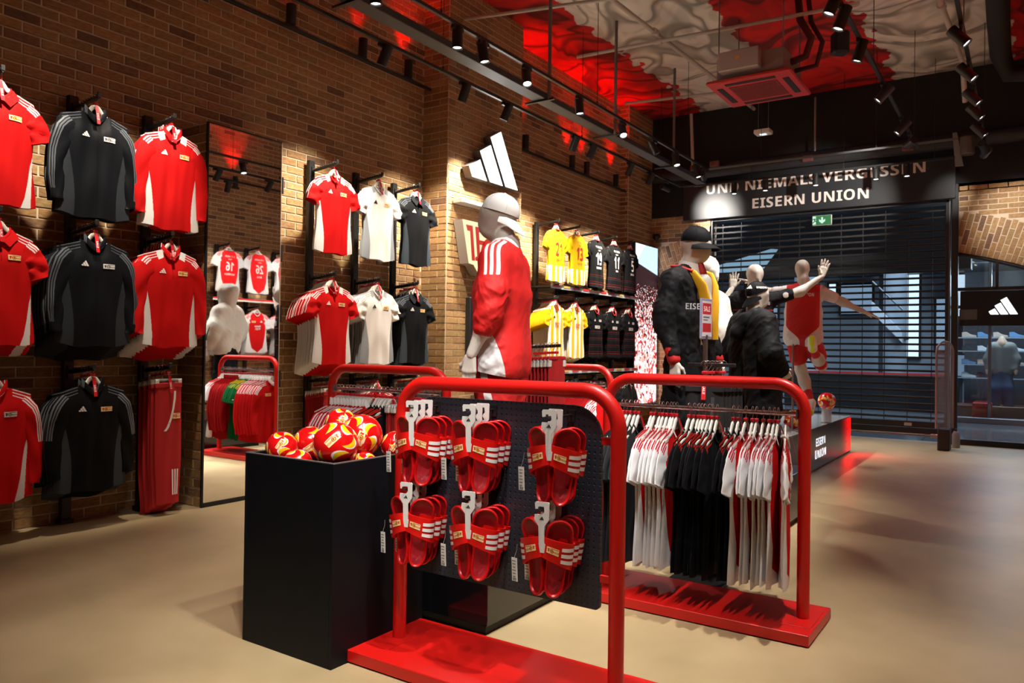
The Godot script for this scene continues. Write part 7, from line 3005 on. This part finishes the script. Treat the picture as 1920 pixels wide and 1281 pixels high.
func jacket_man() -> void:
	var head := Vector3(0.0, 1.73, 0.035)
	var neck := Vector3(0, 1.585, -0.01)
	var re := Vector3(-0.268, 1.18, -0.04)
	var rw := Vector3(-0.275, 0.93, 0.05)
	var le := Vector3(0.268, 1.18, -0.04)
	var lw := Vector3(0.275, 0.93, 0.05)
	var b := trunk()
	b.append_array(limb(Vector3(0.185, 1.475, -0.01), le, lw, 0.058, 0.044, 0.030))
	b.append_array(limb(Vector3(-0.185, 1.475, -0.01), re, rw, 0.058, 0.044, 0.030))
	b.append_array(feet(1, Vector3(0.09, 0.95, 0), Vector3(0.10, 0.51, 0.01), Vector3(0.11, 0.085, -0.02)))
	b.append_array(feet(-1, Vector3(-0.09, 0.95, 0), Vector3(-0.10, 0.51, 0.01), Vector3(-0.11, 0.085, -0.02)))
	var f := Vector3(0.0, -1.0, 0.12)
	var t := figure("white mannequin in black open jacket, yellow scarf and black cap behind the sale stand", Vector3(-1.96, 0.42, -5.15), 78, 1.0, b, [[lw, f, Vector3(-1, 0, 0), Vector3(0, 0, 1), 0.3], [rw, f, Vector3(1, 0, 0), Vector3(0, 0, 1), 0.3]], head, neck)
	var blk := dull(Color("17181b"), 0.62)
	var j := []
	for k in [-1.0, 1.0]:
		j.append_array([[Vector3(0.105 * k, 1.43, -0.02), Vector3(0.105 * k, 1.22, -0.01), 0.115, 0.122], [Vector3(0.105 * k, 1.22, -0.01), Vector3(0.10 * k, 1.0, 0.0), 0.122, 0.115], [Vector3(0.07 * k, 1.53, -0.015), Vector3(0.19 * k, 1.475, -0.015), 0.068, 0.08],
			[Vector3(0.19 * k, 1.455, -0.015), Vector3(0.26 * k, 1.28, -0.035), 0.078, 0.068], [Vector3(0.26 * k, 1.28, -0.035), re * Vector3(-k, 1, 1), 0.068, 0.062], [re * Vector3(-k, 1, 1), rw * Vector3(-k, 1, 1) + Vector3(0, 0.05, -0.01), 0.062, 0.048]])
	cloth_part(t, "jacket", j, blk, 0.012, 12, 0.008, Vector3(6, 4, 6))
	cloth_part(t, "hood", [[Vector3(-0.12, 1.50, -0.10), Vector3(-0.10, 1.22, -0.17), 0.07, 0.055], [Vector3(0.12, 1.50, -0.10), Vector3(0.10, 1.22, -0.17), 0.07, 0.055], [Vector3(0, 1.46, -0.13), Vector3(0, 1.18, -0.18), 0.06, 0.05]], blk, 0.014, 13, 0.005)
	for k in [-1.0, 1.0]:
		var w := rw * Vector3(-k, 1, 1)
		cloth_part(t, "cuff", [[w + Vector3(0, 0.085, -0.025), w + Vector3(0, 0.012, 0.0), 0.047, 0.044]], flat(Color("b81416"), 0.7), 0.009, 15, 0.001)
	var coat := []
	for k in [-1.0, 1.0]:
		coat.append_array([[Vector3(0.08 * k, 0.95, 0), Vector3(0.10 * k, 0.55, 0.0), 0.13, 0.14], [Vector3(0.10 * k, 0.55, 0), Vector3(0.12 * k, 0.10, -0.02), 0.14, 0.12]])
	cloth_part(t, "wide_trousers", coat, dull(Color("121316"), 0.75), 0.018, 16, 0.012, Vector3(7, 1.2, 7))
	# white shirt collar and front, red inner collar
	var g := G.new()
	var rows := []
	for r in [[0.098, 1.525], [0.085, 1.575], [0.074, 1.625], [0.068, 1.62]]:
		var row := []
		for k in 24:
			var a := -TAU * k / 24
			row.append(Vector3(r[0] * cos(a), r[1] - 0.025 * maxf(sin(a), -0.3), -0.005 + r[0] * 1.1 * sin(a)))
		rows.append(row)
	g.grid(rows, true)
	obj("shirt_collar", g, flat(Color("dcdcdc"), 0.7), t)
	cloth_part(t, "shirt_front", [[Vector3(0, 1.48, 0.10), Vector3(0, 1.20, 0.135), 0.055, 0.03]], flat(Color("dcdcdc"), 0.7), 0.012, 19, 0.003)
	cloth_part(t, "collar_patch", [[Vector3(0, 1.60, 0.068), Vector3(0, 1.54, 0.09), 0.026, 0.030]], flat(Color("a51214"), 0.6), 0.009, 20, 0.001)
	# scarf round the neck, falling over the chest
	for k in [-1.0, 1.0]:
		g = G.new()
		var p := [Vector3(0, 1.565, -0.125), Vector3(-0.075 * k, 1.57, -0.105), Vector3(-0.115 * k, 1.56, -0.02), Vector3(-0.105 * k, 1.52, 0.085), Vector3(-0.075 * k, 1.44, 0.135), Vector3(-0.055 * k, 1.33, 0.150), Vector3(-0.05 * k, 1.20, 0.150), Vector3(-0.05 * k, 1.08, 0.150)]
		tube(g, p, [0.022, 0.026, 0.03, 0.036, 0.040, 0.042, 0.042, 0.042], 12, true, Vector2(1.0, 0.42), Vector3(0, 0.2, 1))
		obj("scarf", g, flat(Color("d9a413"), 0.85), t)
		g = G.new()
		var q := []
		for v in p:
			q.append(v + Vector3(-0.012 * k, 0.024, 0.004))
		tube(g, q.slice(0, 4), 0.012, 8, true, Vector2(1.0, 0.7))
		obj("scarf_stripe", g, flat(Color("b3171a"), 0.85), t)
	letters_at(t, "EISERN", 0.042, Transform3D(Basis(Vector3.UP, -0.55), Vector3(-0.145, 1.30, 0.152)), flat(Color("aeb1b5"), 0.5))
	cap_on(t, head, dull(Color("15171a"), 0.7), false, 0.10, M.print_white)


func hood_man() -> void:
	var head := Vector3(0.0, 1.70, 0.035)
	var neck := Vector3(0, 1.56, -0.01)
	var b := trunk()
	b.append_array(feet(1, Vector3(0.09, 0.95, 0), Vector3(0.10, 0.51, 0.01), Vector3(0.11, 0.085, -0.02)))
	b.append_array(feet(-1, Vector3(-0.09, 0.95, 0), Vector3(-0.10, 0.51, 0.01), Vector3(-0.11, 0.085, -0.02)))
	var t := figure("mannequin in white hooded jacket with hood up and black trousers on the podium", Vector3(-2.44, 0.42, -6.75), 70, 1.0, b, [[Vector3(0.27, 0.93, 0.10), Vector3(0, -1, 0.2), Vector3(-1, 0, 0), Vector3(0, 0, 1), 0.4], [Vector3(-0.27, 0.93, 0.10), Vector3(0, -1, 0.2), Vector3(1, 0, 0), Vector3(0, 0, 1), 0.4]], head, neck)
	var wh := flat(Color("cfccc4"), 0.75)
	var j := []
	for k in [-1.0, 1.0]:
		j.append_array([[Vector3(0.11 * k, 1.42, -0.02), Vector3(0.12 * k, 1.20, -0.01), 0.135, 0.15], [Vector3(0.12 * k, 1.20, -0.01), Vector3(0.115 * k, 1.0, 0.0), 0.15, 0.13], [Vector3(0.11 * k, 0.96, 0), Vector3(0.11 * k, 0.94, 0), 0.125, 0.12], [Vector3(0.07 * k, 1.52, -0.015), Vector3(0.20 * k, 1.45, -0.015), 0.075, 0.09],
			[Vector3(0.205 * k, 1.43, -0.015), Vector3(0.295 * k, 1.24, -0.03), 0.10, 0.105], [Vector3(0.295 * k, 1.24, -0.03), Vector3(0.30 * k, 1.13, 0.0), 0.10, 0.085], [Vector3(0.30 * k, 1.13, 0.0), Vector3(0.275 * k, 0.98, 0.08), 0.085, 0.055]])
	cloth_part(t, "jacket", j, wh, 0.014, 22, 0.0035)
	cloth_part(t, "hood", [[Vector3(0, 1.75, -0.055), Vector3(0, 1.755, 0.02), 0.118, 0.112], [Vector3(0, 1.66, -0.04), Vector3(0, 1.60, 0.01), 0.108, 0.098], [Vector3(0, 1.56, -0.02), Vector3(0, 1.49, 0.0), 0.10, 0.13]], wh, 0.013, 24, 0.002)
	for k in [-1.0, 1.0]:
		var g := G.new()
		tube(g, [Vector3(0.405 * k, 1.24, -0.02), Vector3(0.392 * k, 1.13, 0.035), Vector3(0.355 * k, 1.06, 0.07)], 0.008, 8)
		obj("sleeve_zip", g, M.black, t)
	var leg := []
	for k in [-1.0, 1.0]:
		leg.append_array([[Vector3(0.08 * k, 0.95, 0), Vector3(0.10 * k, 0.55, 0.0), 0.115, 0.11], [Vector3(0.10 * k, 0.55, 0), Vector3(0.12 * k, 0.10, -0.02), 0.11, 0.09]])
	cloth_part(t, "trousers", leg, dull(Color("121316"), 0.75), 0.018, 26, 0.008)


func back_man() -> void:
	var head := Vector3(0.0, 1.73, 0.035)
	var neck := Vector3(0, 1.585, -0.01)
	var b := trunk()
	b.append_array(feet(1, Vector3(0.09, 0.95, 0), Vector3(0.10, 0.51, 0.01), Vector3(0.11, 0.085, -0.02)))
	b.append_array(feet(-1, Vector3(-0.09, 0.95, 0), Vector3(-0.10, 0.51, 0.01), Vector3(-0.11, 0.085, -0.02)))
	var t := figure("smaller mannequin in black hooded coat and backwards black cap, seen from behind", Vector3(-1.84, 0.42, -6.25), 140, 0.84, b, [[Vector3(0.25, 1.02, 0.15), Vector3(-0.3, -0.5, 0.6), Vector3(-1, 0, 0), Vector3(0, 0, 1), 0.5], [Vector3(-0.25, 1.02, 0.15), Vector3(0.3, -0.5, 0.6), Vector3(1, 0, 0), Vector3(0, 0, 1), 0.5]], head, neck)
	var blk := dull(Color("131416"), 0.7)
	var j := []
	for k in [-1.0, 1.0]:
		j.append_array([[Vector3(0.12 * k, 1.44, -0.02), Vector3(0.125 * k, 1.20, -0.01), 0.14, 0.15], [Vector3(0.125 * k, 1.20, -0.01), Vector3(0.14 * k, 0.85, 0.0), 0.15, 0.16], [Vector3(0.14 * k, 0.85, 0), Vector3(0.17 * k, 0.66, 0), 0.16, 0.17], [Vector3(0.07 * k, 1.54, -0.015), Vector3(0.20 * k, 1.47, -0.015), 0.075, 0.09],
			[Vector3(0.21 * k, 1.45, -0.015), Vector3(0.36 * k, 1.17, -0.06), 0.105, 0.10], [Vector3(0.36 * k, 1.17, -0.06), Vector3(0.25 * k, 1.03, 0.13), 0.095, 0.075]])
	cloth_part(t, "coat", j, blk, 0.015, 32, 0.010)
	cloth_part(t, "hood", [[Vector3(-0.11, 1.54, -0.06), Vector3(0, 1.37, -0.19), 0.065, 0.06], [Vector3(0.11, 1.54, -0.06), Vector3(0, 1.37, -0.19), 0.065, 0.06], [Vector3(-0.07, 1.50, -0.13), Vector3(0.07, 1.50, -0.13), 0.06, 0.06]], blk, 0.014, 33, 0.006)
	var leg := []
	for k in [-1.0, 1.0]:
		leg.append_array([[Vector3(0.09 * k, 0.90, 0), Vector3(0.11 * k, 0.55, 0.0), 0.12, 0.12], [Vector3(0.11 * k, 0.55, 0), Vector3(0.13 * k, 0.10, -0.02), 0.12, 0.11]])
	cloth_part(t, "trousers", leg, dull(Color("121316"), 0.75), 0.018, 36, 0.008)
	cap_on(t, head, dull(Color("121316"), 0.75), true, 0.34)
	var g := G.new()
	flat_tris(g, bars_tris(0.04), Transform3D(Basis(Vector3.UP, PI + 0.6) * Basis(Vector3.RIGHT, -0.35), Vector3(-0.058, 1.81, -0.094)))
	obj("cap_logo", g, M.print_white, t)
	letters_at(t, "UNION", 0.022, Transform3D(Basis(Vector3.UP, -PI / 2 - 0.2) * Basis(Vector3.RIGHT, -0.35), Vector3(-0.097, 1.805, 0.01)), M.print_white)


func spread_man() -> void:
	var head := Vector3(0.0, 1.72, 0.04)
	var neck := Vector3(0, 1.575, -0.005)
	var le := Vector3(0.47, 1.56, 0.02)
	var lw := Vector3(0.68, 1.72, 0.05)
	var re := Vector3(-0.40, 1.30, -0.02)
	var rw := Vector3(-0.20, 1.60, -0.12)
	var b := trunk()
	b.append_array(limb(Vector3(0.185, 1.475, -0.01), le, lw, 0.056, 0.042, 0.028))
	b.append_array(limb(Vector3(-0.185, 1.475, -0.01), re, rw, 0.056, 0.042, 0.028))
	b.append_array(feet(1, Vector3(0.09, 0.95, 0), Vector3(0.12, 0.51, 0.03), Vector3(0.14, 0.085, -0.02)))
	b.append_array(feet(-1, Vector3(-0.09, 0.95, 0), Vector3(-0.12, 0.51, 0.03), Vector3(-0.14, 0.085, -0.02)))
	var t := figure("mannequin with spread arms in black hooped jersey on the glowing platform", Vector3(-2.32, 0.521, -7.85), 30, 0.97, b, [[lw, Vector3(0.25, 1, 0.0), Vector3(0.3, 0, 1), Vector3(-1, 0.2, 0), 0.1, 0.5], [rw, Vector3(0.15, 1, -0.1), Vector3(0, 0, 1), Vector3(1, 0, 0), 0.12, 0.5]], head, neck)
	var j := []
	for k in [-1.0, 1.0]:
		j.append_array([[Vector3(0.085 * k, 1.42, -0.01), Vector3(0.09 * k, 1.22, 0.0), 0.108, 0.112], [Vector3(0.09 * k, 1.22, 0.0), Vector3(0.095 * k, 0.92, 0.0), 0.112, 0.118], [Vector3(0.06 * k, 1.53, -0.01), Vector3(0.17 * k, 1.475, -0.01), 0.058, 0.065]])
	j.append([Vector3(0, 1.42, -0.01), Vector3(0, 0.94, 0.0), 0.12, 0.125])
	j.append([Vector3(0.18, 1.475, -0.01), Vector3(0.36, 1.53, 0.005), 0.072, 0.064])
	j.append([Vector3(-0.18, 1.475, -0.01), Vector3(-0.32, 1.36, -0.015), 0.072, 0.064])
	var body := blob(j, 0.012, 50.0).ripple(wrinkle(42, 0.005))
	var c := body.cut(func(p: Vector3, _n: Vector3) -> float:
		if absf(p.x) > 0.22:
			return 0.1
		var d := 1.0
		for y in [1.36, 1.19, 1.02, 0.93]:
			d = minf(d, absf(p.y - y) - 0.006)
		return d)
	obj("jersey", c[1], dull(Color("1b1c20"), 0.7), t)
	obj("hoops", c[0], flat(Color("9c1a20"), 0.7), t)
	letters_at(t, "BERLIN", 0.075, Transform3D(Basis(), Vector3(0.0, 1.27, 0.130)), M.print_white, 0.7)
	var g := G.new()
	flat_tris(g, rect_tris(0.09, 0.035), Transform3D(Basis(Vector3.UP, 0.3), Vector3(0.10, 1.43, 0.108)))
	obj("badge", g, flat(Color("9da3aa"), 0.5), t)
	g = G.new()
	lathe(g, [Vector2(0.03, 0), Vector2(0.03, 0.004), Vector2(0, 0.004)], 16, Transform3D(Basis(Vector3.RIGHT, PI / 2), Vector3(0.31, 1.52, 0.066)))
	obj("sleeve_patch", g, M.print_white, t)
	var leg := []
	for k in [-1.0, 1.0]:
		leg.append_array([[Vector3(0.075 * k, 0.95, 0), Vector3(0.12 * k, 0.60, 0.02), 0.115, 0.105]])
	cloth_part(t, "shorts", leg, dull(Color("17181b"), 0.7), 0.015, 46, 0.005)


func kick_man() -> void:
	# back to the camera, in mid stride: one leg down, the other bent up behind
	var head := Vector3(0.02, 1.76, 0.09)
	var neck := Vector3(0.0, 1.61, 0.03)
	var re := Vector3(-0.43, 1.37, 0.05)
	var rw := Vector3(-0.66, 1.25, 0.02)
	var le := Vector3(0.40, 1.50, 0.05)
	var lw := Vector3(0.60, 1.62, 0.10)
	var b := [[Vector3(-0.07, 1.45, 0.01), Vector3(0.07, 1.45, 0.01), 0.085, 0.085], [Vector3(0, 1.40, 0.0), Vector3(0, 1.05, -0.03), 0.090, 0.08], [Vector3(-0.06, 0.98, -0.03), Vector3(0.06, 0.98, -0.03), 0.085, 0.085], [Vector3(0, 1.53, 0.02), Vector3(0, 1.44, 0.01), 0.06, 0.08]]
	b.append_array(limb(Vector3(-0.185, 1.49, 0.01), re, rw, 0.056, 0.042, 0.028))
	b.append_array(limb(Vector3(0.185, 1.49, 0.01), le, lw, 0.056, 0.042, 0.028))
	var rk := Vector3(-0.20, 0.62, 0.10)
	var ra := Vector3(-0.12, 0.82, -0.24)
	var lk := Vector3(0.02, 0.56, 0.02)
	var la := Vector3(-0.10, 0.18, -0.04)
	b.append_array([[Vector3(-0.09, 0.96, -0.02), rk, 0.085, 0.058], [rk, rk.lerp(ra, 0.35), 0.055, 0.058], [rk.lerp(ra, 0.35), ra, 0.058, 0.037], [Vector3(0.09, 0.96, -0.02), lk, 0.085, 0.058], [lk, lk.lerp(la, 0.35), 0.055, 0.058], [lk.lerp(la, 0.35), la, 0.058, 0.037]])
	var t := figure("kicking mannequin in red and white kit on a steel pole, seen from behind", Vector3(-2.15, 0.67, -9.2), 190, 0.97, b, [[rw, Vector3(-0.9, -0.35, 0.0), Vector3(0, -1, 0.1), Vector3(0, 0, 1), 0.2, 0.2], [lw, Vector3(0.9, 0.4, 0.1), Vector3(0, -1, 0), Vector3(0, 0, 1), 0.2, 0.2]], head, neck)
	var red := flat(Color("bd1113"), 0.7)
	var wh := flat(Color("d9d9dc"), 0.7)
	var j := []
	for k in [-1.0, 1.0]:
		j.append_array([[Vector3(0.085 * k, 1.44, 0.01), Vector3(0.09 * k, 1.24, 0.0), 0.108, 0.112], [Vector3(0.09 * k, 1.24, 0.0), Vector3(0.10 * k, 0.95, -0.03), 0.112, 0.125], [Vector3(0.06 * k, 1.55, 0.02), Vector3(0.17 * k, 1.49, 0.01), 0.058, 0.065]])
	j.append([Vector3(0, 1.42, -0.01), Vector3(0, 0.98, -0.035), 0.125, 0.135])
	j.append([Vector3(-0.18, 1.49, 0.01), Vector3(-0.33, 1.42, 0.035), 0.074, 0.066])
	j.append([Vector3(0.18, 1.49, 0.01), Vector3(0.32, 1.50, 0.035), 0.074, 0.066])
	var body := blob(j, 0.012, 50.0).ripple(wrinkle(52, 0.005))
	var c := body.cut(func(p: Vector3, _n: Vector3) -> float:
		var w := lerpf(0.03, 0.185, smoothstep(0.90, 1.10, p.y))
		return absf(p.x) - w)
	obj("jersey_body", c[0], red, t)
	for q in halves(c[1]):
		obj("jersey_flank", q, wh, t)
	letters_at(t, "1. FC UNION", 0.042, Transform3D(Basis(Vector3.UP, PI) * Basis(Vector3.RIGHT, -0.05), Vector3(0.0, 1.45, -0.124)), M.print_white, 0.75)
	letters_at(t, "BERLIN", 0.026, Transform3D(Basis(Vector3.UP, PI), Vector3(0.0, 1.385, -0.132)), M.print_white, 0.75)
	var sh := [[Vector3(-0.08, 0.96, -0.02), Vector3(-0.165, 0.73, 0.06), 0.115, 0.098], [Vector3(0.08, 0.96, -0.02), Vector3(0.05, 0.70, 0.0), 0.115, 0.098]]
	cloth_part(t, "shorts", sh, red, 0.013, 56, 0.005)
	cloth_part(t, "sock", [[rk.lerp(ra, 0.12), rk.lerp(ra, 0.9), 0.062, 0.044], [rk, rk.lerp(ra, 0.12), 0.056, 0.062]], red, 0.010, 57, 0.001)
	cloth_part(t, "sock", [[lk.lerp(la, 0.18), lk.lerp(la, 0.85), 0.062, 0.044]], red, 0.010, 58, 0.001)
	cloth_part(t, "sock_band", [[lk.lerp(la, 0.02), lk.lerp(la, 0.14), 0.060, 0.062]], wh, 0.010, 59, 0.001)
	var lime := flat(Color("c9dc22"), 0.5)
	var up := (ra - rk).normalized()
	cloth_part(t, "boot", [[ra, ra + Vector3(0.01, 0.10, 0.055), 0.042, 0.036], [ra + Vector3(0, -0.0, -0.01), ra + Vector3(0.01, 0.11, 0.03), 0.036, 0.034]], wh, 0.008, 61, 0.001)
	cloth_part(t, "boot_sole", [[ra + Vector3(0, -0.02, -0.035), ra + Vector3(0.012, 0.12, 0.0), 0.030, 0.032]], lime, 0.008, 62, 0.001)
	cloth_part(t, "boot", [[la, la + Vector3(0.0, -0.10, 0.09), 0.042, 0.033], [la, la + Vector3(0, -0.05, -0.02), 0.04, 0.034]], wh, 0.008, 63, 0.001)
	cloth_part(t, "boot_sole", [[la + Vector3(0, -0.075, -0.02), la + Vector3(0.0, -0.135, 0.085), 0.026, 0.026]], lime, 0.008, 64, 0.001)
	var g := G.new()
	tube(g, [Vector3(0.10, 0.86, -0.13), Vector3(0.10, -0.15, -0.13)], 0.011, 10)
	tube(g, [Vector3(0.10, 0.86, -0.13), Vector3(0.07, 0.93, -0.05)], 0.011, 10)
	obj("support_pole", g, M.steel, t)
	g = G.new()
	lathe(g, [Vector2(0.10, 0), Vector2(0.10, 0.006), Vector2(0.02, 0.012), Vector2(0, 0.012)], 24, Transform3D(Basis(), Vector3(0.10, -0.152, -0.13)))
	obj("pole_foot", g, M.steel, t)


func sale_stand() -> void:
	var t := thing("sale_stand", "steel sale stand with a framed price card above the black trousers", "stand", Vector3(-1.66, 0, -4.62))
	var g := G.new()
	tube(g, [Vector3(0, 0.02, 0), Vector3(0, 1.52, 0)], 0.014, 12)
	obj("post", g, M.steel, t)
	g = G.new()
	box(g, Vector3(0, 0.012, 0), Vector3(0.34, 0.024, 0.30), 0.004)
	obj("foot", g, M.black_metal, t)
	g = G.new()
	box(g, Vector3(0.04, 1.335, 0), Vector3(0.30, 0.022, 0.022), 0.003)
	obj("hanging_arm", g, M.black_metal, t)
	var turn := Basis(Vector3.UP, 1.45)
	g = G.new()
	box(g, Vector3(0, 1.62, 0), Vector3(0.15, 0.25, 0.012), 0.003, Transform3D(turn, Vector3.ZERO))
	obj("card_frame", g, flat(Color("8a8fb0"), 0.25), t)
	var im := Image.create(64, 96, false, Image.FORMAT_RGB8)
	im.fill(Color("c9ccd6"))
	im.fill_rect(Rect2i(4, 6, 56, 30), Color("b3202a"))
	im.fill_rect(Rect2i(4, 60, 56, 24), Color("b3202a"))
	im.fill_rect(Rect2i(8, 42, 40, 4), Color("53565e"))
	im.fill_rect(Rect2i(8, 50, 30, 3), Color("53565e"))
	stamp(im, letters("SALE", 14, 1.0), Vector2(32, 21), Vector2.ONE, Color.WHITE)
	g = G.new()
	g.face([turn * Vector3(-0.065, 1.51, 0.0075), turn * Vector3(0.065, 1.51, 0.0075), turn * Vector3(0.065, 1.73, 0.0075), turn * Vector3(-0.065, 1.73, 0.0075)], [Vector2(0, 1), Vector2(1, 1), Vector2(1, 0), Vector2(0, 0)])
	obj("price_card", g, painted(im, 0.4), t)


func dull(c: Color, rough: float) -> StandardMaterial3D:
	return flat(c, rough, 0.0, 0.22)


func halves(g: G) -> Array:   # the pieces on either side of the body
	var o := [G.new(), G.new()]
	for s in 2:
		var map := {}
		for k in range(0, g.i.size(), 3):
			if (g.v[g.i[k]].x + g.v[g.i[k + 1]].x + g.v[g.i[k + 2]].x > 0.0) == (s == 0):
				for j in 3:
					var q := g.i[k + j]
					if not map.has(q):
						map[q] = o[s].add(g.v[q])
					o[s].i.append(map[q])
	return o.filter(func(q: G) -> bool: return q.i.size() > 0)
